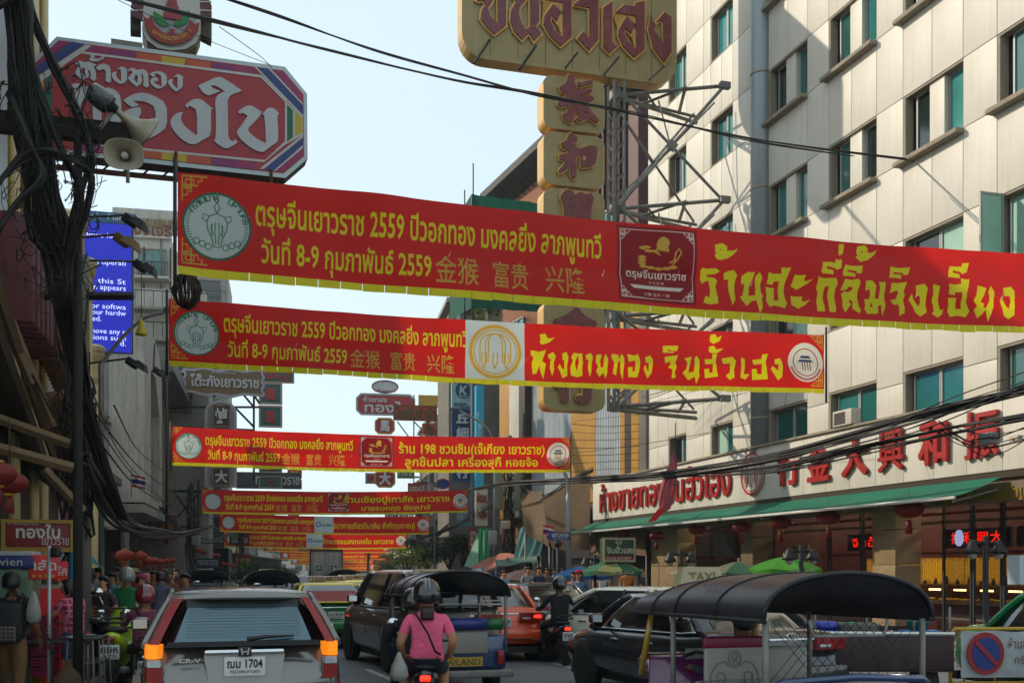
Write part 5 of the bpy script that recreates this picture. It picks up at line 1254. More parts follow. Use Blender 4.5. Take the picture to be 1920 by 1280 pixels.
# brown brick building with a deep eave
A1 = Vector((-.62,62,0)); B1 = Vector((4.45,50.8,0)); Lb = (B1-A1).length; rzb = math.atan2(B1.y-A1.y, B1.x-A1.x)
br = thing('brick_building', 'tall brown brick building with a deep dark eave rising behind the gold sign', 'building', A1, rzb)
brick = M('brown_brick', '8e5a3a', .85, var=.25, scale=3, streak=.2); redclad = M('dark_red_cladding', '4f2320', .6, var=.25, scale=2)
m = MB(); m.box((Lb*.3,4,13),(Lb*.6,8,19.6)); m.build('wall', brick, br)
m = MB(); m.box((Lb*.8+1.5,4,13),(Lb*.4+3,8,20.6)); m.build('wall', redclad, br)
for i in range(14): m = MB(); m.box((Lb*.6+.4+i*.5,-.06,21.0),(.06,.12,4.4)); m.build('cladding_rib', darksteel, br)
m = MB(); m.add([(-.6,-1.1,23.2),(Lb+3,-1.1,23.9),(Lb+3,.3,22.9),(-.6,.3,22.4),(-.6,-1.1,23.6),(Lb+3,-1.1,24.3),(Lb+3,8,24.6),(-.6,8,23.9)],[(0,1,2,3),(0,4,5,1),(4,7,6,5),(0,3,7,4)]); m.build('eave', M('eave_dark', '33302c', .7, var=.3), br)
for i in range(20):
  m = MB(); m.bar((i*.65,.0,22.5),(i*.65,-1.05,23.25),.05); m.build('eave_strut', darksteel, br)
for (x, z, w) in ((Lb*.62+1,16.6,1.6),(Lb*.62+3,17.4,1.6),(Lb*.62+5,18.0,1.6),(Lb*.2,15,1.5)):
  f = MB(); [f.box((x+dx, -.05, z),(.07,.1,1.5)) for dx in (-w/2,0, w/2)]; [f.box((x, -.045, z+dz),(w, .1,.07)) for dz in (-.75,.75)]
  fo = f.build('window', frameM, br); p = MB(); p.box((x, -.02, z),(w, .03,1.5)); p.build('pane', M('sky_pane', '4f8f94', .08, var=.3, spec=.9), fo)
m = MB(); m.box((Lb*.35,-.7,18.6),(3.4,1.4,.1)); m.build('balcony', concrete, br)
# green netting round a rooftop, two rods
P = W(884,0,54); net = thing('green_netting', 'dark green construction netting wrapped round a rooftop left of the gold sign', 'netting', (P.x, 54,0), across(54))
z1_, z0_ = W(0,364,54).z, 15.0
netM = M('netting_green', '0c5a48', .8, var=.25, scale=1.5, transl=.3)
m = MB(); vs = []
for i in range(25):
  for j in range(6): vs.append((i*.17,.05*math.sin(i*1.1+j)+.05*random.random(), z0_+(z1_-z0_-.05*i*.17)*j/5))
m.add(vs, [(i*6+j, (i+1)*6+j, (i+1)*6+j+1, i*6+j+1) for i in range(24) for j in range(5)], smooth=True); m.build('netting', netM, net)
m = MB(); m.add([(0,0, z0_),(0,0, z1_),(-.6,3, z1_-.9),(-.6,3, z0_)],[(0,1,2,3)]); m.build('netting', netM, net)
m = MB(); [m.bar((x, 2,12),(x, 2, z1_-.2),.08) for x in (.1,2,4)]; m.build('scaffold', steelM, net)
for px, pt in ((887,305),(871,355)):
  P = W(px, 400,54); rod = thing('roof_rod', 'taller thin rod standing up from the green netting' if pt < 330 else 'shorter thin rod left of the green netting', 'rod', (P.x, 54.1,12)); m = MB(); m.tube([(0,0,0),(0,0, W(0, pt, 54).z-12)],.035,5); m.build('rod', darksteel, rod)
# slim coloured fins of the next shops on the right
rrow = [(58.5,66,13, M('cyan_facade', '2a97b8', .5, var=.12, streak=.2), 'narrow cyan building on the right next to the ribbed one', 'windows', 12),(66.5,74,16, M('dark_glass_front', '1c2a30', .2, var=.3, spec=.8), 'dark glass-fronted building on the right', 'windows', 12),(74.5,84,14, M('olive_facade', '7c6c34', .7, var=.2, streak=.4), 'olive-yellow building with a grey side wall on the right', 'mixed', 10.2),
    (84.5,96,12.5, greypl, 'grey building beyond the olive one on the right', 'mixed', 10.2),(96.5,112,16, oldconc, 'dark stained tower of shops on the right', 'balcony', 10.2),(112.5,130,11, whitepl, 'pale shophouse far along the right side', 'mixed', 10.2),(131,155,10, cream, 'cream block far along the right side', 'windows', 10.2),(156,200,12, greypl, 'long grey block closing the right side', 'windows', 10.2),(201,250,9, brownpl, 'brown far block at the end of the road', 'windows', 10.2)]
for i, (a, b, h, mt, lb, st, of) in enumerate(rrow): shophouse(a, b, h, 1, mt, lb, style=st, seed=20+i, off=of)
# city block far beyond the bend
for i, (px, w, h, lb) in enumerate(((560,22,9, 'low pale block closing the view at the far end of the street'),(640,18,7, 'low grey block straight ahead at the end of the street'),(715,20,9, 'brown block at the end of the street on the right'))):
  P = W(px, 0,290); t = thing('distant_building', lb, 'building', (P.x, 290,0)); m = MB(); m.box((0,5, h/2),(w, 10, h)); m.build('wall', [whitepl, greypl, brownpl][i], t)
  for q in range(5):
    for k in range(2): m = MB(); m.box((-w/2+w*(q+.5)/5,-.02,2.4+3*k),(2,.06,1.5)); m.build('window', paneD, t)

# ------------------------------------------------------------------ hanging signs down the street
def hang_sign(px0, py0, px1, py1, Y, col, label, texts, frame=None, name='shop_sign', shape='rect', side=0, group=None, th=.25):
  mt = col if not isinstance(col, str) else M('sign_'+col, col, .5, var=.18, scale=1.5, streak=.2)
  P0 = W(px0, py1, Y); t = thing(name, label, 'sign', (P0.x, Y, P0.z), across(Y), group); rz = across(Y)
  w = (px1-px0)/F_PX*Y/math.cos(rz); h = (py1-py0)/F_PX*Y
  m = MB()
  if shape == 'oct': c_ = .22*min(w, h); pl = [(c_, 0),(w-c_, 0),(w, c_),(w, h-c_),(w-c_, h),(c_, h),(0, h-c_),(0, c_)]
  elif shape == 'oval': pl = ellipse(w/2, h/2, w/2, h/2,28)
  elif shape == 'arch': pl = [(0,0),(w, 0),(w, h-.4*w)]+[(w/2+w/2*math.cos(R(a)), h-.4*w+.4*w*math.sin(R(a))) for a in range(15,180,15)]+[(0, h-.4*w)]
  elif shape == 'scroll':
    pl = []
    for k in range(60):
      u = k/60*4; e = .04*h*math.sin(k*1.26)
      if u < 1: p = (w*u, e+.05*h*math.cos(u*6.28))
      elif u < 2: p = (w+e, h*(u-1))
      elif u < 3: p = (w*(3-u), h+e)
      else: p = (-e, h*(4-u))
      pl.append(p)
  else: pl = [(0,0),(w, 0),(w, h),(0, h)]
  m.prism(pl, 0, th); m.build('board', mt, t)
  if frame:
    fm = M('edge_'+frame, frame, .5, var=.2, scale=4); m = MB(); inner = grow(pl, -.07*min(w, h)); m.prism(grow(pl, .02*min(w, h)),-.05,-.006, holes=[inner]); m.build('border', fm, t)
  for (s_, x0, x1, z0, z1, c, b) in texts:
    fn_ = M('let_'+c, c, .5, var=.1); mb_ = MB()
    if b > .03: fat_text(mb_, s_, x0*w, x1*w, z0*h, z1*h, -.08, b*min(w, h)*.5,.03, n=6)
    else: text_into(mb_, s_, x0*w, x1*w, z0*h, z1*h, -.08, b, depth=.03)
    mb_.build('lettering', fn_, t)
  return t, w, h
hang_sign(345,690,487,738,60, '6a5530', 'brown scroll-edged sign with silver Thai name under the second banner', [('โต๊ะกังเยาวราช', .08,.94,.3,.8, 'b4b2b4', .02),('ห้างขายทอง', .35,.65,.82,.95, 'b4b2b4', 0)], '9c98a0', shape='scroll')
hang_sign(385,750,440,912,60, '8c8894', 'tall arched sign board with white Chinese characters on maroon plates', [('焯', .25,.75,.70,.84, 'c4c2c0', .03),('大', .25,.75,.06,.18, 'c4c2c0', .03)], 'a09ca4', shape='arch')
CUR = bpy.data.objects['shop_sign.003'] if 'shop_sign.003' in bpy.data.objects else None
hang_sign(398,758,430,800,59.7, '3c2228', 'maroon plate with a white character set into the arched board', [('焯', .15,.85,.15,.85, 'c4c2c0', .03)], '7a6a4a', th=.08)
hang_sign(398,876,430,910,59.7, '3c2228', 'maroon plate with a white character low on the arched board', [('大', .15,.85,.15,.85, 'c4c2c0', .03)], '7a6a4a', th=.08)
teal = '0d5a5c'
hang_sign(487,694,549,716,75, teal, 'wide teal sign with red Thai letters, topmost of the teal signs', [('วิศิษฐ์', .1,.9,.1,.85, '9a2a26', .03)], 'a08a7a')
for i, (a, b, c, lb) in enumerate(((717,757, '龍', 'upper square teal sign with a red dragon character'),(760,800, '鳳', 'middle square teal sign with a red phoenix character'),(868,884, '金', 'teal square sign half hidden under the third banner'),(892,914, '仁', 'lowest square teal sign above the fourth banner'))):
  hang_sign(486, a, 527, b, 75, teal, lb, [(c, .25,.75,.18,.78, '9a2a26', .06)], 'a08a7a')
hang_sign(539,880,565,896,95, '9a1418', 'upper red sign with a yellow character hung over the left pavement', [('裕', .2,.8,.1,.9, 'c8a82a', .03)])
hang_sign(539,899,565,916,95, '9a1418', 'lower red sign with a yellow character hung over the left pavement', [('金', .2,.8,.1,.9, 'c8a82a', .03)])
hang_sign(443,884,560,915,88, '2c2e31', 'dark grey sign board with white letters over a crown ornament', [('ทองเยาวราช', .3,.98,.25,.75, 'a8a8a4', .02)])
hang_sign(668,737,776,777,92, 'a01f2a', 'small far octagonal red sign with the same white Thai name as the big one', [('ห้างทอง', .12,.52,.60,.88, 'b8b6b4', .02),('ทองใบ', .14,.92,.12,.66, 'b8b6b4', .035)], '8f9a9a', shape='oct', name='octagon_sign')
hang_sign(703,783,739,813,92, 'a01f2a', 'small octagon sign with a white horse character', [('馬', .25,.75,.15,.85, 'c8c6c4', .05)], 'b0952a', shape='oct')
hang_sign(703,880,740,913,92, 'a01f2a', 'small octagon sign with the white character for big, left of the far tower', [('大', .2,.8,.12,.88, 'c8c6c4', .08)], 'b0952a', shape='oct')
hang_sign(685,886,704,906,96, '8c8880', 'small grey square sign with a red character', [('振', .15,.85,.15,.85, '8d1f22', .03)])
hang_sign(697,712,746,736,93, 'b0b2b2', 'little round crest standing on the far octagonal sign', [('เครื่องหมาย', .1,.9,.05,.3, '8d1f22', .0)], '7a1f2a', shape='oval')
hang_sign(738,759,818,787,82, 'b0451c', 'orange pawnshop sign with green Thai letters', [('โรงรับจำนำ', .04,.96,.12,.9, '2a4a1c', .02)], '7a3a1a')
hang_sign(792,793,818,814,82, 'b0451c', 'little orange sign below the pawnshop sign', [('ตั้ง', .15,.85,.1,.9, '2a4a1c', .02)])
hang_sign(847,718,886,765,57, '8db4c0', 'pale blue bank sign with a round dark logo', [('ธนาคาร', .1,.7,.13,.22, '1b3a58', .02),('เกียรตินาคิน', .1,.95,.02,.11, '1b3a58', .02)])
k_t = bpy.data.objects[[o.name for o in bpy.data.objects if o.get('label', '').startswith('pale blue bank')][0]]
m = MB(); m.prism(ellipse(.61,.98,.42,.42,24),-.06,-.02, mi=0); m.prism([(.40,.75),(.48,.75),(.50,.93),(.68,.75),(.82,.75),(.62,.98),(.84,1.2),(.72,1.22),(.52,1.02),(.54,1.22),(.44,1.22)],-.08,-.065, mi=1); m.prism([(.38,.63),(.84,.63),(.84,.68),(.38,.68)],-.08,-.065, mi=1); m.build('logo', [M('logo_navy', '15405e', .5, var=.1), M('logo_pale', '9fc0c8', .5, var=.1)], k_t)
hang_sign(847,766,886,902,57, '16305e', 'tall navy bank sign with white Chinese characters', [('丘', .2,.8,.80,.94, 'b8c0c8', .06),('細', .2,.8,.60,.75, 'b8c0c8', .04),('行', .2,.8,.04,.18, 'b8c0c8', .06)], '1d4a80')
hang_sign(893,722,907,925,55.5, '2aa6cc', 'slim tall cyan fin sign with slanting white script', [('Thanachart', .2,.8,.45,.75, 'b8d8e0', 0)], th=.9)
hang_sign(885,722,893,985,56, '5a6068', 'narrow strip of perforated grey metal between the bank sign and the cyan fin', [], th=.5)
hang_sign(892,915,914,985,54, 'b8b0a0', 'tilted white sign with red Thai letters on the right side', [('พัชรพร', .08,.92,.62,.9, '8a1a1a', .02),('ร้านทอง', .08,.92,.2,.45, '8a1a1a', .02)])
hang_sign(818,897,843,916,66, '1d3f8a', 'round blue and red disc sign above the fourth banner', [], 'a02a2a', shape='oval')
hang_sign(785,740,836,762,88, 'b89030', 'plain yellow roof board above the pawnshop sign', [])
hang_sign(576,1003,636,1016,100, '3c1a1c', 'dark oval sign with pale script under the fifth banner', [('บ้านช่างทอง', .08,.92,.2,.8, 'a89a9a', .02)], '6a5a4a', shape='oval')
hang_sign(545,1003,558,1014,105, '1d3f8a', 'tiny blue sign with a pale crest far away', [('A', .3,.7,.2,.8, 'c0a040', .0)])
hang_sign(712,1038,738,1046,125, 'a08c20', 'small yellow sign over the far right pavement', [('เฮงหลี', .1,.9,.1,.9, '2a4a1c', .02)])
hang_sign(700,1060,720,1068,135, 'c04020', 'tiny orange sign beneath the farthest banners', [('ทอง', .1,.9,.1,.9, 'd0b030', .02)])
hang_sign(700,1046,742,1058,140, '6a2a20', 'small brick-red sign board far down the right side', [('เยาวราช', .1,.9,.2,.8, 'b89a30', .02)])
hang_sign(440,1040,470,1056,70, '7a1a16', 'dark red sign under the shade on the left pavement', [('ร้านทอง', .08,.92,.2,.8, 'b09a50', .02)])
hang_sign(368,1046,408,1065,62, '1f2f3e', 'navy sign with a white Thai shop name below a row of lanterns', [('ทองเยาวราช', .06,.94,.3,.85, '9aa4ac', .02)])
hang_sign(205,1030,275,1062,52, '4a3a28', 'wide brown sign board over the left pavement behind the first lantern', [('ร้านฮั้วเซ่งเฮง', .06,.94,.5,.9, '8a7a50', .02),('ภัตตาคาร', .2,.8,.1,.4, '8a7a50', .02)])
hang_sign(278,965,328,1012,54, '6a1e18', 'faded red sign high on the corner beyond the portal building', [('ฮั่วเซ่ง', .1,.9,.4,.8, '9a6a2a', .02)])
for i, (px, py, Y, w_, h_, c, s_) in enumerate(((462,900,90,40,14, '3a3d40', 'ห้างทอง'),(430,1000,80,36,20, '5c2128', 'โรงแรม'),(800,1000,92,28,40, '8a8478', '銀行'),(835,985,80,22,50, '28518a', '金行'),(868,1000,70,30,40, '1d4a5c', 'ธนาคาร'),(770,1010,105,30,16, '8a1216', 'ภัตตาคาร'),(750,985,115,24,18, '0f5a3e', 'หูฉลาม'),(900,1000,60,22,36, '24557a', 'รังนก'),(745,870,100,30,26, '1f6a3a', 'ทอง'),(765,905,98,34,20, '8a2a24', 'เฮงหลี'),(500,1000,118,26,14, '8a1216', 'ทอง'),(520,985,125,20,14, 'a08c20', '金'))):
  lab = {0: 'dark board with a Thai gold-shop name under the crown sign', 1: 'small maroon hotel sign low on the left', 2: 'pale vertical sign with two Chinese characters', 3: 'blue upright sign on the far right pavement', 4: 'dark teal bank sign by the right lamp post', 5: 'small red restaurant sign far on the right', 6: 'small green restaurant sign far on the right', 7: 'blue sign beside the tilted white one', 8: 'green sign low on the pawnshop frame', 9: 'reddish sign under the green one', 10: 'tiny red sign at the far left of the bend', 11: 'tiny yellow sign at the far left of the bend'}[i]
  hang_sign(px, py, px+w_, py+h_, Y, c, lab, [(s_, .1,.9,.15,.85, 'b8b0a0' if c not in ('a08c20',) else '7a1a16', .02)])
# steel frames carrying the left signs
def lattice(pts, Y, label, w=.09):
  t = thing('sign_frame', label, 'frame', (W(pts[0][0],0, Y).x, Y, 0)); O_ = Vector((W(pts[0][0],0, Y).x, Y, 0))
  for (a, b, c, d) in [p for p in pts[1:]]:
    m = MB(); m.bar(W(a, b, Y)-O_, W(c, d, Y+.2)-O_, w); m.build('bar', darksteel, t)
lattice([(340,0),(317,763,476,763),(476,690,476,900),(440,763,476,800),(440,720,476,763),(330,800,476,806),(440,700,400,745),(476,740,487,757),(476,763,487,763)],61, 'black steel frame holding the scroll sign and the arched board')
lattice([(330,0),(318,920,380,922),(325,920,372,985),(318,985,372,925),(372,900,372,1000),(318,985,380,988)],62, 'black scaffold frame at the left end of the fourth banner')
lattice([(740,0),(776,740,776,905),(836,735,836,900),(776,790,836,850),(836,790,776,850),(776,850,836,850),(745,790,790,850),(790,850,836,900),(776,905,836,905)],86, 'grey lattice frame behind the pawnshop sign', .07)

more = [(560,1020,110,26,12, '8a1216', 'ทอง'),(585,1030,150,22,10, '0f5a3e', 'โรงแรม'),(488,968,100,22,26, '8a1216', '福'),(470,925,92,18,40, '2c4a6a', '酒楼'),(655,1000,150,20,26, '8a2a24', '金行'),(672,975,140,18,30, 'a08c20', '銀'),(722,940,118,24,34, '2a5a8a', '大酒'),(750,930,108,26,30, 'b89030', 'ทองเยาวราช'),(785,925,96,22,44, '8c8880', '金鋪'),(812,930,86,20,52, '16305e', '銀行'),(842,920,74,18,30, '8a1216', 'ทอง'),(858,925,68,22,60, '4a8aa0', '旅社'),(880,990,58,14,40, '8a2a24', 'ยา'),(735,1012,122,18,14, 'b0451c', 'เฮง'),(768,975,104,14,26, '8a8478', '藥'),(690,1012,145,16,12, '28518a', 'ธกส'),(600,1068,170,22,8, '8a1216', 'ทอง'),(432,945,84,20,22, '9a8a70', '茶'),(505,940,115,20,12, '144e52', 'ยาจีน'),(540,955,128,20,16, 'a03020', 'หูฉลาม')]
ords = ['red', 'green', 'red', 'slate blue', 'brick', 'mustard', 'blue', 'ochre', 'grey', 'navy', 'red', 'pale teal', 'brick', 'orange', 'stone', 'blue', 'red', 'beige', 'dark teal', 'rust']
wh = ['far left, low over the lanes', 'far left, near the lorry', 'left, beside the fourth banner end', 'left, tall and narrow', 'far right, beyond the sixth banner', 'far right, narrow', 'right, above the sixth banner', 'right, under the third banner', 'right, tall, by the pawnshop frame', 'right, tall, above the dark trees', 'right, small, behind the fourth banner', 'right, tall, beneath the navy bank sign', 'right, low, by the tilted white sign', 'far right, tiny', 'right, narrow, over the yellow-green tree', 'farthest right, tiny', 'at the very end of the street', 'left, small, over the fifth banner', 'left, flat, over the sixth banner', 'left, flat, above the far banners']
for (px, py, Y, w_, h_, c, s_), o_, p_ in zip(more, ords, wh): hang_sign(px, py, px+w_, py+h_, Y, c, '%s hanging shop sign %s' % (o_, p_),[(s_, .12,.88,.12,.88, 'c4bcac' if c not in ('a08c20', 'b89030', '8c8880', '8a8478', '9a8a70') else '7a1a16', .02)])
# ------------------------------------------------------------------ vehicles
tyreM = M('tyre', '101010', .8, var=.2, scale=8); rimM = M('alloy', '8a8d90', .3, metal=.8, var=.1); chrome = M('chrome', 'd8dadb', .08, metal=1, var=0)
carglass = M('car_glass', '0c1418', .04, var=.15, scale=.5, spec=1.0, coat=1); lampR = M('tail_red', '860a0c', .3, var=.25, scale=8, coat=.3, spec=.4); lampRon = M('tail_red_lit', 'ff2a18', .3, var=0, emit=1.6)
lampA = M('indicator_lit', 'ff8a12', .3, var=.5, scale=60, emit=.5); lampW = M('lamp_clear', 'b0b4b6', .1, var=.3, scale=20, coat=1); plateM = M('plate_white', 'c9c9c4', .4, var=.06); plasB = M('black_plastic', '131416', .5, var=.15)
def paint(name, col, metal=.0, rough=.28): return M('paint_'+name, col, rough, metal=metal, var=.10, scale=2.2, coat=.9, streak=.04)
def plate(parent, x, y, z, txt, sub='กรุงเทพมหานคร', w=.34, h=.16, flip=1, txt_y=-.012):
  m = MB(); m.box((x, y, z),(w, .012, h), bev=.006); o = m.build('number_plate', plateM, parent)
  m = MB(); text_into(m, txt, x-w*.43, x+w*.43, z-h*.08, z+h*.38, y+txt_y, .02); text_into(m, sub, x-w*.36, x+w*.36, z-h*.40, z-h*.18, y+txt_y, 0); m.build('plate_lettering', M('plate_black', '15161c', .5, var=0), o)
  return o
def wheel(parent, x, y, r=.33, w=.21, rim=rimM, spokes=10, name='wheel'):
  m = MB(); s_ = 1 if x > 0 else -1
  o = obj(name, bpy.data.meshes.new(name), parent, (x, y, r))
  prof = [(r*.62,-w/2),(r*.92,-w/2),(r, -w*.36),(r, w*.36),(r*.92, w/2),(r*.62, w/2)]
  m.lathe(prof, (0,0,0),28, axis='X'); o.data = m.mesh(name, tyreM)
  m = MB(); m.lathe([(.001, s_*w*.36),(r*.14, s_*w*.40),(r*.16, s_*w*.30)] if s_ > 0 else [(r*.16, s_*w*.30),(r*.14, s_*w*.40),(.001, s_*w*.36)],(0,0,0),12, axis='X')
  m.lathe([(r*.55, s_*w*.46),(r*.64, s_*w*.47),(r*.64, s_*w*.2),(r*.55, s_*w*.2)],(0,0,0),24, axis='X')
  for k in range(spokes):
    a = 2*math.pi*k/spokes; m.bar((s_*w*.38, math.cos(a)*r*.12, math.sin(a)*r*.12),(s_*w*.44, math.cos(a)*r*.58, math.sin(a)*r*.58),.022)
  m.build('rim', rim, o)
  m = MB(); m.lathe([(.001, s_*w*.1),(r*.6, s_*w*.1)],(0,0,0),18, axis='X'); m.build('brake_disc', plasB, o)
  return o
def interp(tab, y):
  for a, b in zip(tab, tab[1:]):
    if y <= b[0]:
      t = (y-a[0])/(b[0]-a[0]); t = max(0, min(1, t)); t = t*t*(3-2*t)*.5+t*.5
      return [p+(q-p)*t for p, q in zip(a[1:], b[1:])]
  return list(tab[-1][1:])
def car(name, label, loc, rz, pm_, L=4.6, wd=1.76, zb=.22, deck=((-1,.80,.60), ), roofz=1.47, belt=.92, cab=(-1.35,-.75,.45,1.15), wheels=(-1.35,1.4), two=None, cat='car', group=None, r=.32, tuck=.20, glassm=None):
  """deck: table (y, half-width, top z) of the lower body; cab: rear-glass base, roof rear, roof front, windscreen base"""
  t = thing(name, label, cat, loc, rz, group); gm = glassm or carglass
  ys = sorted(set([deck[0][0], deck[-1][0]]+[deck[0][0]+(deck[-1][0]-deck[0][0])*i/26 for i in range(27)]))
  rings = []
  for y in ys:
    hw, zt = interp(deck, y)[:2]; c = []
    zz0 = zb+.06*(1 if abs(y) < L/2-.25 else 2.2)
    side = [(hw*.90, zz0),(hw*.985, zz0+.12),(hw, (zz0+zt)/2-.02),(hw*.985, zt-.16),(hw*.95, zt-.06),(hw*.86, zt-.012),(hw*.55, zt+.012),(0, zt+.02)]
    c = [(x, y, z) for x, z in side]+[(-x, y, z) for x, z in side[-2::-1]]
    rings.append(c)
  m = MB(); m.loft(rings, closed=True)
  lower = m.build('body', pm_, t, fix=True)
  yrb, yr, yf, yfb = cab
  hw0 = lambda y: interp(deck, y)[0]*.945
  hr = wd/2-tuck
  zg = lambda y: interp(deck, y)[1]-.03
  # cabin: glass shell then pillars and roof
  n = 8
  def ring(u):   # u 0..1 from base to roof
    pts = []
    yb, yt = yrb, yr; fb, ft = yfb, yf
    y0_ = yb+(yt-yb)*u; y1_ = fb+(ft-fb)*u; w0 = hw0(0)+(hr-hw0(0))*u; z = None
    for k in range(7): f = k/6; pts.append((-w0*(1-.0)+2*w0*f, y0_-.07*(1-(2*f-1)**2)*(1-.3*u), u, 0))
    for k in range(1,7): f = k/7; pts.append((w0, y0_+(y1_-y0_)*f, u, 1))
    for k in range(7): f = k/6; pts.append((w0-2*w0*f, y1_+.10*(1-(2*f-1)**2)*(1-.3*u), u, 0))
    for k in range(1,7): f = k/7; pts.append((-w0, y1_+(y0_-y1_)*f, u, 1))
    return [(x, y, (zg(min(max(y, deck[0][0]), deck[-1][0]))*(1-u)+(roofz-.05)*u+.035*math.sin(u*3.14))) for x, y, u, _ in pts]
  m = MB(); m.loft([ring(0), ring(.35), ring(.7), ring(1.0)], capa=False, capb=False); gl = m.build('windows', gm, t, fix=True)
  top = ring(1.0); cx = 0; cy = (yr+yf)/2; rm = two or pm_
  m = MB(); R1 = [(x*1.015, cy+(y-cy)*1.02, z-.012) for x, y, z in top]; R2 = [(x*.97, cy+(y-cy)*.98, z+.03) for x, y, z in top]; R3 = [(x*.6, cy+(y-cy)*.7, z+.055) for x, y, z in top]; R4 = [(x*.02, cy+(y-cy)*.1, z+.065) for x, y, z in top]
  m.loft([R1, R2, R3, R4], capa=False); m.build('roof', rm, t, fix=True)
  b = ring(0); q = ring(.5)
  def pillar(i, w, mat=rm, nm='pillar'):
    m = MB(); P = [Vector(ring(u)[i]) for u in (0,.25,.5,.75,1)]; out = Vector((P[0].x, P[0].y-cy, 0)).normalized()*.006
    m.tube([p+out for p in P], w, 6); m.build(nm, mat, t)
  for i in (0,6,13,19): pillar(i, .042)
  for i in (9,23): pillar(i, .028, plasB, 'door_pillar')
  m = MB(); m.tube([Vector(p)*1.0+Vector((.012 if p[0] > 0 else -.012,0,.005)) for p in b[6:14]],.014,5); m.tube([Vector(p)+Vector((-.012,0,.005)) for p in b[19:]+b[:1]],.014,5); m.build('belt_trim', chrome, t); CH[t.name][-1]['kind'] = 'stuff'
  for y in wheels:
    for s_ in (-1,1):
      hw = interp(deck, y)[0]
      m = MB(); m.lathe([(.001, s_*.0),(r*1.16,0),(r*1.22,-s_*.02)],(s_*(hw*1.0+.002), y, r+.01),28, axis='X'); m.build('wheel_arch', plasB, t)
      wheel(t, s_*(hw-.08), y, r)
  for s_ in (-1,1):
    m = MB(); hw = hw0(yfb-.35); m.box((s_*(hw+.13), yfb-.38, zg(0)+.13),(.2,.12,.15), bev=.05); mo = m.build('wing_mirror', pm_, t); m = MB(); m.box((s_*(hw+.13), yfb-.447, zg(0)+.13),(.15,.01,.10)); m.build('mirror_glass', chrome, mo)
    for y in (-.25,.75) if wd < 1.9 else (0,):
      m = MB(); hw = interp(deck, y-.3)[0]; m.box((s_*(hw*.985+.012), y-.3, zg(0)-.14),(.03,.19,.028), bev=.01); m.build('door_handle', chrome, t)
    for y in (-.95,.08,1.12):
      m = MB(); P = []
      hw, zt = interp(deck, y)[:2]
      for f in (0,.3,.6,.9): P.append((s_*(hw*(.955 if f < .1 or f > .85 else .998)+.002), y, zb+.2+(zt-zb-.3)*f))
      m.tube(P, .005,4); m.build('door_seam', plasB, t)
  m = MB(); m.box((0, deck[0][0]+.02, zb+.02),(wd*.8,.1,.12)); m.box((0,0, zb+.02),(wd*.84, L*.9,.10)); m.build('underside', plasB, t)
  return t
def deckline(L, w, pts): return [(y*L/2, hw*w/2, z) for y, hw, z in pts]
sedan = lambda L, w, h=1.0: deckline(L, w, [(-1,.80,.55*h),(-.985,.88,.78*h),(-.93,.95,1.02*h),(-.80,.98,1.05*h),(-.5,1,1.0*h),(.2,1,.98*h),(.50,.99,.97*h),(.80,.96,.86*h),(.93,.88,.76*h),(.99,.72,.62*h),(1,.62,.5*h)])
def sedan_rear(t, L, w, pm_, lit=False, lamp=None, txt=None, zl=.88, low=None):
  y = -L/2
  for s_ in (-1,1):
    m = MB(); rings = []
    for f in range(6):
      a = f/5; x = s_*(w*.20+a*w*.285); yy = y-.015+.10*a**3; rings.append([(x, yy-.02, zl-.08),(x, yy-.02, zl+.07-.0*a),(x, yy+.10, zl+.075),(x, yy+.10, zl-.09)])
    m.loft(rings, smooth=False); o = m.build('tail_light', lampR, t, fix=True)
    if lit: m = MB(); m.box((s_*w*.40, y+.0, zl),(.16,.05,.06), bev=.02); m.build('lit_bulb', lampRon, o)
    m = MB(); m.box((s_*w*.27, y-.035, zl-.035),(.16,.02,.035), bev=.01); m.build('reversing_lens', lampW, o)
  m = MB(); m.box((0, y-.03, zl+.05),(w*.36,.03,.035), bev=.01); m.build('chrome_strip', chrome, t)
  m = MB(); m.box((0, y+.02,.52),(w*.94,.14,.22), bev=.06); m.build('bumper', low or pm_, t)
  m = MB(); m.box((0, y-.055,.44),(w*.86,.01,.02)); m.build('bumper_seam', plasB, t)
  for s_ in (-1,1): m = MB(); m.box((s_*w*.40, y-.055,.42),(.16,.02,.05), bev=.01); m.build('reflector', lampR, t)
  if txt: plate(t, 0, y-.02, zl-.12, txt)

# --- silver SUV in front of the viewer (rear view)
silver = paint('silver', '76736f', metal=.7, rough=.22)
SX, SY = -2.42,9.65
hd = R(17.5)
fwd = Vector((-math.sin(hd), math.cos(hd),0))
suv = car('silver_suv', 'silver grey SUV seen from behind with lit amber indicators and white number plate', Vector((SX, SY, 0))+fwd*2.25, hd, silver, L=4.5, wd=1.82, roofz=1.60,
          deck=deckline(4.5,1.82,[(-1,.88,.84),(-.985,.94,1.09),(-.95,.975,1.125),(-.5,1,1.09),(.2,1,1.06),(.5,.99,1.05),(.8,.95,.98),(.95,.85,.86),(1,.65,.6)]), cab=(-2.10,-1.78,.35,1.25), wheels=(-1.35,1.35), r=.35, tuck=.285, belt=1.05)
yR = -2.25
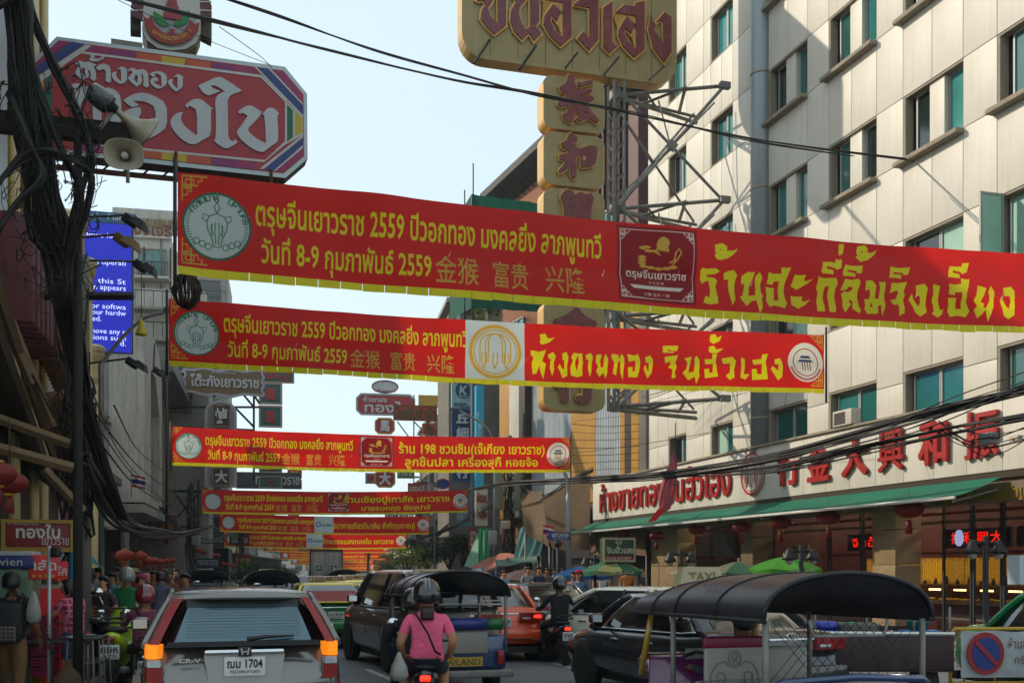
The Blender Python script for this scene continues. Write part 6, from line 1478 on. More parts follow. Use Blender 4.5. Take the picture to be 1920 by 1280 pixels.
# tailgate detail
def Q(x, z, y): return (x, y, z)
gy = lambda z: yR+.03+max(0,(z-1.05))*.62-.05
m = MB(); m.loft([[( .60*s, gy(1.15)-.03,1.15) for s in (-1,-.5,0,.5,1)],[(.535*s, gy(1.33)-.045,1.33) for s in (-1,-.5,0,.5,1)],[(.46*s, gy(1.52)-.03,1.52) for s in (-1,-.5,0,.5,1)]], closed=False); m.build('rear_window', M('rear_glass', '2b5563', .05, metal=.3, var=.15, scale=1.2, spec=1, coat=1), suv, fix=True)
m = MB()
for i in range(11): z = 1.20+i*.026; m.bar((-.5, gy(z)-.052, z),(.5, gy(z)-.052, z),.0025)
m.build('heater_lines', M('heater_line', '55707a', .4), suv); CH[suv.name][-1]['kind'] = 'stuff'
m = MB(); m.prism([(-.68,1.105),(.68,1.105),(.66,1.15),(-.66,1.15)], gy(1.12)-.07, gy(1.12)-.03); m.build('window_rim', plasB, suv)
m = MB(); m.loft([[(x, y, 1.6-.05*abs(x)**2) for x, y in ((-.60, yR+.44),(-.3, yR+.30),(.3, yR+.30),(.60, yR+.44))],[(x, y, 1.55-.05*abs(x)**2) for x, y in ((-.61, yR+.26),(-.3, yR+.12),(.3, yR+.12),(.61, yR+.26))],[(x, y, 1.52) for x, y in ((-.60, yR+.28),(-.3, yR+.15),(.3, yR+.15),(.60, yR+.28))]], closed=False); m.build('spoiler', silver, suv, fix=True)
m = MB(); m.box((0, gy(1.50)-.045,1.485),(1.0,.02,.075), rx=R(-25)); m.build('window_top_reflection', plasB, suv)  # black bar standing in for the dark reflection along the glass top
for s_ in (-1,1):   # tall pillar lamps
  m = MB(); path = [(.575,1.545),(.645,1.42),(.715,1.28),(.785,1.13)]
  rg = [[(s_*(x-.05), gy(z)-.045, z),(s_*(x+.02), gy(z)-.02, z),(s_*(x+.045), gy(z)+.12, z),(s_*(x-.05), gy(z)+.12, z)] for x, z in path]
  m.loft(rg, smooth=False); m.build('tail_light', lampR, suv, fix=True)
  def lampbox(z0, z1, mat, nm, dx=0): mm = MB(); mm.loft([[(s_*(.705+dx), yR-.03, z),(s_*(.835), yR-.0, z),(s_*(.86), yR+.14, z),(s_*(.70), yR+.14, z)] for z in (z0, z1)], smooth=False); mm.build(nm, mat, suv, fix=True)
  lampbox(1.005,1.13, lampA, 'indicator', .045); lampbox(.93,.995, lampW, 'reversing_lamp', .02); lampbox(.80,.925, lampR, 'lower_lamp')
m = MB(); m.box((0, yR-.05,1.055),(.70,.05,.05), bev=.02); m.build('chrome_garnish', chrome, suv)
m = MB(); m.box((0, yR-.08,1.06),(.115,.02,.085), bev=.025); eo = m.build('badge', plasB, suv); m = MB()
stroke(m, [(-.034,1.092),(-.022,1.03)],.015, yR-.097); stroke(m, [(.034,1.092),(.022,1.03)],.015, yR-.097); stroke(m, [(-.024,1.06),(.024,1.06)],.014, yR-.098); m.build('badge_mark', chrome, eo)
m = MB(); text_into(m, 'CR-V', -.57,-.38,.965,1.005, yR-.045,.03, depth=.01); m.build('model_lettering', chrome, suv)
m = MB(); m.prism([(-.355,1.03),(.355,1.03),(.31,.76),(-.31,.76)], yR-.034, yR-.0, holes=[]); m.build('plate_recess', M('silver_recess', 'a9a6a2', .35, metal=.5, var=.05), suv)
plate(suv, 0, yR-.055,.925, 'ฌม 1704', w=.36, h=.175)
m = MB(); m.tube([(.02, yR-.03,1.165),(.18, yR-.03,1.185),(.44, yR+.0,1.19)],[.024,.018,.008],8); m.build('wiper', plasB, suv)
m = MB(); m.tube([(-.02, yR+.62,1.66),(-.02, yR+.62,1.70)],[.035,.015],10); m.tube([(-.02, yR+.62,1.70),(-.01, yR+.45,2.0)],.005,5); m.build('aerial', plasB, suv)
m = MB(); m.box((0, yR+.02,.55),(1.66,.16,.42), bev=.08); m.build('bumper', silver, suv)

# --- other cars
def place(px, Y): return Vector(((px-960)/F_PX*Y, Y, 0))
def taxi_sign(t, z, txt='TAXI-METER', w=.9, y=-.1, col='b0a898', hgt=.13):
  m = MB(); m.box((0, y, z+hgt/2),(w, .2, hgt), bev=.03); o = m.build('roof_sign', M('taxi_sign_'+col, col, .4, var=.1), t); text_obj(txt, -.44*w, .44*w, z+.02, z+hgt-.02, M('taxi_red', '6d1512', .5, var=0), o, y=y-.105, bold=.02)
green = paint('taxi_green', '0f8246'); yellow = paint('taxi_yellow', 'dcc414'); orange = paint('taxi_orange', 'dc4c10'); white = paint('white', 'e2dec8'); darkgrey = paint('dark_grey', '3d3a3b', metal=.5, rough=.2); blackp = paint('black', '141417', rough=.18)
cabS = (-1.55,-.95,.35,1.15)
g_t = 'green and yellow taxis in the traffic'
t1 = car('taxi', 'green and yellow taxi with red stickered rear window, just right of the silver SUV', place(590,24.6)+Vector((0,1.6,0)), R(15), green, L=4.5, wd=1.75, deck=sedan(4.5,1.75), cab=cabS, roofz=1.47, two=yellow, cat='taxi', group=g_t)
sedan_rear(t1,4.5,1.75, yellow, True, txt='ทฉ 4418', low=green); taxi_sign(t1,1.50)
m = MB(); m.box((0,-2.0,1.05),(1.3,.5,.03), bev=.01); m.build('boot_lid', yellow, t1)
m = MB(); m.loft([[(-.62+.2*k, -1.62-.03*(1-((k-3)/3)**2),1.06) for k in range(7)],[(-.58+.19*k, -1.27-.03*(1-((k-3)/3)**2),1.29) for k in range(7)]], closed=False); m.build('window_sticker', M('sticker_red', '8d1813', .5, var=.5, scale=9), t1, fix=True)
t2 = car('taxi', 'green and yellow taxi half hidden behind the dark SUV', place(662,31), R(24), green, L=4.5, wd=1.75, deck=sedan(4.5,1.75), cab=cabS, roofz=1.47, two=yellow, cat='taxi', group=g_t); sedan_rear(t2,4.5,1.75, yellow, low=green); taxi_sign(t2,1.50)
t3 = car('taxi', 'farther yellow taxi beyond the dark SUV, its roof sign just visible', place(690,40), R(17), yellow, L=4.5, wd=1.75, deck=sedan(4.5,1.75), cab=cabS, roofz=1.47, two=yellow, cat='taxi', group=g_t); sedan_rear(t3,4.5,1.75, yellow); taxi_sign(t3,1.50)
t5 = car('taxi', 'orange taxi with round lit tail light, right of the blue tuk-tuk', place(905,21.6)+Vector((-.1,1.2,0)), R(13), orange, L=4.5, wd=1.75, deck=sedan(4.5,1.75), cab=cabS, roofz=1.47, cat='taxi'); sedan_rear(t5,4.5,1.75, orange, True, txt='ทธ 908')
m = MB(); m.prism(ellipse(.0,.93,.06,.042,18),-2.29,-2.275, holes=[ellipse(0,.93,.045,.028,18)]); m.build('badge', chrome, t5)
# dark SUV
duv = paint('olive_grey', '5d5a50', metal=.5, rough=.3)
d1 = car('dark_suv', 'dark grey-green SUV with pale stripes round its rear window, behind the blue tuk-tuk', place(776,20.2), R(22), duv, L=4.8, wd=1.85, roofz=1.78, deck=deckline(4.8,1.85,[(-1,.86,.85),(-.985,.95,1.15),(-.95,.98,1.18),(-.5,1,1.15),(.2,1,1.13),(.5,1,1.15),(.8,.97,1.08),(.95,.88,.98),(1,.7,.7)]), cab=(-2.25,-2.05,.45,1.15), wheels=(-1.45,1.5), r=.39, tuck=.2)
sedan_rear(d1,4.8,1.85, duv, zl=.95); m = MB(); m.box((0,-2.42,1.2),(1.7,.03,.03)); m.box((0,-2.42,1.26),(1.7,.03,.02)); m.build('pale_stripe', M('pale_stripe', 'a8a294', .4), d1)
b1_ = car('black_sedan', 'black saloon car ahead of the rider in black, sky mirrored in its rear window', place(1003,26.5), R(15), blackp, L=4.8, wd=1.82, deck=sedan(4.8,1.82), cab=(-1.7,-1.0,.4,1.25), roofz=1.46); sedan_rear(b1_, 4.8,1.82, blackp, txt='ฌธ 6')
w1 = car('white_car', 'cream white car between the rider in black and the dark saloon', place(1178,20.6), R(50), white, L=4.4, wd=1.76, deck=sedan(4.4,1.76), cab=(-1.5,-.9,.3,1.1), roofz=1.46); sedan_rear(w1,4.4,1.76, white)
hdC = R(22); fC = Vector((-math.sin(hdC), math.cos(hdC),0)); rC = Vector((math.cos(hdC), math.sin(hdC),0)); cl_ = place(1361,12.5)
cam1 = car('grey_saloon', 'dark grey saloon with spoked alloy wheels passing behind the near tuk-tuk', cl_+rC*.91+fC*2.4, hdC, darkgrey, L=4.8, wd=1.82, deck=sedan(4.8,1.82), cab=(-1.75,-1.05,.35,1.25), roofz=1.47, wheels=(-1.4,1.45), r=.34)
sedan_rear(cam1,4.8,1.82, darkgrey, False, txt='3กณ 735', zl=.90)
m = MB(); m.prism(ellipse(.0,.98,.085,.06,20),-2.45,-2.43, holes=[ellipse(0,.98,.066,.042,20)]); m.prism(ellipse(0,.98,.03,.055,14),-2.455,-2.435, holes=[ellipse(0,.98,.018,.04,14)]); m.build('badge', chrome, cam1)
m = MB(); text_into(m, 'Camry', -.62,-.36,.99,1.04,-2.44,.01); m.build('model_lettering', chrome, cam1)
# taxi front corner at the right edge
tf = car('taxi', 'green and yellow taxi poking its headlight in at the right edge behind the no-parking banner', Vector((8.0,13.9,0)), R(200), green, L=4.6, wd=1.78, deck=deckline(4.6,1.78,[(-1,.8,.6),(-.9,.95,1.0),(-.5,1,1.0),(.2,1,1.0),(.5,1,1.06),(.8,.98,.98),(.93,.92,.88),(.99,.8,.72),(1,.7,.5)]), cab=(-1.5,-.9,.4,1.2), roofz=1.55, two=green, cat='taxi', group=g_t)
for s_ in (-1,1):
  m = MB(); m.loft([[(s_*(.50+.10*k),2.22-.05*k*k*.5,.72+.03*k),(s_*(.50+.10*k),2.10-.10*k, .84+.035*k),(s_*(.50+.10*k),1.95-.1*k, .78)] for k in range(4)], smooth=False); m.build('headlight', lampW, tf, fix=True)
m = MB(); m.loft([[(-.7,1.2,1.075),(-.35,1.2,1.10),(.35,1.2,1.10),(.7,1.2,1.075)],[(-.68,1.7,1.02),(-.35,1.75,1.05),(.35,1.75,1.05),(.68,1.7,1.02)],[(-.5,2.1,.90),(-.3,2.16,.92),(.3,2.16,.92),(.5,2.1,.90)]], closed=False); m.build('bonnet', yellow, tf, fix=True)
m = MB(); m.box((0,2.2,.62),(.9,.1,.16), bev=.03); m.build('grille', plasB, tf)

# --- white box lorry far ahead
P = place(612,66); lr = thing('box_lorry', 'white box lorry with two green square logos on its rear doors', 'lorry', P, across(66))
boxM = M('lorry_white', 'a8a398', .5, var=.15, scale=2, streak=.35)
m = MB(); m.box((0,2.6,1.98),(1.95,5,1.95), bev=.03); m.build('cargo_box', boxM, lr)
for s_ in (-1,1):
  m = MB(); m.box((s_*.47,.07,1.98),(.90,.03,1.80), bev=.01); d_ = m.build('rear_door', boxM, lr); m = MB(); m.box((s_*.45,.045,1.85),(.36,.01,.28)); m.build('logo', M('logo_green', '1f5a34', .5, var=.1), d_)
  m = MB(); m.prism([(s_*.45-.15,1.82),(s_*.45+.14,1.82),(s_*.45+.06,1.92),(s_*.45-.05,1.92)],.034,.038); m.build('logo_swoosh', M('logo_white', 'c8c4bc', .5), d_)
  for x in (.12,.8): m = MB(); m.tube([(s_*x, .03,1.1),(s_*x, .03,2.85)],.02,6); m.build('lock_bar', steelM, lr)
m = MB(); m.box((0,.06,2.95),(2.0,.1,.1)); m.box((-.98,.06,1.98),(.07,.1,1.98)); m.box((.98,.06,1.98),(.07,.1,1.98)); m.build('rear_frame', plasB, lr)
m = MB(); m.box((0,6.2,1.4),(1.8,1.9,1.9), bev=.1); m.build('cab', boxM, lr); m = MB(); m.box((0,2.8,.8),(1.7,6,.2)); m.build('chassis', plasB, lr)
for y in (1.2,5.9):
  for s_ in (-1,1): wheel(lr, s_*.85, y, .42)

# --- tuk-tuks
def tuktuk(name, label, loc, rz, body, trim, seatM, roofM, near=False, back=None):
  t = thing(name, label, 'tuk-tuk', loc, rz, None); L = 2.9; w = .68; zt = 1.77; zs = 1.42
  # canopy: arch loft, hanging lower at the front
  rings = []
  for k in range(11):
    f = k/10; y = -1.25+f*2.5; ww = w*(1.0-.10*f**3)+.05; top = zt-.02*f-.16*max(0, f-.55)**1.2*2; lo = zs-.02*f
    rings.append([(ww*math.cos(a), y, lo+(top-lo)*math.sin(a)**.8) for a in [math.pi*q/16 for q in range(17)]])
  m = MB(); m.loft(rings, closed=False); m.loft([[(p[0]*.97, p[1], p[2]-.02) for p in r_] for r_ in rings], closed=False); m.build('canopy', roofM, t)
  for k in (3,6,8):
    m = MB(); m.tube([(p[0]*1.004, p[1], p[2]+.004) for p in rings[k]],.009,5); m.build('canopy_seam', plasB, t)
  for k, (u, wl) in enumerate(((4.5,4),(7,4),(9,3))):
    q = rings[int(u)][13]; m = MB(); text_into(m, ['ททท', '♛', 'ไทย'][k],-.12,.12,-.045,.045,0,.02); vs_ = [(q[0]*1.0-.012-.25*z_, q[1]+x_, q[2]+.012+z_*.8) for x_, y_, z_ in m.v]; m2_ = MB(); m2_.add(vs_, m.f, 0, False); m2_.build('faded_decal', M('decal_grey', '8a8a90', .6, var=.4, scale=20), t)
  fr = rings[-1]; m = MB(); cap = [(0,1.45, zs-.04)]+[]; m.loft([fr, [(p[0]*.86, p[1]+.20, zs-.06+(p[2]-zs)*.35) for p in fr],[(p[0]*.8, p[1]+.24, zs-.10) for p in fr]], closed=False); m.build('canopy_front', roofM, t)
  for s_ in (-1,1):
    m = MB(); m.tube([(s_*(w+.045),-1.27, zs),(s_*(w+.045),0, zs-.01),(s_*(w-.02),1.3, zs-.03)],.018,6); m.build('canopy_edge', darksteel, t)
    for y in (-1.2,.35): m = MB(); m.tube([(s_*w, y, .62),(s_*w, y, zs)],.024,8); m.build('post', steelM, t)
    m = MB(); m.tube([(s_*(w-.08),1.22,.8),(s_*(w-.12),1.05, zs)],.028,8); m.build('front_post', trim, t)
  m = MB(); m.tube([(p[0], p[1]-.005, p[2]) for p in rings[0]],.018,6); m.build('rear_hoop', darksteel, t)
  m = MB(); m.tube([(-w*.5,-1.24, zs),(-w*.45,-1.24, zs-.12),(w*.45,-1.24, zs-.12),(w*.5,-1.24, zs)],.014,6); m.build('grab_rail', steelM, t)
  # body tub
  m = MB(); m.box((0,-.62,.62),(1.36,1.25,.5), bev=.06); m.build('rear_body', body, t)
  m = MB(); m.box((0,.35,.36),(1.2,.9,.14), bev=.03); m.build('floor', plasB, t)
  m = MB(); m.loft([[(-.62,.95,.4),(.62,.95,.4),(.6,1.0,.95),(-.6,1.0,.95)],[(-.5,1.3,.35),(.5,1.3,.35),(.5,1.28,1.0),(-.5,1.28,1.0)],[(-.24,1.62,.42),(.24,1.62,.42),(.22,1.55,.8),(-.22,1.55,.8)]]); m.build('nose', body, t, fix=True)
  m = MB(); m.box((0,1.13,1.2),(1.08,.02,.46), rx=R(16), bev=.005); m.build('windscreen', glassmat('screen_glass', trans=.8), t)
  m = MB(); [m.bar((s_*.55,1.22,.97),(s_*.55,1.06,1.43),.035) for s_ in (-1,1)]; m.bar((-.55,1.06,1.43),(.55,1.06,1.43),.035); m.bar((-.55,1.21,.97),(.55,1.21,.97),.035); m.build('windscreen_frame', trim, t)
  m = MB(); m.box((0,.10,.92),(.95,.1,.42), bev=.04); m.box((0,.36,.66),(.9,.45,.14), bev=.05); m.build('driver_seat', seatM, t)
  m = MB(); m.box((0,-.95,.78),(1.2,.12,.30), bev=.05); m.box((0,-.62,.62),(1.2,.6,.16), bev=.05); m.build('passenger_seat', seatM, t)
  m = MB(); m.tube([(-.36,.78,1.0),(-.2,.86,1.03),(0,.9,1.0),(.2,.86,1.03),(.36,.78,1.0)],.017,6); m.tube([(0,.9,1.0),(0,1.15,.5)],.025,6); m.build('handlebar', plasB, t)
  for s_ in (-1,1): wheel(t, s_*.58,-.75,.25,.16)
  wheel(t, .001,1.45,.25,.14)
  m = MB(); m.box((0,-1.34,.33),(1.5,.08,.10), bev=.02); m.build('rear_bumper', steelM, t)
  for s_ in (-1,1):
    m = MB(); m.lathe([(.001,0),(.085,.0),(.1,.03),(.08,.12),(.001,.15)],(s_*.34,1.58,.88),14, axis='Y'); m.build('headlamp', chrome, t)
    m = MB(); m.box((s_*.58,-1.29,.55),(.11,.05,.2), bev=.025); m.build('tail_light', lampR, t)
  m = MB(); m.box((-.30,1.0,1.36),(.22,.03,.12), bev=.02); m.build('rear_view_mirror', chrome, t)
  return t
roofD = M('tuk_canopy', '1b1d24', .35, var=.35, scale=1.6, streak=.12, dirt='6a6a72'); roofB = M('tuk_canopy_blue', '10182a', .3, var=.35, scale=1.8)
hn = R(17); fN = Vector((-math.sin(hn), math.cos(hn),0)); rN = Vector((math.cos(hn), math.sin(hn),0))
tk1 = tuktuk('tuk_tuk', 'nearest tuk-tuk with a brown-black canopy, purple nose and white scrollwork seat back', place(1433,7.75)+rN*.72+fN*1.25, hn, paint('purple', '5c1a50'), paint('mustard', 'a8801c'), M('white_vinyl', '98938a', .4, var=.1), roofD)
m = MB(); m.box((-.0,-.02,.96),(.54,.05,.42), bev=.02); sb = m.build('seat_back', M('white_vinyl', '98938a', .4, var=.1), tk1)
m = MB(); m.box((-.0,-.02,1.18),(.56,.06,.10), bev=.02); m.build('seat_top_band', M('magenta_vinyl', '7c1238', .35, var=.1), sb)
m = MB(); stroke(m, circ(0,1.04,.07,20, kx=.8),.012,-.05); stroke(m, circ(0,1.06,.025,12),.01,-.051); stroke(m, circ(0.005,1.01,.022,12),.01,-.052)
for s_ in (-1,1):
  stroke(m, [(s_*.05,.98),(s_*.10,1.02),(s_*.17,1.0),(s_*.22,.92),(s_*.24,.82)],.012,-.05); stroke(m, circ(s_*.13,.89,.04,14),.011,-.052)
m.build('scrollwork', steelM, sb)
for q_ in (sb,)+tuple(CH[sb.name]): pass
sb.location = (-.30,0,0)
m = MB()
for i in range(-10,16): m.bar((-.66+.09*i*.9,-1.2,.95),(-.66+.09*i*.9+.42,-1.2,1.40),.004) if -.68 < -.66+.081*i and -.66+.081*i+.42 < .68 else None; m.bar((.66-.081*i, -1.205,.95),(.66-.081*i-.42,-1.205,1.40),.004) if -.68 < .66-.081*i-.42 and .66-.081*i < .68 else None
m.build('wire_mesh', darksteel, tk1); CH[tk1.name][-1]['kind'] = 'stuff'
m = MB(); m.tube([(-.66,-1.28,.93),(-.6,-1.3,.97),(0,-1.32,1.0),(.6,-1.3,.97),(.66,-1.28,.93)],.03,8); m.build('rear_rail', paint('blue', '16365e'), tk1)
m = MB(); m.box((-.13,1.02,.98),(.2,.01,.14)); m.box((.1,1.02,.99),(.2,.01,.15)); m.build('paper_notice', M('paper', '9a978e', .7, var=.1), tk1)
m = MB(); m.loft([[(-.24,1.0,1.68),(.24,1.0,1.68),(.24,1.16,1.68),(-.24,1.16,1.68)],[(-.19,1.03,1.85),(.19,1.03,1.85),(.19,1.13,1.85),(-.19,1.13,1.85)]], smooth=False); o = m.build('taxi_sign', M('taxi_cream', 'a89c78', .4, var=.1), tk1, loc=(0,.12,-.03)); m = MB(); text_into(m, 'TAXI', -.14,.14,1.71,1.80,1.01,.02); m.build('lettering', M('taxi_letter', '8a6a3c', .5), o)
hm = R(16); fM_ = Vector((-math.sin(hm), math.cos(hm),0)); rM_ = Vector((math.cos(hm), math.sin(hm),0))
tk2 = tuktuk('tuk_tuk', 'blue tuk-tuk with green and blue seat roll and a yellow board across its back', place(768,14.8)+rM_*.72+fM_*1.25, hm, paint('blue', '16365e'), paint('teal_trim', '1c4a4e'), M('grey_vinyl', '7e7a70', .5, var=.15), roofB)
m = MB(); m.tube([(-.62,-1.22,1.02),(-.25,-1.22,1.02)],.085,14); m.tube([(.38,-1.22,1.02),(.62,-1.22,1.02)],.085,14); m.build('seat_roll', M('green_vinyl', '1d5a30', .35, var=.1), tk2); CH[tk2.name][-1]['kind'] = 'stuff'
m = MB(); m.tube([(-.25,-1.22,1.02),(.38,-1.22,1.02)],.087,14); m.build('seat_roll', M('blue_vinyl', '1d2a6a', .35, var=.1), tk2)
m = MB(); m.box((-.1,-1.26,.76),(1.0,.03,.3), bev=.02); m.build('back_panel', M('grey_vinyl', '7e7a70', .5, var=.15), tk2)
m = MB(); m.box((-.05,-1.31,.50),(.72,.02,.13)); o = m.build('name_board', M('board_yellow', 'a8861c', .5, var=.15), tk2); m = MB(); text_into(m, 'THAILAND', -.38,.28,.455,.545,-1.324,.02); m.build('lettering', M('let_brown', '5a4a2a', .5), o)
m = MB(); m.loft([[(-.26,1.0,1.66),(.26,1.0,1.66),(.26,1.16,1.66),(-.26,1.16,1.66)],[(-.21,1.03,1.80),(.21,1.03,1.80),(.21,1.13,1.80),(-.21,1.13,1.80)]], smooth=False); o = m.build('taxi_sign', M('taxi_cream', 'a89c78', .4, var=.1), tk2); m = MB(); text_into(m, 'TAXI', -.14,.14,1.69,1.77,1.01,.02); m.build('lettering', M('taxi_letter', '8a6a3c', .5), o)
# distant tuk-tuk canopies in the traffic
for i, (px, Y, lb) in enumerate(((505,30, 'far tuk-tuk whose black canopy shows above the silver SUV with red lamps'),(640,44, 'far tuk-tuk whose small black canopy shows left of the yellow taxi'),(385,36, 'far tuk-tuk by the left kerb, only its low dark canopy in view'))):
  c = copy_tree(tk2, place(px, Y), R(16), lb)
# pick-up stall truck behind the near tuk-tuk
trk = thing('stall_truck', 'dark maroon flatbed pick-up stall behind the near tuk-tuk', 'truck', place(1655,13.6)+Vector((0,0,0)), R(-2))
mar = M('truck_maroon', '2c1214', .5, var=.3, scale=3, streak=.4)
m = MB(); m.box((0,.9,.78),(1.75,.05,.5)); m.box((0,-.0,.74),(1.78,.06,.46), bev=.01); m.box((-.87,.45,.74),(.05,.9,.46)); m.box((.87,.45,.74),(.05,.9,.46)); m.build('bed_side', mar, trk); CH[trk.name][-1]['kind'] = 'stuff'
m = MB(); m.box((0,.45,.52),(1.75,.92,.06)); m.build('bed_floor', mar, trk)
m = MB(); m.bar((-.89,-.04,.985),(.89,-.04,.975),.035); m.build('top_rail', M('white_alu', 'c6c4bd', .4, metal=.4, var=.1), trk)
for x in (-.85,-.2,.4,.85): m = MB(); m.tube([(x, .02,.9),(x, .02,1.32)],.017,6); m.build('upright', steelM, trk)
for x in (-.6,.62): wheel(trk, x, .3,.3)
# ------------------------------------------------------------------ people
skinM = [M('skin_light', 'b07a56', .5, var=.12, scale=6), M('skin_mid', '8e5c3e', .5, var=.12, scale=6), M('skin_dark', '6b432c', .5, var=.12, scale=6)]
hairM = M('hair_black', '0e0b0a', .45, var=.3, scale=12); hairB = M('hair_brown', '2a1a12', .45, var=.3, scale=12); shoeM = M('shoe', '15151a', .5, var=.2)
def cloth(c, pat=None): return M('cloth_'+c, c, .85, var=.28, scale=2.4, bump=1.0)
def skel(pose, H):
  """joint positions (x right, y forward, z up) for standing height H=1.7 scaled"""
  J = dict(pelvis=(0,0,.93), belly=(0,.01,1.08), chest=(0,.0,1.28), neck=(0,.0,1.44), head=(0,.015,1.56), crown=(0,.01,1.64))
  for s_, n_ in ((-1, 'l'),(1, 'r')):
    J['sh'+n_] = (s_*.175,0,1.39); J['el'+n_] = (s_*.235,-.02,1.12); J['wr'+n_] = (s_*.25,.07,.88); J['ha'+n_] = (s_*.25,.10,.79)
    J['hp'+n_] = (s_*.09,0,.90); J['kn'+n_] = (s_*.10,.02,.50); J['an'+n_] = (s_*.10,0,.09); J['to'+n_] = (s_*.11,.15,.03)
  def st(**k):
    for a, v in k.items(): J[a] = v
  if pose == 'walk': st(knl=(-.1,.16,.52), anl=(-.1,.20,.10), tol=(-.11,.35,.05), knr=(.1,-.06,.5), anr=(.1,-.28,.14), tor=(.11,-.16,.03), ell=(-.23,-.12,1.13), wrl=(-.24,-.1,.9), hal=(-.24,-.08,.81), elr=(.23,.05,1.13), wrr=(.24,.2,.95), har=(.24,.25,.87))
  if pose == 'reach': st(ell=(-.22,.16,1.18), wrl=(-.15,.36,1.12), hal=(-.12,.44,1.12), elr=(.22,.14,1.18), wrr=(.15,.34,1.08), har=(.12,.42,1.08), head=(0,.09,1.53), crown=(0,.10,1.61), neck=(0,.04,1.43), chest=(0,.03,1.27))
  if pose in ('ride', 'pillion'):
    dz = -.14;
    for k_ in ('pelvis', 'belly', 'chest', 'neck', 'head', 'crown', 'shl', 'shr'): a = J[k_]; J[k_] = (a[0], a[1]-.04, a[2]+dz)
    for s_, n_ in ((-1, 'l'),(1, 'r')):
      J['hp'+n_] = (s_*.11,0,.77); J['kn'+n_] = (s_*.20,.42,.70); J['an'+n_] = (s_*.20,.36,.28); J['to'+n_] = (s_*.21,.52,.24)
      if pose == 'ride': J['el'+n_] = (s_*.30,.14,1.03); J['wr'+n_] = (s_*.31,.40,1.02); J['ha'+n_] = (s_*.30,.48,1.02)
      else: J['el'+n_] = (s_*.27,-.06,.99); J['wr'+n_] = (s_*.24,.12,.86); J['ha'+n_] = (s_*.21,.20,.82)
  if pose == 'drive':
    for k_ in ('pelvis', 'belly', 'chest', 'neck', 'head', 'crown', 'shl', 'shr', 'hpl', 'hpr'): a = J[k_]; J[k_] = (a[0], a[1], a[2]-.16)
    for s_, n_ in ((-1, 'l'),(1, 'r')):
      J['kn'+n_] = (s_*.18,.42,.72); J['an'+n_] = (s_*.18,.46,.34); J['to'+n_] = (s_*.18,.60,.30); J['el'+n_] = (s_*.28,.12,.98); J['wr'+n_] = (s_*.30,.38,1.0); J['ha'+n_] = (s_*.29,.46,1.0)
  k = H/1.70
  return {a: Vector(v)*k for a, v in J.items()}
RAD = dict(pelvis=(.155,.115), belly=(.145,.105), chest=(.165,.115), neck=(.055,.058), head=(.078,.094), crown=(.06,.072), sh=(.062,.06), el=(.042,.042), wr=(.028,.032), ha=(.035,.022), hp=(.095,.098), kn=(.060,.062), an=(.040,.042), to=(.042,.028))
EDG = [('pelvis', 'belly'),('belly', 'chest'),('chest', 'neck'),('neck', 'head'),('head', 'crown')]+[(a+s_, b+s_) for s_ in 'lr' for a, b in (('sh', 'el'),('el', 'wr'),('wr', 'ha'),('hp', 'kn'),('kn', 'an'),('an', 'to'))]+[('chest', 'shl'),('chest', 'shr'),('pelvis', 'hpl'),('pelvis', 'hpr')]
BODY = {}
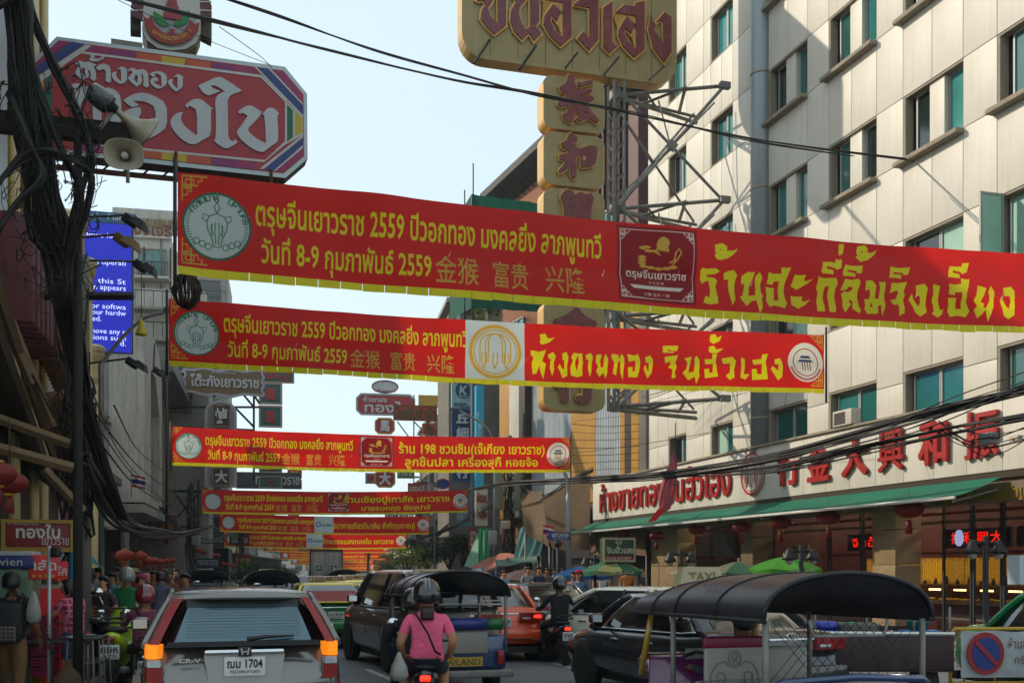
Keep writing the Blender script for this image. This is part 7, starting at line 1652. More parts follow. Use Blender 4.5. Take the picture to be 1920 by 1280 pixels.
def body_mesh(pose, H, fat, long_sleeve, long_pants, sub=2):
  key = (pose, round(H, 2), fat, long_sleeve, long_pants)
  if key in BODY: return BODY[key]
  J = skel(pose, H); names = list(J); me = bpy.data.meshes.new('body'); me.from_pydata([J[n_] for n_ in names],[(names.index(a), names.index(b)) for a, b in EDG],[])
  o = bpy.data.objects.new('tmp', me); COL.objects.link(o); md = o.modifiers.new('s', 'SKIN'); md.use_smooth_shade = True; md.branch_smoothing = .6
  k = H/1.7
  for i, n_ in enumerate(names):
    r_ = RAD.get(n_) or RAD[n_[:2]]; f = fat if n_ in ('pelvis', 'belly', 'chest', 'hpl', 'hpr') else 1+(fat-1)*.5
    me.skin_vertices[0].data[i].radius = (r_[0]*k*f, r_[1]*k*f); me.skin_vertices[0].data[i].use_root = (n_ == 'pelvis')
  s2 = o.modifiers.new('u', 'SUBSURF'); s2.levels = sub; s2.render_levels = sub
  dg = bpy.context.evaluated_depsgraph_get(); dg.update(); m2 = bpy.data.meshes.new_from_object(o.evaluated_get(dg)); bpy.data.objects.remove(o)
  segs = [(J[a], J[b], a, b) for a, b in EDG]; idx = []
  for p in m2.polygons:
    c = p.center; best = None
    for A_, B_, a, b in segs:
      d = B_-A_; t = max(0, min(1,(c-A_).dot(d)/d.length_squared)); ra = (RAD.get(a) or RAD[a[:2]])[0]; rb = (RAD.get(b) or RAD[b[:2]])[0]; q = (c-A_-d*t).length/(ra+(rb-ra)*t)
      if best is None or q < best[0]: best = (q, a, b, t)
    _, a, b, t = best; r_ = 0
    pr = (a[:2], b[:2])
    if pr[1] in ('cr',) or pr == ('ne', 'he') or (pr == ('ch', 'ne') and t > .72): r_ = 0
    elif pr in (('sh', 'el'),): r_ = 1 if (long_sleeve or t < .62) else 0
    elif pr == ('el', 'wr'): r_ = 1 if (long_sleeve and t < .92) else 0
    elif pr == ('wr', 'ha'): r_ = 0
    elif pr == ('hp', 'kn'): r_ = 2 if (long_pants or t < .75) else 0
    elif pr == ('kn', 'an'): r_ = 2 if (long_pants and t < .93) else 0
    elif pr == ('an', 'to'): r_ = 3
    elif pr in (('pe', 'hp'),): r_ = 2
    elif pr == ('pe', 'be'): r_ = 2 if t < .15 else 1
    else: r_ = 1
    idx.append(r_)
  vs = [v.co.copy() for v in m2.vertices]; fs = [tuple(p.vertices) for p in m2.polygons]
  # fingers rooted in the palm
  mb = MB(); mb.v = [tuple(v) for v in vs]; mb.f = [list(f) for f in fs]; mb.mi = list(idx); mb.sm = [True]*len(fs)
  for s_, n_ in ((-1, 'l'),(1, 'r')):
    w_, h_ = J['wr'+n_], J['ha'+n_]; d = (h_-w_).normalized(); side = Vector((0,1,0)) if abs(d.z) > .6 else Vector((1,0,0)); side = (side-d*side.dot(d)).normalized(); cu = d.cross(side)
    inn = Vector((-s_, 0,0)) if abs(d.z) > .6 else Vector((0,0,-1))
    for q in range(4):
      L_f = (.062,.072,.068,.052)[q]*k; b0 = h_+side*(q-1.5)*.017*k*(1 if n_ == 'r' else 1)
      mb.tube([b0-d*.02*k, b0+d*L_f*.5, b0+d*L_f*.85+inn*.018*k, b0+d*L_f*.9+inn*.04*k],[.009*k, .0085*k, .008*k, .006*k],6, mi=0)
    b0 = w_.lerp(h_, .35)+side*.028*k; mb.tube([b0, b0+side*.03*k+d*.02*k, b0+side*.035*k+d*.055*k+inn*.01],[.011*k, .0095*k, .007*k],6, mi=0)
  BODY[key] = (mb, J); return BODY[key]
def person(label, loc, rz, pose='stand', H=1.68, fat=1.0, shirt='3a3a3a', pants='1c1e26', skin=0, hair='short', sleeve=False, long_=True, helmet=None, hat=None, group=None, face=True, shoe=None, shirtm=None, strap=None, bag=None):
  t = thing('person', label, 'person', loc, rz, group)
  mb, J = body_mesh(pose, H, fat, sleeve, long_)
  mats = [skinM[skin], shirtm or cloth(shirt), cloth(pants), shoe or shoeM]
  o = mb.build('body', mats, t); h = J['head']; k = H/1.7
  c = h+Vector((0,0,.035*k))
  if face and not helmet:
    m = MB()
    for s_ in (-1,1): m.lathe([(.001,-.007),(.007,-.003),(.007,.003),(.001,.007)], tuple(c+Vector((s_*.028*k, .082*k, -.005*k))),8)
    m.build('eyes', hairM, t); CH[t.name][-1]['kind'] = 'stuff'
    m = MB(); m.tube([c+Vector((0,.085*k, .0)), c+Vector((0,.103*k, -.03*k))],[.006*k, .012*k],6); m.build('nose', skinM[skin], t)
    m = MB(); m.box(tuple(c+Vector((0,.083*k, -.055*k))),(.04*k, .01,.008)); m.build('mouth', M('lips', '7a3a34', .5), t)
  if face:
    for s_ in (-1,1): m = MB(); m.lathe([(.001,-.006),(.016,-.004),(.02,.004),(.001,.008)], tuple(c+Vector((s_*.078*k, 0,-.01*k))),8, axis='X', sy=1.3); m.build('ear', skinM[skin], t)
  if helmet:
    hc = c+Vector((0,-.005,.03*k)); m = MB(); n = 10; prof = [(.001,.150),(.05,.145),(.095,.118),(.125,.07),(.137,.01),(.137,-.05),(.125,-.10),(.118,-.10)]
    m.lathe([(r_*k, z*k) for r_, z in prof][::-1], tuple(hc),20, sy=1.12); ho = m.build('helmet', paint('helmet_'+helmet, helmet, rough=.15), t)
    m = MB(); m.box(tuple(hc+Vector((0,.135*k, -.02*k))),(.2*k, .04,.1*k), bev=.03); m.build('visor', carglass, ho)
    m = MB(); pts = [hc+Vector((.02*k, math.cos(R(a))*.158*k, math.sin(R(a))*.153*k)) for a in range(60,171,15)]; m.tube(pts, .008,5); m.tube([p-Vector((.04*k, 0,0)) for p in pts],.008,5); m.build('stripes', M('helmet_stripe', '8a8c90', .4), ho); CH[ho.name][-1]['kind'] = 'stuff'
  elif hair:
    hm_ = hairB if hair == 'brown' else hairM; long_h = hair in ('long', 'brown', 'bob', 'tail')
    m = MB(); rings = []
    for (r_, z, y) in ((.02,.115,-.01),(.06,.105,-.012),(.088,.07,-.014),(.098,.03,-.02),(.10,-.01,-.028),(.094,-.055 if not long_h else -.08,-.034),(.07,-.075 if not long_h else -.13,-.04)):
      rings.append([tuple(c+Vector((r_*k*math.cos(a), y*k+r_*k*1.08*math.sin(a)*(1 if math.sin(a) < 0 or z > .05 else .35), z*k+(.03*k if math.sin(a) > 0 and z < .05 else 0)))) for a in [2*math.pi*q/18 for q in range(18)]])
    m.loft(rings); m.build('hair', hm_, t, fix=True)
    if hair in ('long', 'brown'): m = MB(); m.loft([[tuple(c+Vector((.085*k*math.cos(a),-.05*k+.045*k*math.sin(a), z*k))) for a in [2*math.pi*q/12 for q in range(12)]] for z in (0,-.1,-.2,-.27)]); m.build('long_hair', hm_, t, fix=True)
  if hat:
    m = MB(); m.lathe([(.001,.13*k),(.06*k, .125*k),(.095*k, .09*k),(.103*k, .045*k)], tuple(c),16, sy=1.1); ho = m.build('cap' if hat[1] == 'cap' else 'hat', cloth(hat[0]), t)
    m = MB()
    if hat[1] == 'cap': m.lathe([(.001,.05*k),(.10*k, .05*k),(.10*k, .042*k)], tuple(c+Vector((0,.09*k, 0))),14)
    else: m.lathe([(.09*k, .055*k),(.16*k, .045*k),(.16*k, .038*k)], tuple(c),18)
    m.build('brim', cloth(hat[0]), ho)
  if strap:
    m = MB(); a, b = J['shl'], J['hpr']; ch = J['chest']; F1 = .14*k*fat
    m.tube([a+Vector((.05,0,.05)), a+Vector((.08,-F1*.8,0)), ch+Vector((.0,-F1*1.05,-.05)), J['belly']+Vector((.07,-F1*1.0,-.02)), b+Vector((.06,-.03,.08))],.012,5); m.build('bag_strap', cloth(strap), t)
  return t, J
# backpack man at the left edge
checkM = None
def checked(name, c1, c2, s):
  if name in MATS: return MATS[name]
  m = M(name, c1,.85, var=.15, scale=5); n = m.node_tree.nodes; l = m.node_tree.links; b = n['Principled BSDF']
  tc = n.new('ShaderNodeTexCoord'); sp = n.new('ShaderNodeSeparateXYZ'); l.new(tc.outputs['Object'], sp.inputs[0]); fs = []
  for ax in (0,2):
    mm = n.new('ShaderNodeMath'); mm.operation = 'MULTIPLY'; mm.inputs[1].default_value = s; l.new(sp.outputs[ax], mm.inputs[0]); fr = n.new('ShaderNodeMath'); fr.operation = 'FRACT'; l.new(mm.outputs[0], fr.inputs[0])
    g = n.new('ShaderNodeMath'); g.operation = 'LESS_THAN'; g.inputs[1].default_value = .28; l.new(fr.outputs[0], g.inputs[0]); fs.append(g)
  mx_ = n.new('ShaderNodeMath'); mx_.operation = 'MAXIMUM'; l.new(fs[0].outputs[0], mx_.inputs[0]); l.new(fs[1].outputs[0], mx_.inputs[1])
  cm = n.new('ShaderNodeMix'); cm.data_type = 'RGBA'; cm.inputs['B'].default_value = (*srgb(c2),1); l.new(mx_.outputs[0], cm.inputs['Factor'])
  src = b.inputs['Base Color'].links[0].from_socket; l.new(src, cm.inputs['A']); l.new(cm.outputs['Result'], b.inputs['Base Color']); return m
G0 = lambda px, Y, z=.14: Vector(((px-960)/F_PX*Y, Y, z))
bm_, J = person('man in black t-shirt and tan trousers carrying a black backpack, walking away', G0(22,12.4,0), R(8), 'walk', 1.76,1.12, '15161a', '7a5a36', 1, 'short')
m = MB(); m.box((0,-.24,1.18),(.36,.2,.46), bev=.07); bo = m.build('backpack', M('backpack_black', '14161a', .7, var=.3, scale=8, bump=.3), bm_)
m = MB(); m.box((0,-.35,1.06),(.3,.06,.18), bev=.03); m.build('front_pocket', checked('pocket_check', '26282a', '6a5a50', 22), bo)
for s_ in (-1,1): m = MB(); m.tube([(s_*.13,-.17,1.38),(s_*.14,-.06,1.50),(s_*.14,.12,1.40),(s_*.15,.10,1.15),(s_*.17,-.12,1.03)],.02,6); m.build('shoulder_strap', black, bo)
m = MB(); m.lathe([(.036,-.008),(.04,0),(.036,.008)], tuple(J['wrr']),12); m.build('wrist_band', M('band_yellow', 'b8a020', .5), bm_)
pw, J = person('woman in red checked shirt and denim shorts working at a stall table', G0(137,13.1,.14), R(72), 'reach', 1.56,1.18, 'b03a5a', '24344e', 0, 'bob', shirtm=checked('red_check', '8a1c3c', 'b56a80', 14), long_=False)
person('rider in a plum t-shirt and red and cream helmet, left of the silver SUV', G0(272,14.3,0), R(20), 'ride', 1.66,1.15, '74304e', '20242c', 1, helmet='6d1422', strap='15151a')
person('person in a bright green t-shirt and grey helmet among the left crowd', G0(238,18.2,.1), R(8), 'stand', 1.66,1.1, '126a38', '20242c', 1, helmet='7a7c78')
pk, Jp = person('woman in pink t-shirt and black helmet on the back of a motorbike', G0(800,11.0,0)+Vector((0,0,.03)), R(8), 'pillion', 1.74,1.22, 'e05c7c', '141a28', 0, helmet='101114', long_=False, strap='1a1216')
m = MB(); m.loft([[tuple(Vector((0,-.08,1.33))+Vector((.07*math.cos(a),.04*math.sin(a)-.02, z))) for a in [2*math.pi*q/10 for q in range(10)]] for z in (.06,0,-.05,-.08)]); m.build('hair', hairB, pk, fix=True)
person('motorbike rider in dark jacket and helmet, just ahead of the woman in pink', G0(776,11.75,0), R(8), 'ride', 1.66,1.05, '16171a', '14151a', 1, sleeve=True, helmet='18191c')
person('rider in black jacket and black helmet on a motorbike in mid street', G0(1048,20.2,0), R(12), 'ride', 1.74,1.15, '17161b', '121318', 2, sleeve=True, helmet='121214')
person('tuk-tuk driver in a slate shirt, head in shadow under the near canopy', tk1.matrix_basis @ Vector((0,.38,-.12)) if False else tk1.location+fN*.36+Vector((0,0,-.10)), hn, 'drive', 1.70,1.15, '2c3440', '1c1e26', 2, 'short', sleeve=True)
person('tuk-tuk driver inside the blue tuk-tuk', tk2.location+fM_*.36+Vector((0,0,-.10)), hm, 'drive', 1.66,1.0, '24262c', '1c1e26', 2, 'short')
person('woman with red cap and denim shirt walking on the right pavement', G0(1086,27,.14), R(150), 'walk', 1.62,1.05, '3c5f84', '8a8578', 0, 'long', sleeve=True, hat=('a01428', 'cap'))
person('man in an orange shirt just behind the woman with the red cap', G0(1076,27.8,.14), R(140), 'walk', 1.60,1.05, 'a0523a', '2a2c34', 1, 'short')
# crowds: each person unlike the next
crL = [(166,19, '6f6a86', 'short', 0),(182,21, '8a9ab0', 'long', 1),(194,16.5, '3a2c34', 'long', 0),(210,22, '5c7a8c', 'short', 1),(203,24, '8a6a4a', 'brown', 0),(222,26, 'a88a6a', 'short', 2),(253,23, 'a02a4a', 'hat', 0),(276,25, '17191c', 'bald', 0),(288,26, '8a2a2a', 'short', 1),(301,21, '4a5468', 'short', 1),(264,20.5, '7a1c3c', 'pinkhat', 0),(318,28, '7a4a3a', 'bald', 2),(347,17.6, '26282c', 'short', 1),(310,30, 'a8a29a', 'brown', 0),(182,28, '9a3a30', 'short', 1),(232,31, '30445c', 'long', 0),(248,29, 'a8905a', 'short', 1),(330,33, '5a2a3c', 'long', 0),(160,25, 'b0aca4', 'long', 0),(146,17, '9aa0b4', 'long', 0)]
nm = {'6f6a86': 'mauve', '8a9ab0': 'pale blue', '3a2c34': 'dark patterned', '5c7a8c': 'teal', '8a6a4a': 'tan', 'a88a6a': 'sand', 'a02a4a': 'crimson', '17191c': 'black', '8a2a2a': 'brick red', '4a5468': 'slate blue', '7a1c3c': 'magenta', '7a4a3a': 'rust', '26282c': 'charcoal', 'a8a29a': 'pale grey', '9a3a30': 'tomato', '30445c': 'navy', 'a8905a': 'mustard', '5a2a3c': 'plum', 'b0aca4': 'white', '9aa0b4': 'lilac'}
hd_ = {'short': 'short dark hair', 'long': 'long dark hair', 'brown': 'brown hair', 'bald': 'a shaved head', 'hat': 'a straw hat', 'pinkhat': 'a pink cap'}
for i, (px, Y, c, hr, sk) in enumerate(crL):
  hat = ('8a7a5a', 'brim') if hr == 'hat' else (('a03060', 'cap') if hr == 'pinkhat' else None)
  person('shopper in %s top with %s on the crowded left pavement' % (nm[c], hd_[hr]), G0(px, Y, .1), R(random.choice([0,20,160,200,90,270,180])) if px != 347 else R(170), random.choice(['stand', 'walk', 'stand']), random.uniform(1.58,1.74), random.uniform(.95,1.15), c, random.choice(['1c1e26', '2c3a50', '4a4034', '22242a']), sk, None if hr == 'bald' else ('short' if hr in ('hat', 'pinkhat') else hr), hat=hat, group='shoppers on the left pavement')
crR = [(945,34, '7a90a8', 'short', 'light blue'),(990,36, '8a8a8c', 'short', 'grey'),(1010,35, '24304a', 'long', 'dark blue'),(1026,36, '5a4a44', 'brown', 'brown'),(1040,37, 'b0b0b0', 'short', 'white'),(968,38, '3a2a28', 'short', 'chocolate'),(1130,36, 'b4b2ae', 'short', 'pale grey'),(1176,35, 'a8642a', 'short', 'amber'),(1116,39, '4a3a5a', 'long', 'violet'),(1205,33, '2c2c30', 'short', 'black'),(1002,41, '8a3a34', 'long', 'red'),(1055,40, '3c5c4a', 'long', 'green')]
for i, (px, Y, c, hr, cn) in enumerate(crR):
  person('passer-by in %s top %s' % (cn, 'under the umbrellas on the right pavement'), G0(px, Y, .14), R(random.choice([0,170,90,250,200])), random.choice(['stand', 'walk']), random.uniform(1.6,1.74),1.05, c, random.choice(['1c1e26', '2c3a50', '4a4034']), random.choice([0,1]), hr, group='people on the right pavement')
# two-wheelers
def moto(name, label, loc, rz, col, plate_t=None, lit=True, scooter=True, group=None):
  t = thing(name, label, 'motorbike', loc, rz, group); pm_ = paint('moto_'+col, col)
  wheel(t, .001,-.62,.28,.10, spokes=6); wheel(t, .001,.66,.28,.09, spokes=6)
  m = MB(); m.loft([[(w*math.cos(a), y, z+h*math.sin(a)) for a in [2*math.pi*q/10 for q in range(10)]] for y, z, w, h in ((-.80,.74,.05,.03),(-.62,.68,.11,.10),(-.2,.60,.13,.14),(.15,.48,.10,.12))]); m.build('rear_body', pm_, t, fix=True)
  m = MB(); m.loft([[(w*math.cos(a), y, z+h*math.sin(a)) for a in [2*math.pi*q/10 for q in range(10)]] for y, z, w, h in ((-.72,.80,.08,.02),(-.5,.79,.14,.045),(-.1,.76,.13,.045),(.12,.74,.07,.03))]); m.build('seat', plasB, t, fix=True)
  m = MB(); m.loft([[(w*math.cos(a), y+h*.35*math.sin(a), z+h*math.sin(a)) for a in [2*math.pi*q/10 for q in range(10)]] for y, z, w, h in ((.30,.52,.13,.24),(.42,.74,.17,.25),(.52,.92,.12,.10))]); m.build('front_shield', pm_, t, fix=True)
  m = MB(); m.tube([(0,.66,.28),(0,.50,.70),(0,.42,.96)],.03,8); m.build('fork', steelM, t)
  m = MB(); m.tube([(-.32,.34,1.0),(-.16,.42,1.0),(.16,.42,1.0),(.32,.34,1.0)],.014,6); m.build('handlebar', plasB, t)
  for s_ in (-1,1): m = MB(); m.tube([(s_*.2,.41,1.0),(s_*.27,.42,1.16)],.007,5); m.lathe([(.001,-.008),(.055,-.006),(.055,.006),(.001,.008)],(s_*.29,.41,1.20),14, axis='Y', sx=1.3); m.build('mirror', chrome, t); CH[t.name][-1]['kind'] = 'stuff'
  m = MB(); m.box((0,-.83,.70),(.11,.06,.06), bev=.02); m.build('tail_light', lampRon if lit else lampR, t)
  m = MB(); m.box((0,-.82,.5),(.14,.05,.3), rx=R(-14), bev=.02); m.build('mudguard', plasB, t)
  m = MB(); m.tube([(-.13,-.72,.88),(-.13,-.5,.92),(.13,-.5,.92),(.13,-.72,.88),(-.13,-.72,.88)],.014,6); m.build('grab_rail', plasB, t)
  m = MB(); m.tube([(.14,-.85,.36),(.14,-.4,.32),(.12,.0,.28)],[.045,.04,.02],8); m.build('exhaust', steelM, t)
  if plate_t: plate(t, 0,-.865,.56, plate_t[0], plate_t[1],.21,.16)
  return t
lime_ = moto('scooter', 'lime green scooter parked with its tail to the street at the left kerb', G0(222,14.2,.14), R(14), 'a4c418', ('ศษห', '475'), False); lime_.scale = (1.12,1.12,1.12)
moto('motorbike', 'dark motorbike with a glowing red tail light carrying the woman in pink', G0(800,11.1,0)+Vector((-.1,.45,0)), R(8), '1a1a1e', None, True)
moto('motorbike', 'black motorbike with a white number plate under the rider in black', G0(1050,20.1,0)+Vector((-.05,.35,0)), R(12), '141418', ('ฆจย', '739'), True)
moto('motorbike', 'dark motorbike beside the silver SUV under the rider in plum', G0(262,14.0,0)+Vector((0,.3,0)), R(18), '2a2c30', ('ษลน', '316'), False)
moto('scooter', 'silver blue scooter parked in the row beyond the lime one', G0(228,15.4,0), R(200), '7a8a96', None, False, group='scooters parked at the left kerb')
moto('scooter', 'dark scooter half hidden in the parked row by the stall tables', G0(212,17.2,0), R(160), '26282c', None, False, group='scooters parked at the left kerb')
# ------------------------------------------------------------------ lanterns, lamps, umbrellas, stalls, trees, wires
lantM = M('lantern_red', '7a1512', .5, var=.2, scale=6, transl=.35); lantG = M('lantern_gold', 'b0851f', .4, metal=.4, var=.2); lantO = M('lantern_orange', 'a8361a', .55, var=.3, scale=6, transl=.35)
def make_lantern(loc, s, label, mat=lantM, group=None, drop=.5):
  t = thing('paper_lantern', label, 'lantern', loc, random.random(), group)
  m = MB(); n = 18; prof = [(.10,-.30),(.28,-.27),(.42,-.18),(.5,-.05),(.5,.05),(.42,.18),(.28,.27),(.10,.30)]
  vs = []
  for r_, z in prof:
    for k in range(n): a = 2*math.pi*k/n; rr = r_*(1 if k % 2 else .955)*s; vs.append((rr*math.cos(a), rr*math.sin(a), z*s))
  m.add(vs, [(i*n+k, i*n+(k+1) % n, (i+1)*n+(k+1) % n, (i+1)*n+k) for i in range(len(prof)-1) for k in range(n)], smooth=True); m.build('shade', mat, t)
  m = MB(); m.lathe([(.12*s, .28*s),(.15*s, .30*s),(.15*s, .35*s),(.05*s, .37*s)],(0,0,0),12); m.lathe([(.05*s, -.37*s),(.15*s, -.35*s),(.15*s, -.30*s),(.12*s, -.28*s)],(0,0,0),12); m.build('gold_cap', lantG, t); CH[t.name][-1]['kind'] = 'stuff'
  m = MB(); m.tube([(0,0,-.36*s),(0,0,-.45*s),(0,0,-.85*s)],[.05*s, .11*s, .13*s],8); m.build('tassel', mat, t)
  m = MB(); m.tube([(0,0,.36*s),(0,0,.36*s+drop)],.006,4); m.build('cord', black, t)
  return t
lw = ['leftmost', 'second', 'third', 'fourth', 'fifth', 'sixth', 'seventh']
pos = [(1185,1000,1.0),(1253,1005,1.0),(1330,992,1.05),(1415,988,1.05),(1490,980,1.1),(1582,970,1.1),(1735,955,1.2)]
for i, (px, py, s_) in enumerate(pos):
  Y = ry(px)*.985; P = W(px, py, Y); P = P+NR*.45; make_lantern(P, .56*s_, '%s red lantern from the left in the row hanging under the green awning' % lw[i], group='red lanterns under the awning', drop=.25)
make_lantern(W(-4,888,9.6),.34, 'red lantern cut by the left picture edge, under the wooden planks'); make_lantern(W(18,905,10.2),.34, 'whole red lantern with gold seams near the left edge, under the planks')
make_lantern(W(234,1041,34),.60, 'large rust-red ribbed lantern in front of the brown sign board', lantO)
lp = [(263,1042,38,.5),(277,1050,40,.45),(288,1051,43,.45),(300,1053,46,.45),(312,1052,50,.42),(322,1050,53,.42),(372,1032,60,.42),(382,1035,63,.42),(391,1037,66,.4),(400,1040,69,.4),(408,1041,72,.4),(418,1056,76,.4),(427,1058,79,.4),(436,1060,82,.4),(444,1061,85,.4)]
for i, (px, py, Y, s_) in enumerate(lp): make_lantern(W(px, py, Y), s_, 'rust-red lantern in the string over the left pavement, %s from the left' % ('first second third fourth fifth sixth seventh eighth ninth tenth eleventh twelfth thirteenth fourteenth fifteenth'.split()[i]), lantO, 'strings of lanterns over the left pavement', .3)

# umbrellas
def umbrella(px, py, Y, r, c1, c2, label, txt=None, h=None, tilt=0, valance=None, n=8):
  P = W(px, py, Y); zt = P.z; t = thing('market_umbrella', label, 'umbrella', (P.x, Y, .14), R(12)); z = zt-.14
  ms = [M('umb_'+c1, c1,.7, var=.18, scale=2, streak=.15, transl=.3), M('umb_'+c2, c2,.7, var=.18, scale=2, streak=.15, transl=.3)]
  for k in range(n):
    a0, a1 = 2*math.pi*k/n, 2*math.pi*(k+1)/n; m = MB(); rows_ = []
    for j in range(5):
      f = j/4; rr = r*f; zz = z-.42*r*f**1.5*.75; sagc = .04*r*f
      rows_.append([(rr*math.cos(a0), rr*math.sin(a0), zz),(rr*.97*math.cos((a0+a1)/2), rr*.97*math.sin((a0+a1)/2), zz-sagc),(rr*math.cos(a1), rr*math.sin(a1), zz)])
    e = rows_[-1]; rows_.append([(x*.99, y*.99, q-(.11*r+.012*random.random())) for x, y, q in e]); m.loft(rows_, closed=False, smooth=False); m.build('panel', ms[k % 2], t)
  m = MB(); m.tube([(0,0,0),(0,0, z+.08)],.022,8); m.build('pole', steelM, t)
  m = MB(); [m.bar((0,0, z-.5*r),(r*.6*math.cos(2*math.pi*k/n), r*.6*math.sin(2*math.pi*k/n), z-.21*r),.012) for k in range(n)]; m.build('ribs', steelM, t); CH[t.name][-1]['kind'] = 'stuff'
  if txt: m = MB(); text_into(m, txt, -.35*r, .35*r, z-.40*r, z-.32*r, -r*1.0); m.build('lettering', whiteL, t)
  return t
umbrella(1093,1060,33,.95, '1f62a0', '2a78b4', 'blue beach umbrella at the left end of the right pavement row', n=8)
umbrella(1148,1050,31,.95, '2f6a4c', '8a8f5a', 'green and cream umbrella with white lettering right of the blue one', 'ส.ร้อน')
umbrella(1385,1052,24.5,.80, '6c6a52', '2f5f45', 'faded khaki and green umbrella left of the bright green one')
umbrella(1470,1043,24,.86, '3c8a1e', '4a9a26', 'bright green umbrella with white lettering behind the near tuk-tuk', 'บางลำภู เจ้เอ็ง')
umbrella(1296,1060,27.5,.62, '8f8a70', '6a6a50', 'small beige umbrella half open behind the taxi sign')
umbrella(985,1066,37,1.1, '5a4440', '6a504a', 'brown striped umbrella under the brown canvas on the right pavement')
umbrella(900,1064,46,1.2, '2c6a9c', 'b0b4b4', 'blue and white umbrella near the draped green canvas')
umbrella(862,1076,52,1.0, 'b08a2c', '2a6a4a', 'yellow and green umbrella beside the small trees')
umbrella(355,1078,42,1.3, '2f3438', '3a4044', 'dark grey umbrella over the left stalls')
umbrella(398,1084,47,1.2, '4a6a2c', '3a5a2a', 'moss green umbrella over the far left stalls')
# twin-head street lamps
def twin_lamp(px, py, Y, label, s=1.0):
  P = W(px, py, Y); t = thing('street_lamp', label, 'street lamp', (P.x, Y, .14), R(15), 'twin-headed street lamps on the right pavement'); z = P.z-.14; lm = M('lamp_iron', '1a1a1c', .5, metal=.3, var=.2)
  m = MB(); m.tube([(0,0,0),(0,0,.5),(0,0,.52),(0,0, z)],[.10*s, .09*s, .055*s, .05*s],10); m.build('post', lm, t)
  m = MB(); m.bar((-.3*s, 0, z-.12*s),(.3*s, 0, z-.12*s),.04*s); m.build('crossbar', lm, t)
  for s_ in (-1,1):
    m = MB(); m.lathe([(.15*s, -.26*s),(.14*s, -.20*s),(.09*s, -.12*s),(.07*s, -.04*s),(.001,0)],(s_*.28*s, 0, z-.05*s),14); ho = m.build('shade', lm, t)
    m = MB(); m.lathe([(.001,-.36*s),(.06*s, -.34*s),(.085*s, -.29*s),(.06*s, -.24*s)],(s_*.28*s, 0, z-.05*s),12); m.build('globe', M('globe', '8d8a80', .2, var=.1), ho)
twin_lamp(1115,1040,31.5, 'twin-headed black street lamp in front of the blue umbrella'); twin_lamp(1276,1030,26.5, 'twin-headed black street lamp left of the khaki umbrella'); twin_lamp(1502,1022,22.5, 'twin-headed black street lamp beside the bright green umbrella'); twin_lamp(1848,1005,18.2, 'large twin-headed black street lamp before the lit gold counter', .95)
# tall lamp posts
def lamp_post(pts, Y, label, r=.08, head=True, base_px=None):
  P = [W(x, y, Y+dy) for x, y, dy in pts]; O_ = Vector((P[0].x, P[0].y, 0)); t = thing('lamp_post', label, 'street lamp', O_); Q_ = [Vector((0,0,.14))]+[p-O_ for p in P]
  m = MB(); m.tube(Q_[:2]+bez(Q_[1:],16)[1:],[r]*2+[r*.6]*(len(bez(Q_[1:],16))-1),10); m.build('post', M('galvanised', '8a8d8e', .45, metal=.5, var=.25, streak=.3), t)
  if head: m = MB(); a = Q_[-1]; d = (Q_[-1]-Q_[-2]).normalized(); m.box(tuple(a+d*.25),(.5,.18,.1), rz=math.atan2(d.y, d.x), bev=.04); m.build('lamp_head', steelM, t)
lamp_post([(1066,930,0),(1064,905,0),(1056,880,0),(1042,868,0)],37, 'tall galvanised lamp post whose curved arm passes behind the third banner', .10)
lamp_post([(928,845,0),(918,810,0),(898,790,0),(862,770,0)],50, 'lamp post with a long drooping arm in front of the navy bank sign', .08)
lamp_post([(815,918,0),(806,905,0),(786,897,0)],62, 'smaller lamp arm over the fourth banner', .06)
lamp_post([(190,684,0),(222,640,0),(262,602,0),(282,592,0),(308,586,0)],22, 'grey lamp post with a straight rising arm ending at the second banner', .06)
lamp_post([(238,1038,0),(238,1037,0)],30, 'short pale post among the left crowd', .05, False) if False else None
# flood lights on long arms
def flood(px0, py0, px1, py1, Y, label, col=None):
  A_ = W(px0, py0, Y); B_ = W(px1, py1, Y-.4); t = thing('floodlight', label, 'floodlight', A_); d = B_-A_
  m = MB(); m.bar((0,0,0), d, .035); m.build('arm', rustM if col else darksteel, t)
  m = MB(); m.box(tuple(d+Vector((.12,0,-.1))),(.26,.2,.18), ry=R(35), bev=.03); m.build('gear_box', col or darksteel, t)
  m = MB(); m.loft([[tuple(d+Vector((x*.9+.28+.0, y, -.22+z))) for x, y, z in ((-.16,-.16,.08),(.16,-.16,-.1),(.16,.16,-.1),(-.16,.16,.08))],[tuple(d+Vector((x*.9+.34, y, -.12+z))) for x, y, z in ((-.08,-.09,.08),(.08,-.09,-.02),(.08,.09,-.02),(-.08,.09,.08))]], smooth=False); m.build('reflector_housing', col or darksteel, t, fix=True)
mustard = M('mustard_metal', '6d5426', .5, var=.3, scale=5)
flood(128,408,232,404,21, 'uppermost floodlight on a long arm beside the blue screen'); flood(126,447,216,440,20, 'mustard-coloured floodlight on a rusty arm over the blue screen', mustard); flood(150,488,252,490,22, 'floodlight over the lower half of the blue screen'); flood(158,682,238,672,24, 'lowest dark floodlight, in front of the grey portal building')
flood(290,640,288,690,30, 'slanting dark lamp box hanging at the foot of the second banner')
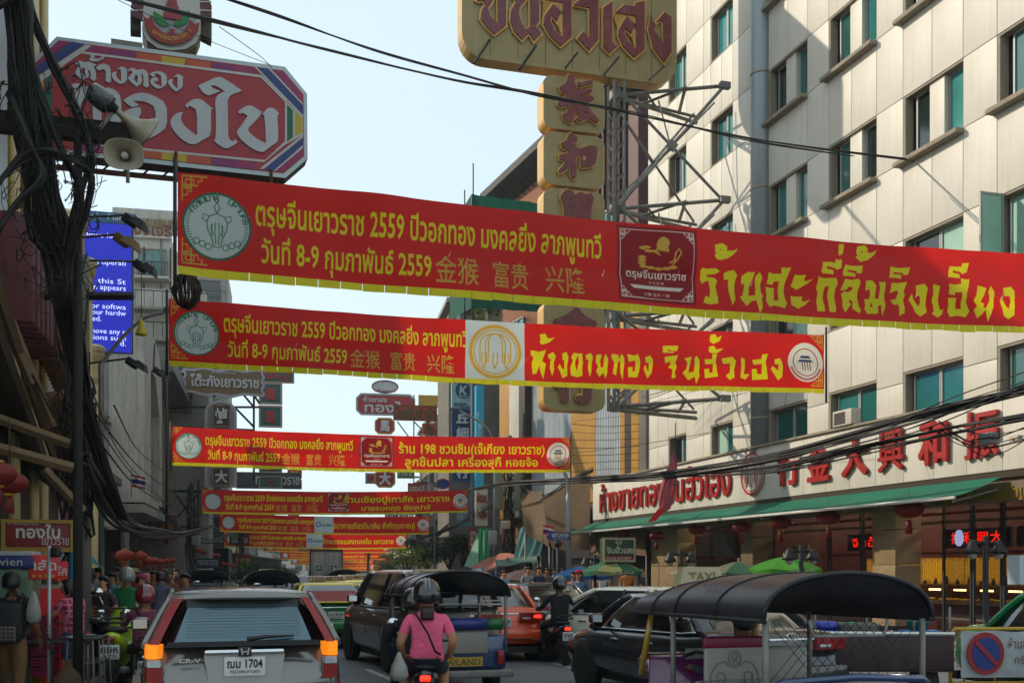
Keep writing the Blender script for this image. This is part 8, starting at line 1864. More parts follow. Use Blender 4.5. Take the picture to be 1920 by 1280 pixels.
# coil of cable, hanging ornaments, flags
t = thing('cable_coil', 'round coil of old black cable hanging at the left end of the first banner', 'cable', W(350,545,17))
m = MB()
for k in range(26): a = random.uniform(0,3.1); m.tube([Vector((.22*random.uniform(.8,1.1)*math.cos(u)*math.cos(a),.2*math.cos(u)*math.sin(a),.28*random.uniform(.85,1.1)*math.sin(u))) for u in [2*math.pi*q/14 for q in range(15)]],.012,4)
m.build('loops', M('coil_brown', '2e2318', .8, var=.4), t); CH[t.name][-1]['kind'] = 'stuff'
def cone_thing(px, py, Y, lab, col, h=.6, r=.12):
  t = thing('hanging_ornament', lab, 'ornament', W(px, py, Y)); m = MB(); m.lathe([(.001,-.06),(r, -.03),(r*.95,0),(r*.5, h*.45),(.012, h)],(0,0,0),14); m.build('cone', M('orn_'+col, col, .5, var=.15), t); m = MB(); m.tube([(0,0, h),(0,0, h+.9)],.008,4); m.build('cord', black, t)
cone_thing(265,625,21.6, 'yellow cone ornament hanging from the left lamp arm', 'b0a012', .32)
def flag(px, py, Y, cols, lab, w=.5, h=.34):
  t = thing('thai_flag', lab, 'flag', W(px, py, Y)); m = MB(); m.tube([(0,0,-.3),(0,0, h+.2)],.014,5); m.build('stick', steelM, t)
  n_ = len(cols)
  for k, c in enumerate(cols):
    m = MB(); rows_ = [[(w*i/8*.8,.05*math.sin(i*1.2), h-h*k/n_-.12*(i/8)**1.2*h*2-(h/n_)*j) for i in range(9)] for j in (0,1)]; m.loft(rows_, closed=False); m.build('stripe', M('flag_'+c, c, .7, var=.1, transl=.3), t)
flag(246,912,30,['a8202c', 'c8c4c0', '1c2a6a', '1c2a6a', 'c8c4c0', 'a8202c'], 'small striped flag in front of the grey portal building'); flag(1018,1000,40,['a8202c', 'c8c4c0', '1c2a6a', 'a8202c'], 'small striped flag above the stalls on the right')
t = thing('furled_flag', 'pink flag hanging furled on a pole in front of the shop signboard', 'flag', W(1338,862,33.2)+Vector((0,0,0))+NR*1.3)
m = MB(); m.tube([(0,0,-.2),(0,0,1.1)],.015,5); m.build('pole', darksteel, t); m = MB(); rows_ = []
for j in range(12):
  f = j/11; w_ = .06+.34*math.sin(f*2.4)*.9; rows_.append([(-w_+w_*1.3*i/8-.25*f*f, .10*math.sin(i*1.9+f*3)*(f+.2),.15-1.75*f+.05*math.sin(i)) for i in range(9)])
m.loft(rows_, closed=False); m.build('flag_cloth', M('flag_pink', 'b8606e', .7, var=.25, scale=3, transl=.4), t)
m = MB(); m.loft([[(-.5+.05*i, .02*i, -1.5-.02*i) for i in range(5)],[(-.85+.06*i, .0,-1.95+.01*i) for i in range(5)]], closed=False); m.build('flag_tip', M('flag_red', 'a81c1c', .7, var=.15, transl=.3), t)
# green shop sign, blue street-name sign
hang_sign(1131,1008,1192,1052,30.5, '1c3f24', 'dark green shop sign with pale Thai name and a red phone strip under the awning', [('จินฮั้วเฮง', .08,.94,.34,.66, 'a8b09a', .02)], '8a8a6a')
gs = bpy.data.objects[[o.name for o in bpy.data.objects if o.get('label', '').startswith('dark green shop sign')][0]]
m = MB(); m.box((.465,-.02,.10),(.84,.03,.13)); m.build('red_strip', redS, gs); text_obj('โทร.02-224-0077', .08,.86,.065,.135, whiteL, gs, y=-.045); m = MB(); shop_emblem(m, .47,.57,.09,.08,.01,-.03); m.build('emblem', M('let_a8b09a', 'a8b09a', .5), gs)
t = thing('street_name_sign', 'blue pointed street name sign on a short post by the tall lamp post', 'sign', Vector((W(1046,0,36).x, 36,.14)), R(14)); zz = W(0,1012,36).z-.14
m = MB(); m.tube([(0,0,0),(0,0, zz)],.05,8); m.lathe([(.06, zz-.25),(.12, zz-.18),(.16, zz-.1),(.001, zz)],(0,0,0),10); m.build('post', darksteel, t)
m = MB(); m.prism([(-.42, zz+.12),(-.30, zz+.0),(.42, zz+.0),(.42, zz+.26),(-.30, zz+.26)],-.03,.03); o = m.build('board', M('street_blue', '14357a', .4, var=.1), t); text_obj('เยาวราช', -.22,.36, zz+.10, zz+.22, whiteL, o, y=-.04, bold=.02); text_obj('Yaowarat', -.2,.3, zz+.03, zz+.075, whiteL, o, y=-.04)
hang_sign(1055,985,1056,986,36, '14357a', 'x', []) if False else None
# canvas canopies right of the centre
def canopy(corners, label, mat, name='canvas_canopy', cat='canopy', n=10, sagk=.25):
  P = [W(*c) for c in corners]; O_ = Vector((P[0].x, P[0].y, 0)); t = thing(name, label, cat, O_); m = MB(); vs = []
  for i in range(n+1):
    for j in range(n+1):
      u, v = i/n, j/n; p = (P[0]*(1-u)+P[1]*u)*(1-v)+(P[3]*(1-u)+P[2]*u)*v-O_; p.z -= sagk*math.sin(math.pi*u)*math.sin(math.pi*v)+.03*math.sin(u*9+v*5); vs.append(p)
  m.add(vs, [(i*(n+1)+j, i*(n+1)+j+1,(i+1)*(n+1)+j+1,(i+1)*(n+1)+j) for i in range(n) for j in range(n)], smooth=True); m.build('canvas', mat, t)
  for k in (2,3): q = P[k]-O_; m = MB(); m.tube([(q.x, q.y, 0), tuple(q)],.03,6); m.build('pole', steelM, t)
  return t
brownC = M('canvas_brown', '6b543a', .85, var=.25, scale=2, streak=.3, transl=.25)
canopy([(1000,940,48.5),(1107,888,47.2),(1106,1030,45.5),(1036,1030,45.5)], 'large brown canvas sheet hung between the ribbed building and the green awning', brownC)
canopy([(1108,992,45),(1206,985,41),(1212,1040,40),(1108,1040,44)], 'lower brown canvas screen below the left end of the green awning', brownC, sagk=.05)
canopy([(975,925,46),(1015,918,44),(1030,1025,41),(985,1000,42)], 'smaller folded brown canvas left of the large sheet', brownC)
for i, (x0, x1) in enumerate(((968,980),(985,1002),(1004,1014))):
  canopy([(x0+6,990,44),(x1+8,985,44),(x1,1042,43),(x0-4,1044,43)],['narrow pale teal strip of drape, left', 'middle pale teal strip of drape', 'narrow teal strip of drape, right'][i]+' of three behind the small flag', M('drape_teal', '5f8f8c', .7, var=.25, transl=.3), 'fabric_drape', 'drape', sagk=.05)
canopy([(895,1000,54),(916,992,52),(905,1060,50),(870,1062,52)], 'pale green striped drape fanning out on the right side', M('drape_green', '6c9a7c', .7, var=.35, scale=3, transl=.3), 'fabric_drape', 'drape', sagk=.1)
for i, x0 in enumerate((897,908)): canopy([(x0,990,50),(x0+10,990,50),(x0+10,1058,49),(x0,1060,49)],['left', 'right'][i]+' hanging sheet of bright green canvas by the tilted white sign', M('drape_bright', '1f7a4a', .7, var=.15, transl=.3), 'fabric_drape', 'drape', sagk=.05)
canopy([(880,1062,50),(938,1036,46),(975,1040,43),(905,1074,45)], 'salmon and blue awning sloping over the stall on the right', M('awning_salmon', 'a8604c', .7, var=.3, transl=.3), sagk=.12)
canopy([(928,1048,45),(1005,1040,42),(1008,1052,39),(930,1062,42)], 'grey-green scalloped awning above the red stall post', M('awning_greygreen', '4c6a5c', .7, var=.3, scale=3, transl=.2), sagk=.08)
for px, Y, c, lb in ((952,43, '8a1620', 'red stall post under the grey-green awning'),(137,15.5, '1c7a94', 'turquoise post beside the black utility pole on the left')):
  t = thing('stall_post', lb, 'post', Vector((W(px, 0, Y).x, Y, .14))); m = MB(); m.tube([(0,0,0),(0,0, W(0,1045 if px > 500 else 985, Y).z-.14)],.06,8); m.build('post', M('post_'+c, c, .5, var=.2), t)
canopy([(95,1028,17),(160,1032,22),(192,1062,21),(120,1048,16)], 'small turquoise awning sheet behind the stall signs', M('awning_turq', '2f9a9c', .6, var=.2, transl=.4), sagk=.04)
# poles with transformers, right
def util_pole(px, Y, ztop, label, boxes=()):
  t = thing('utility_pole', label, 'pole', Vector((W(px, 0, Y).x, Y, .14))); m = MB(); m.tube([(0,0,0),(0,0, ztop)],[.17,.12],10); m.build('shaft', oldconc, t)
  for (dx, z, w, h, mt) in boxes: m = MB(); m.box((dx, -.25, z),(w, .3, h), bev=.03); m.build('switch_box', mt, t)
  m = MB(); m.bar((-.8,0, ztop-.6),(.8,0, ztop-.6),.09); m.build('crossarm', darksteel, t)
  for k in range(34):
    z = random.uniform(2.2, ztop-.8); a = random.uniform(0,6.3); P = [Vector((.2*math.cos(a+u*1.3)+random.uniform(-.1,.1),-.2+.12*math.sin(a+u*1.7), z+u*.35*random.choice((-1,1)))) for u in range(4)]
    m = MB(); m.tube(bez(P, 9), random.uniform(.01,.03),4); m.build('cable_loop', blackcable, t)
  return t
bgrey = M('box_greygreen', '6f7460', .6, var=.25, streak=.3); bg2 = M('box_grey', '84878a', .5, var=.2, streak=.2)
util_pole(955,46,7.4, 'cable-wrapped pole with tall grey-green switch boxes right of the tilted white sign', ((-.45,5.0,.34,1.6, bgrey),(.35,5.0,.3,1.7, bgrey),(-.7,3.0,.36,.6, bg2),(-.15,3.55,.4,.35, M('box_pink', 'a8907c', .5))))
util_pole(786,80,7.5, 'far cable-wrapped pole in front of the olive building', ((.3,4.5,.3,.8, bgrey),))
util_pole(452,78,7.2, 'cable-wrapped pole on the left beneath the fifth banner', ((-.3,4.2,.3,.7, bgrey),))
util_pole(360,58,6.5, 'dark tangled pole on the left between lantern strings', ((.3,3.2,.4,.5, bg2),))
util_pole(151,16.2,6.4, 'black cable-wrapped pole behind the turquoise post', ())
util_pole(690,118,7, 'distant pole with tangled cables on the right side', ())
# trees and plants
leafM = [M('leaf_dark', '1f3315', .6, var=.4, scale=4, transl=.3), M('leaf_mid', '35501d', .6, var=.4, scale=4, transl=.3), M('leaf_lime', '7c8a1c', .6, var=.3, scale=4, transl=.35)]
def tree(px, py, Y, w, h, label, lm=0, n=2200, name='street_tree', cat='tree', trunk=True, zb=.14, ls=.075):
  P = W(px, py, Y); t = thing(name, label, cat, (P.x, Y, zb)); zc = P.z-zb
  if trunk:
    m = MB(); m.tube([(0,0,0),(.05,0, zc*.5),(0,.05, zc)],[.12,.09,.05],8)
    for k in range(6): a = k*1.05; m.tube([(0,0, zc*.55),(w*.3*math.cos(a), w*.3*math.sin(a), zc+random.uniform(-.1,.3)*h)],[.05,.015],5)
    m.build('trunk', M('bark', '3c3026', .9, var=.3), t)
  rs = random.Random(int(px*3+Y)); cl = [(rs.uniform(-.38,.38)*w, rs.uniform(-.3,.3)*w, zc+rs.uniform(-.3,.35)*h, rs.uniform(.16,.34)*w) for _ in range(11)]
  m = MB()
  for k in range(n):
    cx, cy, cz, cr_ = rs.choice(cl); v = Vector((rs.gauss(0,1), rs.gauss(0,1), rs.gauss(0,1))).normalized()*cr_*rs.uniform(.55,1.08); p = Vector((cx, cy, cz))+Vector((v.x, v.y, v.z*h/w*.9))
    u = Vector((rs.gauss(0,1), rs.gauss(0,1), rs.gauss(0,1))).normalized(); w_ = u.orthogonal().normalized(); s_ = ls*rs.uniform(.6,1.4)
    m.add([p-u*s_, p+w_*s_*.45, p+u*s_, p-w_*s_*.45],[(0,1,2,3)], mi=(lm if rs.random() < .7 else min(lm+1,2)))
  m.build('crown', leafM, t)
tree(762,1045,62,2.2,1.5, 'yellow-green bushy tree behind the blue tuk-tuk roof', 2,700); tree(800,1035,68,2.9,2.0, 'round dark green tree left of the pale drape'); tree(842,1026,64,2.6,1.6, 'dark green tree nearest the pale green drape'); tree(868,1018,60,1.9,1.3, 'small dark tree behind the hanging drape')
tree(735,1062,74,1.8,1.2, 'low dark bush at the far left of the right-hand trees', 0,500)
tree(475,1072,70,2.4,1.2, 'dark leafy tree over the far left stalls'); tree(515,1074,80,3.0,1.3, 'second dark leafy tree farther along the left pavement'); tree(548,1076,92,2.4,1.1, 'far small tree closing the left pavement', 0,500); tree(462,1060,64,.9,.8, 'tuft of reddish blossom beside the far left trees', 1,200)
tree(905,588,59.5,1.9,1.4, 'green potted shrub on the raw concrete roof between the banners', 1,600, 'potted_shrub', 'plant', False, W(0,600,59.5).z); tree(340,790,69,1.6,3.6, 'climbing plants on the brown building beside the grey fins', 0,700, 'climbing_plant', 'plant', False, 8); tree(333,960,69,1.2,2.0, 'ragged greenery low on the brown shophouse wall', 0,300, 'climbing_plant', 'plant', False, 3)
tree(183,790,44,.9,1.0, 'bare scruffy plant growing from the maroon wall', 0,160, 'wall_plant', 'plant', False, 7)
# ------------------------------------------------------------------ left market stalls
def crate(loc, d, col, label, name='crate', cat='crate', group=None, rz=0):
  t = thing(name, label, cat, loc, rz, group); mt = M('crate_'+col, col, .5, var=.15); x, y, z = d
  m = MB(); m.box((0,0,.01),(x, y, .02)); m.build('base', mt, t)
  for sx_, sy_ in ((1,0),(-1,0),(0,1),(0,-1)):
    for k in range(3): m = MB(); m.box((sx_*x/2, sy_*y/2, z*(k+.5)/3),(.015 if sx_ else x, .015 if sy_ else y, z*.27)); m.build('side_slat', mt, t)
  return t
for k in range(6): crate(W(88,0,12.8)*Vector((1,0,0))+Vector((0,12.8,.55+.17*k)),(.36,.28,.15), '8a1c46', 'pink plastic crate, %s in the stack beside the checked shirt woman' % ['lowest', 'second up', 'third up', 'fourth up', 'fifth up', 'topmost'][k], group='stack of pink crates') if False else crate(Vector((W(84,0,13.0).x, 13.0,.50+.125*k)),(.24,.22,.11), '8a1c46', 'pink plastic crate, %s in the stack beside the checked shirt woman' % ['lowest', 'second up', 'third up', 'fourth up', 'fifth up', 'topmost'][k], group='stack of pink crates')
def table(px, Y, w, d, h, col, label, rz=0):
  t = thing('stall_table', label, 'table', Vector((W(px, 0, Y).x, Y, .14)), rz); m = MB(); m.box((0,0, h),(w, d, .04), bev=.01); m.build('top', M('table_'+col, col, .5, var=.2), t)
  for sx_ in (-1,1):
    for sy_ in (-1,1): m = MB(); m.tube([(sx_*w*.44, sy_*d*.4,0),(sx_*w*.44, sy_*d*.4, h)],.015,6); m.build('leg', steelM, t)
  return t
table(108,13.2,.8,.6,.78, '3a3634', 'dark stall table in front of the checked shirt woman', R(20)); table(170,16.5,1.3,.7,.85, '1a2c44', 'navy covered stall table piled with food trays'); table(182,20,1.5,.8,.9, '7a6a5a', 'second stall table farther along the left pavement'); table(214,24,1.6,.8,.9, '8a3a2c', 'red-topped far stall table')
stuffc = ['b8b0a0', '8a3a2c', 'c07a2c', '4a6a3c', '9aa8a8', '6a2030', 'd0c8b0', 'a84a1c']
def goods(px, Y, w, d, z, n, label, cat='goods', name='food_tray'):
  P = Vector((W(px, 0, Y).x, Y, z))
  for k in range(n):
    c = stuffc[k % 8]; cc = {'b8b0a0': 'pale grey', '8a3a2c': 'rust', 'c07a2c': 'orange', '4a6a3c': 'green', '9aa8a8': 'silver', '6a2030': 'wine red', 'd0c8b0': 'cream', 'a84a1c': 'bright orange'}[c]
    t = thing(name, '%s%s tray of food %s' % ('second ' if k > 7 else '', cc, label), 'tray', P+Vector((random.uniform(-w/2, w/2), random.uniform(-d/2, d/2),0)), random.random(), 'food trays on the left stalls')
    m = MB(); m.lathe([(.001,0),(.09,0),(.12,.05),(.11,.05),(.085,.012),(.001,.012)],(0,0,0),12, sx=1.2); m.build('tray', M('tray_metal', '9a9a98', .3, metal=.7, var=.1), t)
    m = MB(); [m.box((random.uniform(-.06,.06), random.uniform(-.05,.05),.04+random.uniform(0,.03)),(.05,.04,.04), rz=random.random()*3, bev=.012) for _ in range(7)]; m.build('food', M('food_'+c, c, .6, var=.3, scale=12), t); CH[t.name][-1]['kind'] = 'stuff'
goods(108,13.2,.6,.4,.94,5, 'on the table of the checked shirt woman'); goods(170,16.5,1.1,.5,1.01,9, 'on the navy covered table'); goods(182,20,1.3,.6,1.06,9, 'on the second stall table'); goods(214,24,1.4,.6,1.06,8, 'on the red-topped table')
# kiosk cabinet and cooler at the left edge
t = thing('kiosk_cabinet', 'pale green kiosk cabinet at the left edge with a dark blue cooler lid on top', 'cabinet', Vector((W(20,0,13.4).x, 13.4,.14)), R(12)); mg = M('kiosk_green', '5f7a64', .5, var=.15, streak=.25)
m = MB(); m.box((0,0,.85),(.62,.5,1.6), bev=.015); m.build('body', mg, t); m = MB(); m.box((0,-.26,.9),(.5,.02,1.3)); m.build('door', mg, t)
m = MB(); m.box((0,0,1.74),(.66,.54,.16), bev=.02); lid = m.build('sign_band', M('cooler_blue', '1c2866', .4, var=.15), t); m = MB(); m.box((0,0,1.85),(.62,.5,.06), bev=.015); m.build('white_lid', M('cooler_white', 'a8aaac', .4, var=.1), t); text_obj('Vivien', -.2,.2,1.70,1.80, whiteL, lid, y=-.28)
t = thing('thin_post', 'thin white metal post standing in front of the starred sign', 'post', Vector((W(92,0,12.6).x, 12.6,.14))); m = MB(); m.tube([(0,0,0),(0,0, W(0,1022,12.6).z-.14)],.022,8); m.build('post', M('post_white', 'a8aaac', .4, metal=.3, var=.15), t); m = MB(); m.box((.08,0, W(0,1035,12.6).z-.14),(.1,.1,.12), bev=.02); m.build('camera', plasB, t)
t = thing('plastic_bag', 'translucent white plastic bag hanging beside the backpack man', 'bag', W(62,1140,12.3)); m = MB(); m.loft([[(r_*math.cos(a)*(1+.12*math.sin(a*5)), r_*.6*math.sin(a), z) for a in [2*math.pi*q/18 for q in range(18)]] for r_, z in ((.02,.20),(.045,.13),(.07,.04),(.085,-.06),(.075,-.14),(.035,-.17))]); bagM = M('bag_film', 'b0b0a8', .35, var=.2, scale=8, transl=.4); m.build('bag', bagM, t)
t = thing('plastic_bag', 'clear plastic bag of food hanging by the knee of the woman in pink', 'bag', W(748,1252,10.6)); m = MB(); m.loft([[(r_*math.cos(a)*(1+.12*math.sin(a*5)), r_*.7*math.sin(a), z) for a in [2*math.pi*q/18 for q in range(18)]] for r_, z in ((.015,.16),(.035,.10),(.075,.02),(.09,-.07),(.06,-.12))]); m.build('bag', bagM, t)
t = thing('pedestal_fan', 'round wire-cage fan standing by the stall crates', 'fan', Vector((W(97,0,12.0).x, 12.0,.14))); zf = W(0,1198,12).z-.14
m = MB(); m.tube([(0,0,0),(0,0, zf)],.015,6); m.lathe([(.16,0),(.14,.02),(.001,.03)],(0,0,0),14); m.build('stand', plasB, t); m = MB()
for r_ in (.06,.10,.14,.17): m.tube([(r_*math.cos(a),-.06, zf+r_*math.sin(a)) for a in [2*math.pi*q/20 for q in range(21)]],.003,4)
for k in range(16): a = 2*math.pi*k/16; m.bar((0,-.07, zf),(.17*math.cos(a),-.05, zf+.17*math.sin(a)),.003)
m.build('cage', darksteel, t); CH[t.name][-1]['kind'] = 'stuff'
for k in range(3): m = MB(); a = 2.1*k; m.prism([(0, zf),(.13*math.cos(a), zf+.13*math.sin(a)),(.13*math.cos(a+.9), zf+.13*math.sin(a+.9))],-.03,-.02); m.build('blade', M('blade_red', '5a1c20', .4), t)
t = thing('sack', 'tied brown sack standing low behind the wire rack on the left', 'sack', Vector((W(128,0,11.8).x, 11.8,.14))); m = MB(); m.loft([[(r_*math.cos(a)*(1+.06*math.sin(a*4)), r_*.7*math.sin(a), z) for a in [2*math.pi*q/16 for q in range(16)]] for r_, z in ((.13,0),(.155,.15),(.155,.35),(.12,.50),(.04,.58),(.025,.61),(.05,.66))]); m.build('sack', M('sack_brown', '4f3d26', .9, var=.3, scale=5, bump=.3), t)
t = thing('yellow_trolley', 'battered yellow metal trolley case beside the backpack man', 'trolley', Vector((W(52,0,13.4).x, 13.4,.14))); mm_ = M('trolley_yellow', '9a7414', .5, var=.3, streak=.3)
m = MB(); m.box((0,0,.55),(.3,.3,.9), bev=.04); m.build('case', mm_, t); m = MB(); m.box((0,-.16,.55),(.24,.02,.7), bev=.02); m.build('panel', mm_, t); m = MB(); m.tube([(-.12,0,1.0),(-.12,0,1.15),(.12,0,1.15),(.12,0,1.0)],.015,6); m.build('handle', plasB, t)
for i, (px, Y) in enumerate(((160,12.2),(172,12.6))):
  t = thing('wire_stool', ['nearer', 'farther'][i]+' steel tubular stool beside the lime scooter', 'stool', Vector((W(px, 0, Y).x, Y, .14))); m = MB(); m.box((0,0,.86),(.3,.3,.03), bev=.01); m.build('seat', plasB, t)
  for sx_ in (-1,1):
    for sy_ in (-1,1): m = MB(); m.tube([(sx_*.18, sy_*.18,0),(sx_*.14, sy_*.14,.86)],.010,6); m.build('leg', steelM, t)
  for z in (.3,.6): m = MB(); m.tube([(-.16,-.16, z),(.16,-.16, z),(.16,.16, z),(-.16,.16, z),(-.16,-.16, z)],.007,5); m.build('rung', steelM, t)
# ------------------------------------------------------------------ goods on the stall truck, barrier
TB = trk.location
def tt(name, lab, cat, x, y=.45, z=.56): return thing(name, lab, cat, TB+Vector((x, y, z)),0)
t = tt('bucket', 'blue plastic bucket with lid on the stall truck', 'bucket', -.62); m = MB(); m.lathe([(.001,0),(.15,0),(.18,.48),(.17,.48)],(0,0,0),18); m.build('pail', M('plastic_blue', '1634a0', .35, var=.1), t); m = MB(); m.lathe([(.19,.46),(.195,.50),(.15,.55),(.001,.56)],(0,0,0),18); m.build('lid', M('plastic_blue', '1634a0', .35, var=.1), t); m = MB(); m.tube([(.18*math.cos(a),-.14,.46-.2*math.sin(a)) for a in [math.pi*q/10 for q in range(11)]],.006,4); m.build('handle', plasB, t)
t = tt('tub', 'large grey tub standing beside the blue bucket on the truck', 'tub', -.18); m = MB(); m.lathe([(.001,0),(.24,0),(.28,.50),(.285,.53),(.26,.53),(.22,.05),(.001,.05)],(0,0,0),20); m.build('tub', M('plastic_grey', '6a665e', .5, var=.15), t); m = MB(); m.lathe([(.001,0),(.12,.0),(.001,.03)],(-.08,0,.52),12); m.build('green_lid', M('plastic_green', '3a7a3a', .4), t)
t = tt('cloth_bundle', 'heap of pink and white striped cloth on the truck', 'cloth', .26); m = MB(); m.loft([[((.2+.03*math.sin(q*2.1))*f*math.cos(a),.18*f*math.sin(a), z+.02*math.sin(q*3)) for q, a in enumerate([2*math.pi*q/18 for q in range(18)])] for f, z in ((1,.0),(1.05,.14),(.85,.28),(.5,.38),(.1,.42))]); m.build('cloth', checked('striped_cloth', '9a5a74', 'c0c0b0', 9), t)
for i, x in enumerate((.52,.76)):
  t = tt('plastic_stool', ['left', 'right'][i]+' bright blue plastic stool at the end of the truck bed', 'stool', x); mb_ = M('stool_blue', '1a62b0', .4, var=.1); m = MB(); m.box((0,0,.42),(.24,.24,.03), bev=.01); m.build('seat', mb_, t)
  for sx_ in (-1,1):
    for sy_ in (-1,1): m = MB(); m.box((sx_*.10, sy_*.10,.21),(.05,.02,.42)); m.build('leg', mb_, t)
  m = MB(); m.box((0,-.11,.25),(.22,.02,.05)); m.build('rail', mb_, t)
t = tt('basin', 'green lidded basin resting on the blue stools', 'basin', .62,.45,1.0); m = MB(); m.lathe([(.001,0),(.1,0),(.15,.1),(.16,.12),(.06,.15),(.001,.16)],(0,0,0),16); m.build('basin', M('plastic_teal', '0f6a5a', .4, var=.1), t)
br_ = thing('no_parking_barrier', 'yellow tube barrier with a white cloth banner and round no-parking sign', 'barrier', Vector((W(1782,0,13.6).x, 13.6,.0)), R(3)); yb = M('barrier_yellow', 'b08a14', .4, var=.2, streak=.2)
m = MB(); w_ = 1.35; z1 = W(0,1178,13.6).z; m.tube([(0,0,.25),(0,0, z1-.06),(.06,0, z1),(w_, 0, z1),(w_+.06,0, z1-.06),(w_+.06,0,.25)],.022,8); m.build('frame', yb, br_)
m = MB(); m.tube([(0.0,0,.35),(w_+.06,0,.35)],.018,6); m.build('lower_rail', yb, br_)
for k in range(3): m = MB(); m.tube([(.18+.4*k, 0,.35),(.18+.4*k, 0, z1)],.014,6); m.build('bar', yb, br_)
for x in (0, w_): m = MB(); m.tube([(x, -.25,.0),(x, 0,.3),(x, .25,.0)],.02,6); m.build('foot', darksteel, br_)
m = MB(); vs = []
for i in range(15):
  for j in range(9): vs.append((.12+1.15*i/14,-.04+.012*math.sin(i*1.3)+.01*math.sin(j*2+i),.42+(z1-.45)*j/8-.01*math.sin(i*.9)*(j/8)))
m.add(vs, [(i*9+j, (i+1)*9+j, (i+1)*9+j+1, i*9+j+1) for i in range(14) for j in range(8)], smooth=True); bn_ = m.build('cloth_banner', M('banner_cloth_white', 'a4a6a4', .7, var=.18, scale=3, bump=.2), br_)
cz_ = (.42+z1)/2; m = MB(); m.prism(ellipse(.42, cz_, .24,.27,28),-.09,-.07, mi=0); m.prism(ellipse(.42, cz_, .18,.205,28),-.10,-.092, mi=1); m.prism([(.26, cz_+.13),(.30, cz_+.17),(.58, cz_-.13),(.54, cz_-.17)],-.115,-.105, mi=0); m.build('no_parking_sign', [M('np_red', '8f1c26', .5, var=.1), M('np_blue', '1a2f74', .5, var=.1)], bn_)
text_obj('ห้ามจอดรถ', .72,1.22, cz_+.06, cz_+.2, M('np_letter', '6a1c2a', .5), bn_, y=-.08); text_obj('ทรัพย์', .80,1.1, cz_-.13, cz_-.03, M('np_letter', '6a1c2a', .5), bn_, y=-.08)
hang_sign(1912,1040,1940,1095,17, 'a8b4b8', 'pale sign board cut off by the right picture edge', [])
# ------------------------------------------------------------------ overhead wires
def wire(pts, label, n=1, r=.014, spread=.05, sagk=.12, name='overhead_cable'):
  P = [W(*p) for p in pts]; O_ = P[0].copy(); t = thing(name, label, 'cable', O_)
  for k in range(n):
    o_ = Vector((random.uniform(-1,1)*spread, random.uniform(-1,1)*spread, random.uniform(-1,1)*spread)); ph = random.random()*6
    Q_ = [p-O_+o_*(1 if 0 < i < len(P)-1 else .3)+Vector((0,0, random.uniform(-1,1)*spread*.6)) for i, p in enumerate(P)]; m = MB(); m.tube(bez(Q_, 10*len(P)), r*random.uniform(.7,1.3),5); m.build('wire', blackcable, t)
  return t
wire([(150,-20,12),(400,42,14),(620,95,17),(850,152,20),(1020,180,22),(1340,247,24),(1500,276,25),(1700,300,26),(1960,332,27)], 'long black cable crossing the sky from top left to the right edge', 2,.018,.04)
wire([(380,-15,14),(520,30,15.5),(700,95,18),(860,140,20),(1020,182,22),(1180,210,23),(1400,262,24.5),(1600,292,25.5)], 'second long black cable joining the first above the gold characters', 2,.016,.04)
wire([(200,-10,16),(340,52,18),(510,122,20.5)], 'thin guy wire ending at the corner of the octagonal sign', 1,.006)
wire([(410,55,17),(480,105,19),(508,126,20.4)], 'second thin guy wire at the octagonal sign corner', 1,.006)
wire([(880,918,46),(960,908,44),(1110,900,38),(1240,893,33),(1440,862,27),(1620,815,23.5),(1780,770,21),(1960,725,19)], 'thick upper bundle of black cables along the shop signboard', 9,.022,.09)
wire([(1250,893,33),(1440,880,27),(1600,848,23.5),(1760,815,21),(1960,775,19)], 'lower bundle of black cables crossing the red Chinese characters', 7,.02,.07)
wire([(1500,858,25),(1680,805,22),(1800,760,20.5),(1960,700,19)], 'fan of thinner cables rising to the right picture edge', 5,.012,.16)
wire([(1760,800,21),(1830,830,20.5),(1960,800,19)], 'slack tangle of cables at the right picture edge', 6,.012,.2)
for i, (a, b, c, d) in enumerate(((1205,745,1720,595),(1205,760,1640,632),(1075,790,1400,735),(1080,850,1330,812))): wire([(a, b, 38),((a+c)/2,(b+d)/2+4,33),(c, d, 28)],['upper thin wire slanting under the first banner', 'second thin wire slanting under the first banner', 'thin wire running from the third banner to the truss', 'thin wire running just below the lowest truss arm'][i],1,.010)
for i in range(7): wire([(1070,795+i*15,40),(1140,798+i*14,41),(1215,792+i*14,42)], '%s thin horizontal wire between the third banner and the cream building' % ['topmost', 'second', 'third', 'middle', 'fifth', 'sixth', 'lowest'][i],1,.010)
for o in bpy.data.objects:
  if 'thin horizontal wire between' in o.get('label', ''): o['group'] = 'thin wires right of the third banner'
wire([(1470,770,26),(1480,700,26.3),(1474,600,26.6)], 'thin vertical wire hanging beside the second banner end', 1,.008)
wire([(160,860,14),(200,945,17),(240,985,22),(290,1000,30),(340,1000,40),(400,985,55)], 'thick sagging cable bundle on the left from the pole towards the far pole', 10,.03,.12)
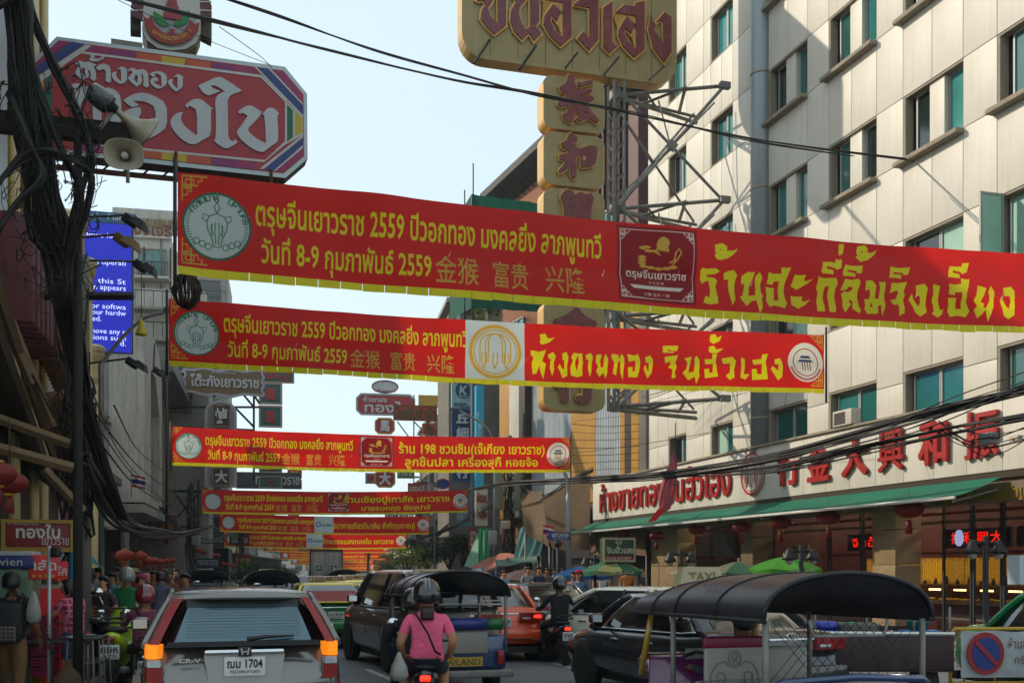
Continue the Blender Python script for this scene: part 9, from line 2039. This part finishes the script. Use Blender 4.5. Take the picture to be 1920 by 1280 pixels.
for i, (a, b, c, d, y0, y1) in enumerate(((175,770,420,985,14,52),(182,800,400,1000,14,50),(190,830,380,975,14,48),(175,740,330,960,14,45),(212,762,330,900,16,45),(60,700,210,900,12,18))): wire([(a, b, y0),((a+c)/2-10,(b+d)/2+16,(y0+y1)/2),(c, d, y1)], 'thin dark cable, %s of the set sloping down across the grey portal building' % ['first', 'second', 'third', 'fourth', 'fifth', 'last'][i],1,.014)
wire([(780,1010,70),(840,990,62),(905,955,54),(960,912,46)], 'heavy twisted cable sagging past the right-hand trees', 8,.03,.12)
wire([(700,1000,95),(760,1030,85),(790,1025,80),(840,985,66)], 'far tangle of cables in front of the olive building', 8,.03,.25)
wire([(455,985,78),(500,1010,85),(560,1000,100)], 'far cables sagging along the left shophouses', 5,.03,.15)
wire([(300,950,50),(350,1000,57),(400,1010,62),(450,990,76)], 'sagging dark cables between the two left-hand poles', 6,.025,.15)
wire([(965,905,46),(1010,930,44),(1060,905,40),(1110,880,38)], 'loose cables looping behind the lamp post', 5,.02,.15)
t = thing('splice_box', 'grey cable splice case hanging in the cables before the last red character', 'box', W(1852,822,20.4), R(-70)); m = MB(); m.box((0,0,0),(.34,.2,.22), bev=.04); m.build('case', bg2, t); m = MB(); m.box((0,0,.0),(.36,.22,.03)); m.build('band', plasB, t)
t = thing('splice_box', 'small cream cable box at the right picture edge', 'box', W(1905,823,19.6), R(-70)); m = MB(); m.box((0,0,0),(.22,.12,.14), bev=.03); m.build('case', M('box_cream', 'a8a08a', .5), t); m = MB(); m.lathe([(.001,0),(.03,0),(.03,.02)],(0,-.07,0),10, axis='Y'); m.build('knob', goldtrim, t)
hz = MB(); hz.box((0,320,18.5),(1240,800,40)); hm_ = bpy.data.materials.new('haze'); hm_.use_nodes = True; nn = hm_.node_tree.nodes
nn.remove(nn['Principled BSDF']); pv = nn.new('ShaderNodeVolumePrincipled'); pv.inputs['Color'].default_value = (.85,.9,.95,1); pv.inputs['Density'].default_value = .0005; pv.inputs['Anisotropy'].default_value = .3
hm_.node_tree.links.new(pv.outputs[0], nn['Material Output'].inputs['Volume']); tag(hz.build('haze', hm_), kind='stuff')
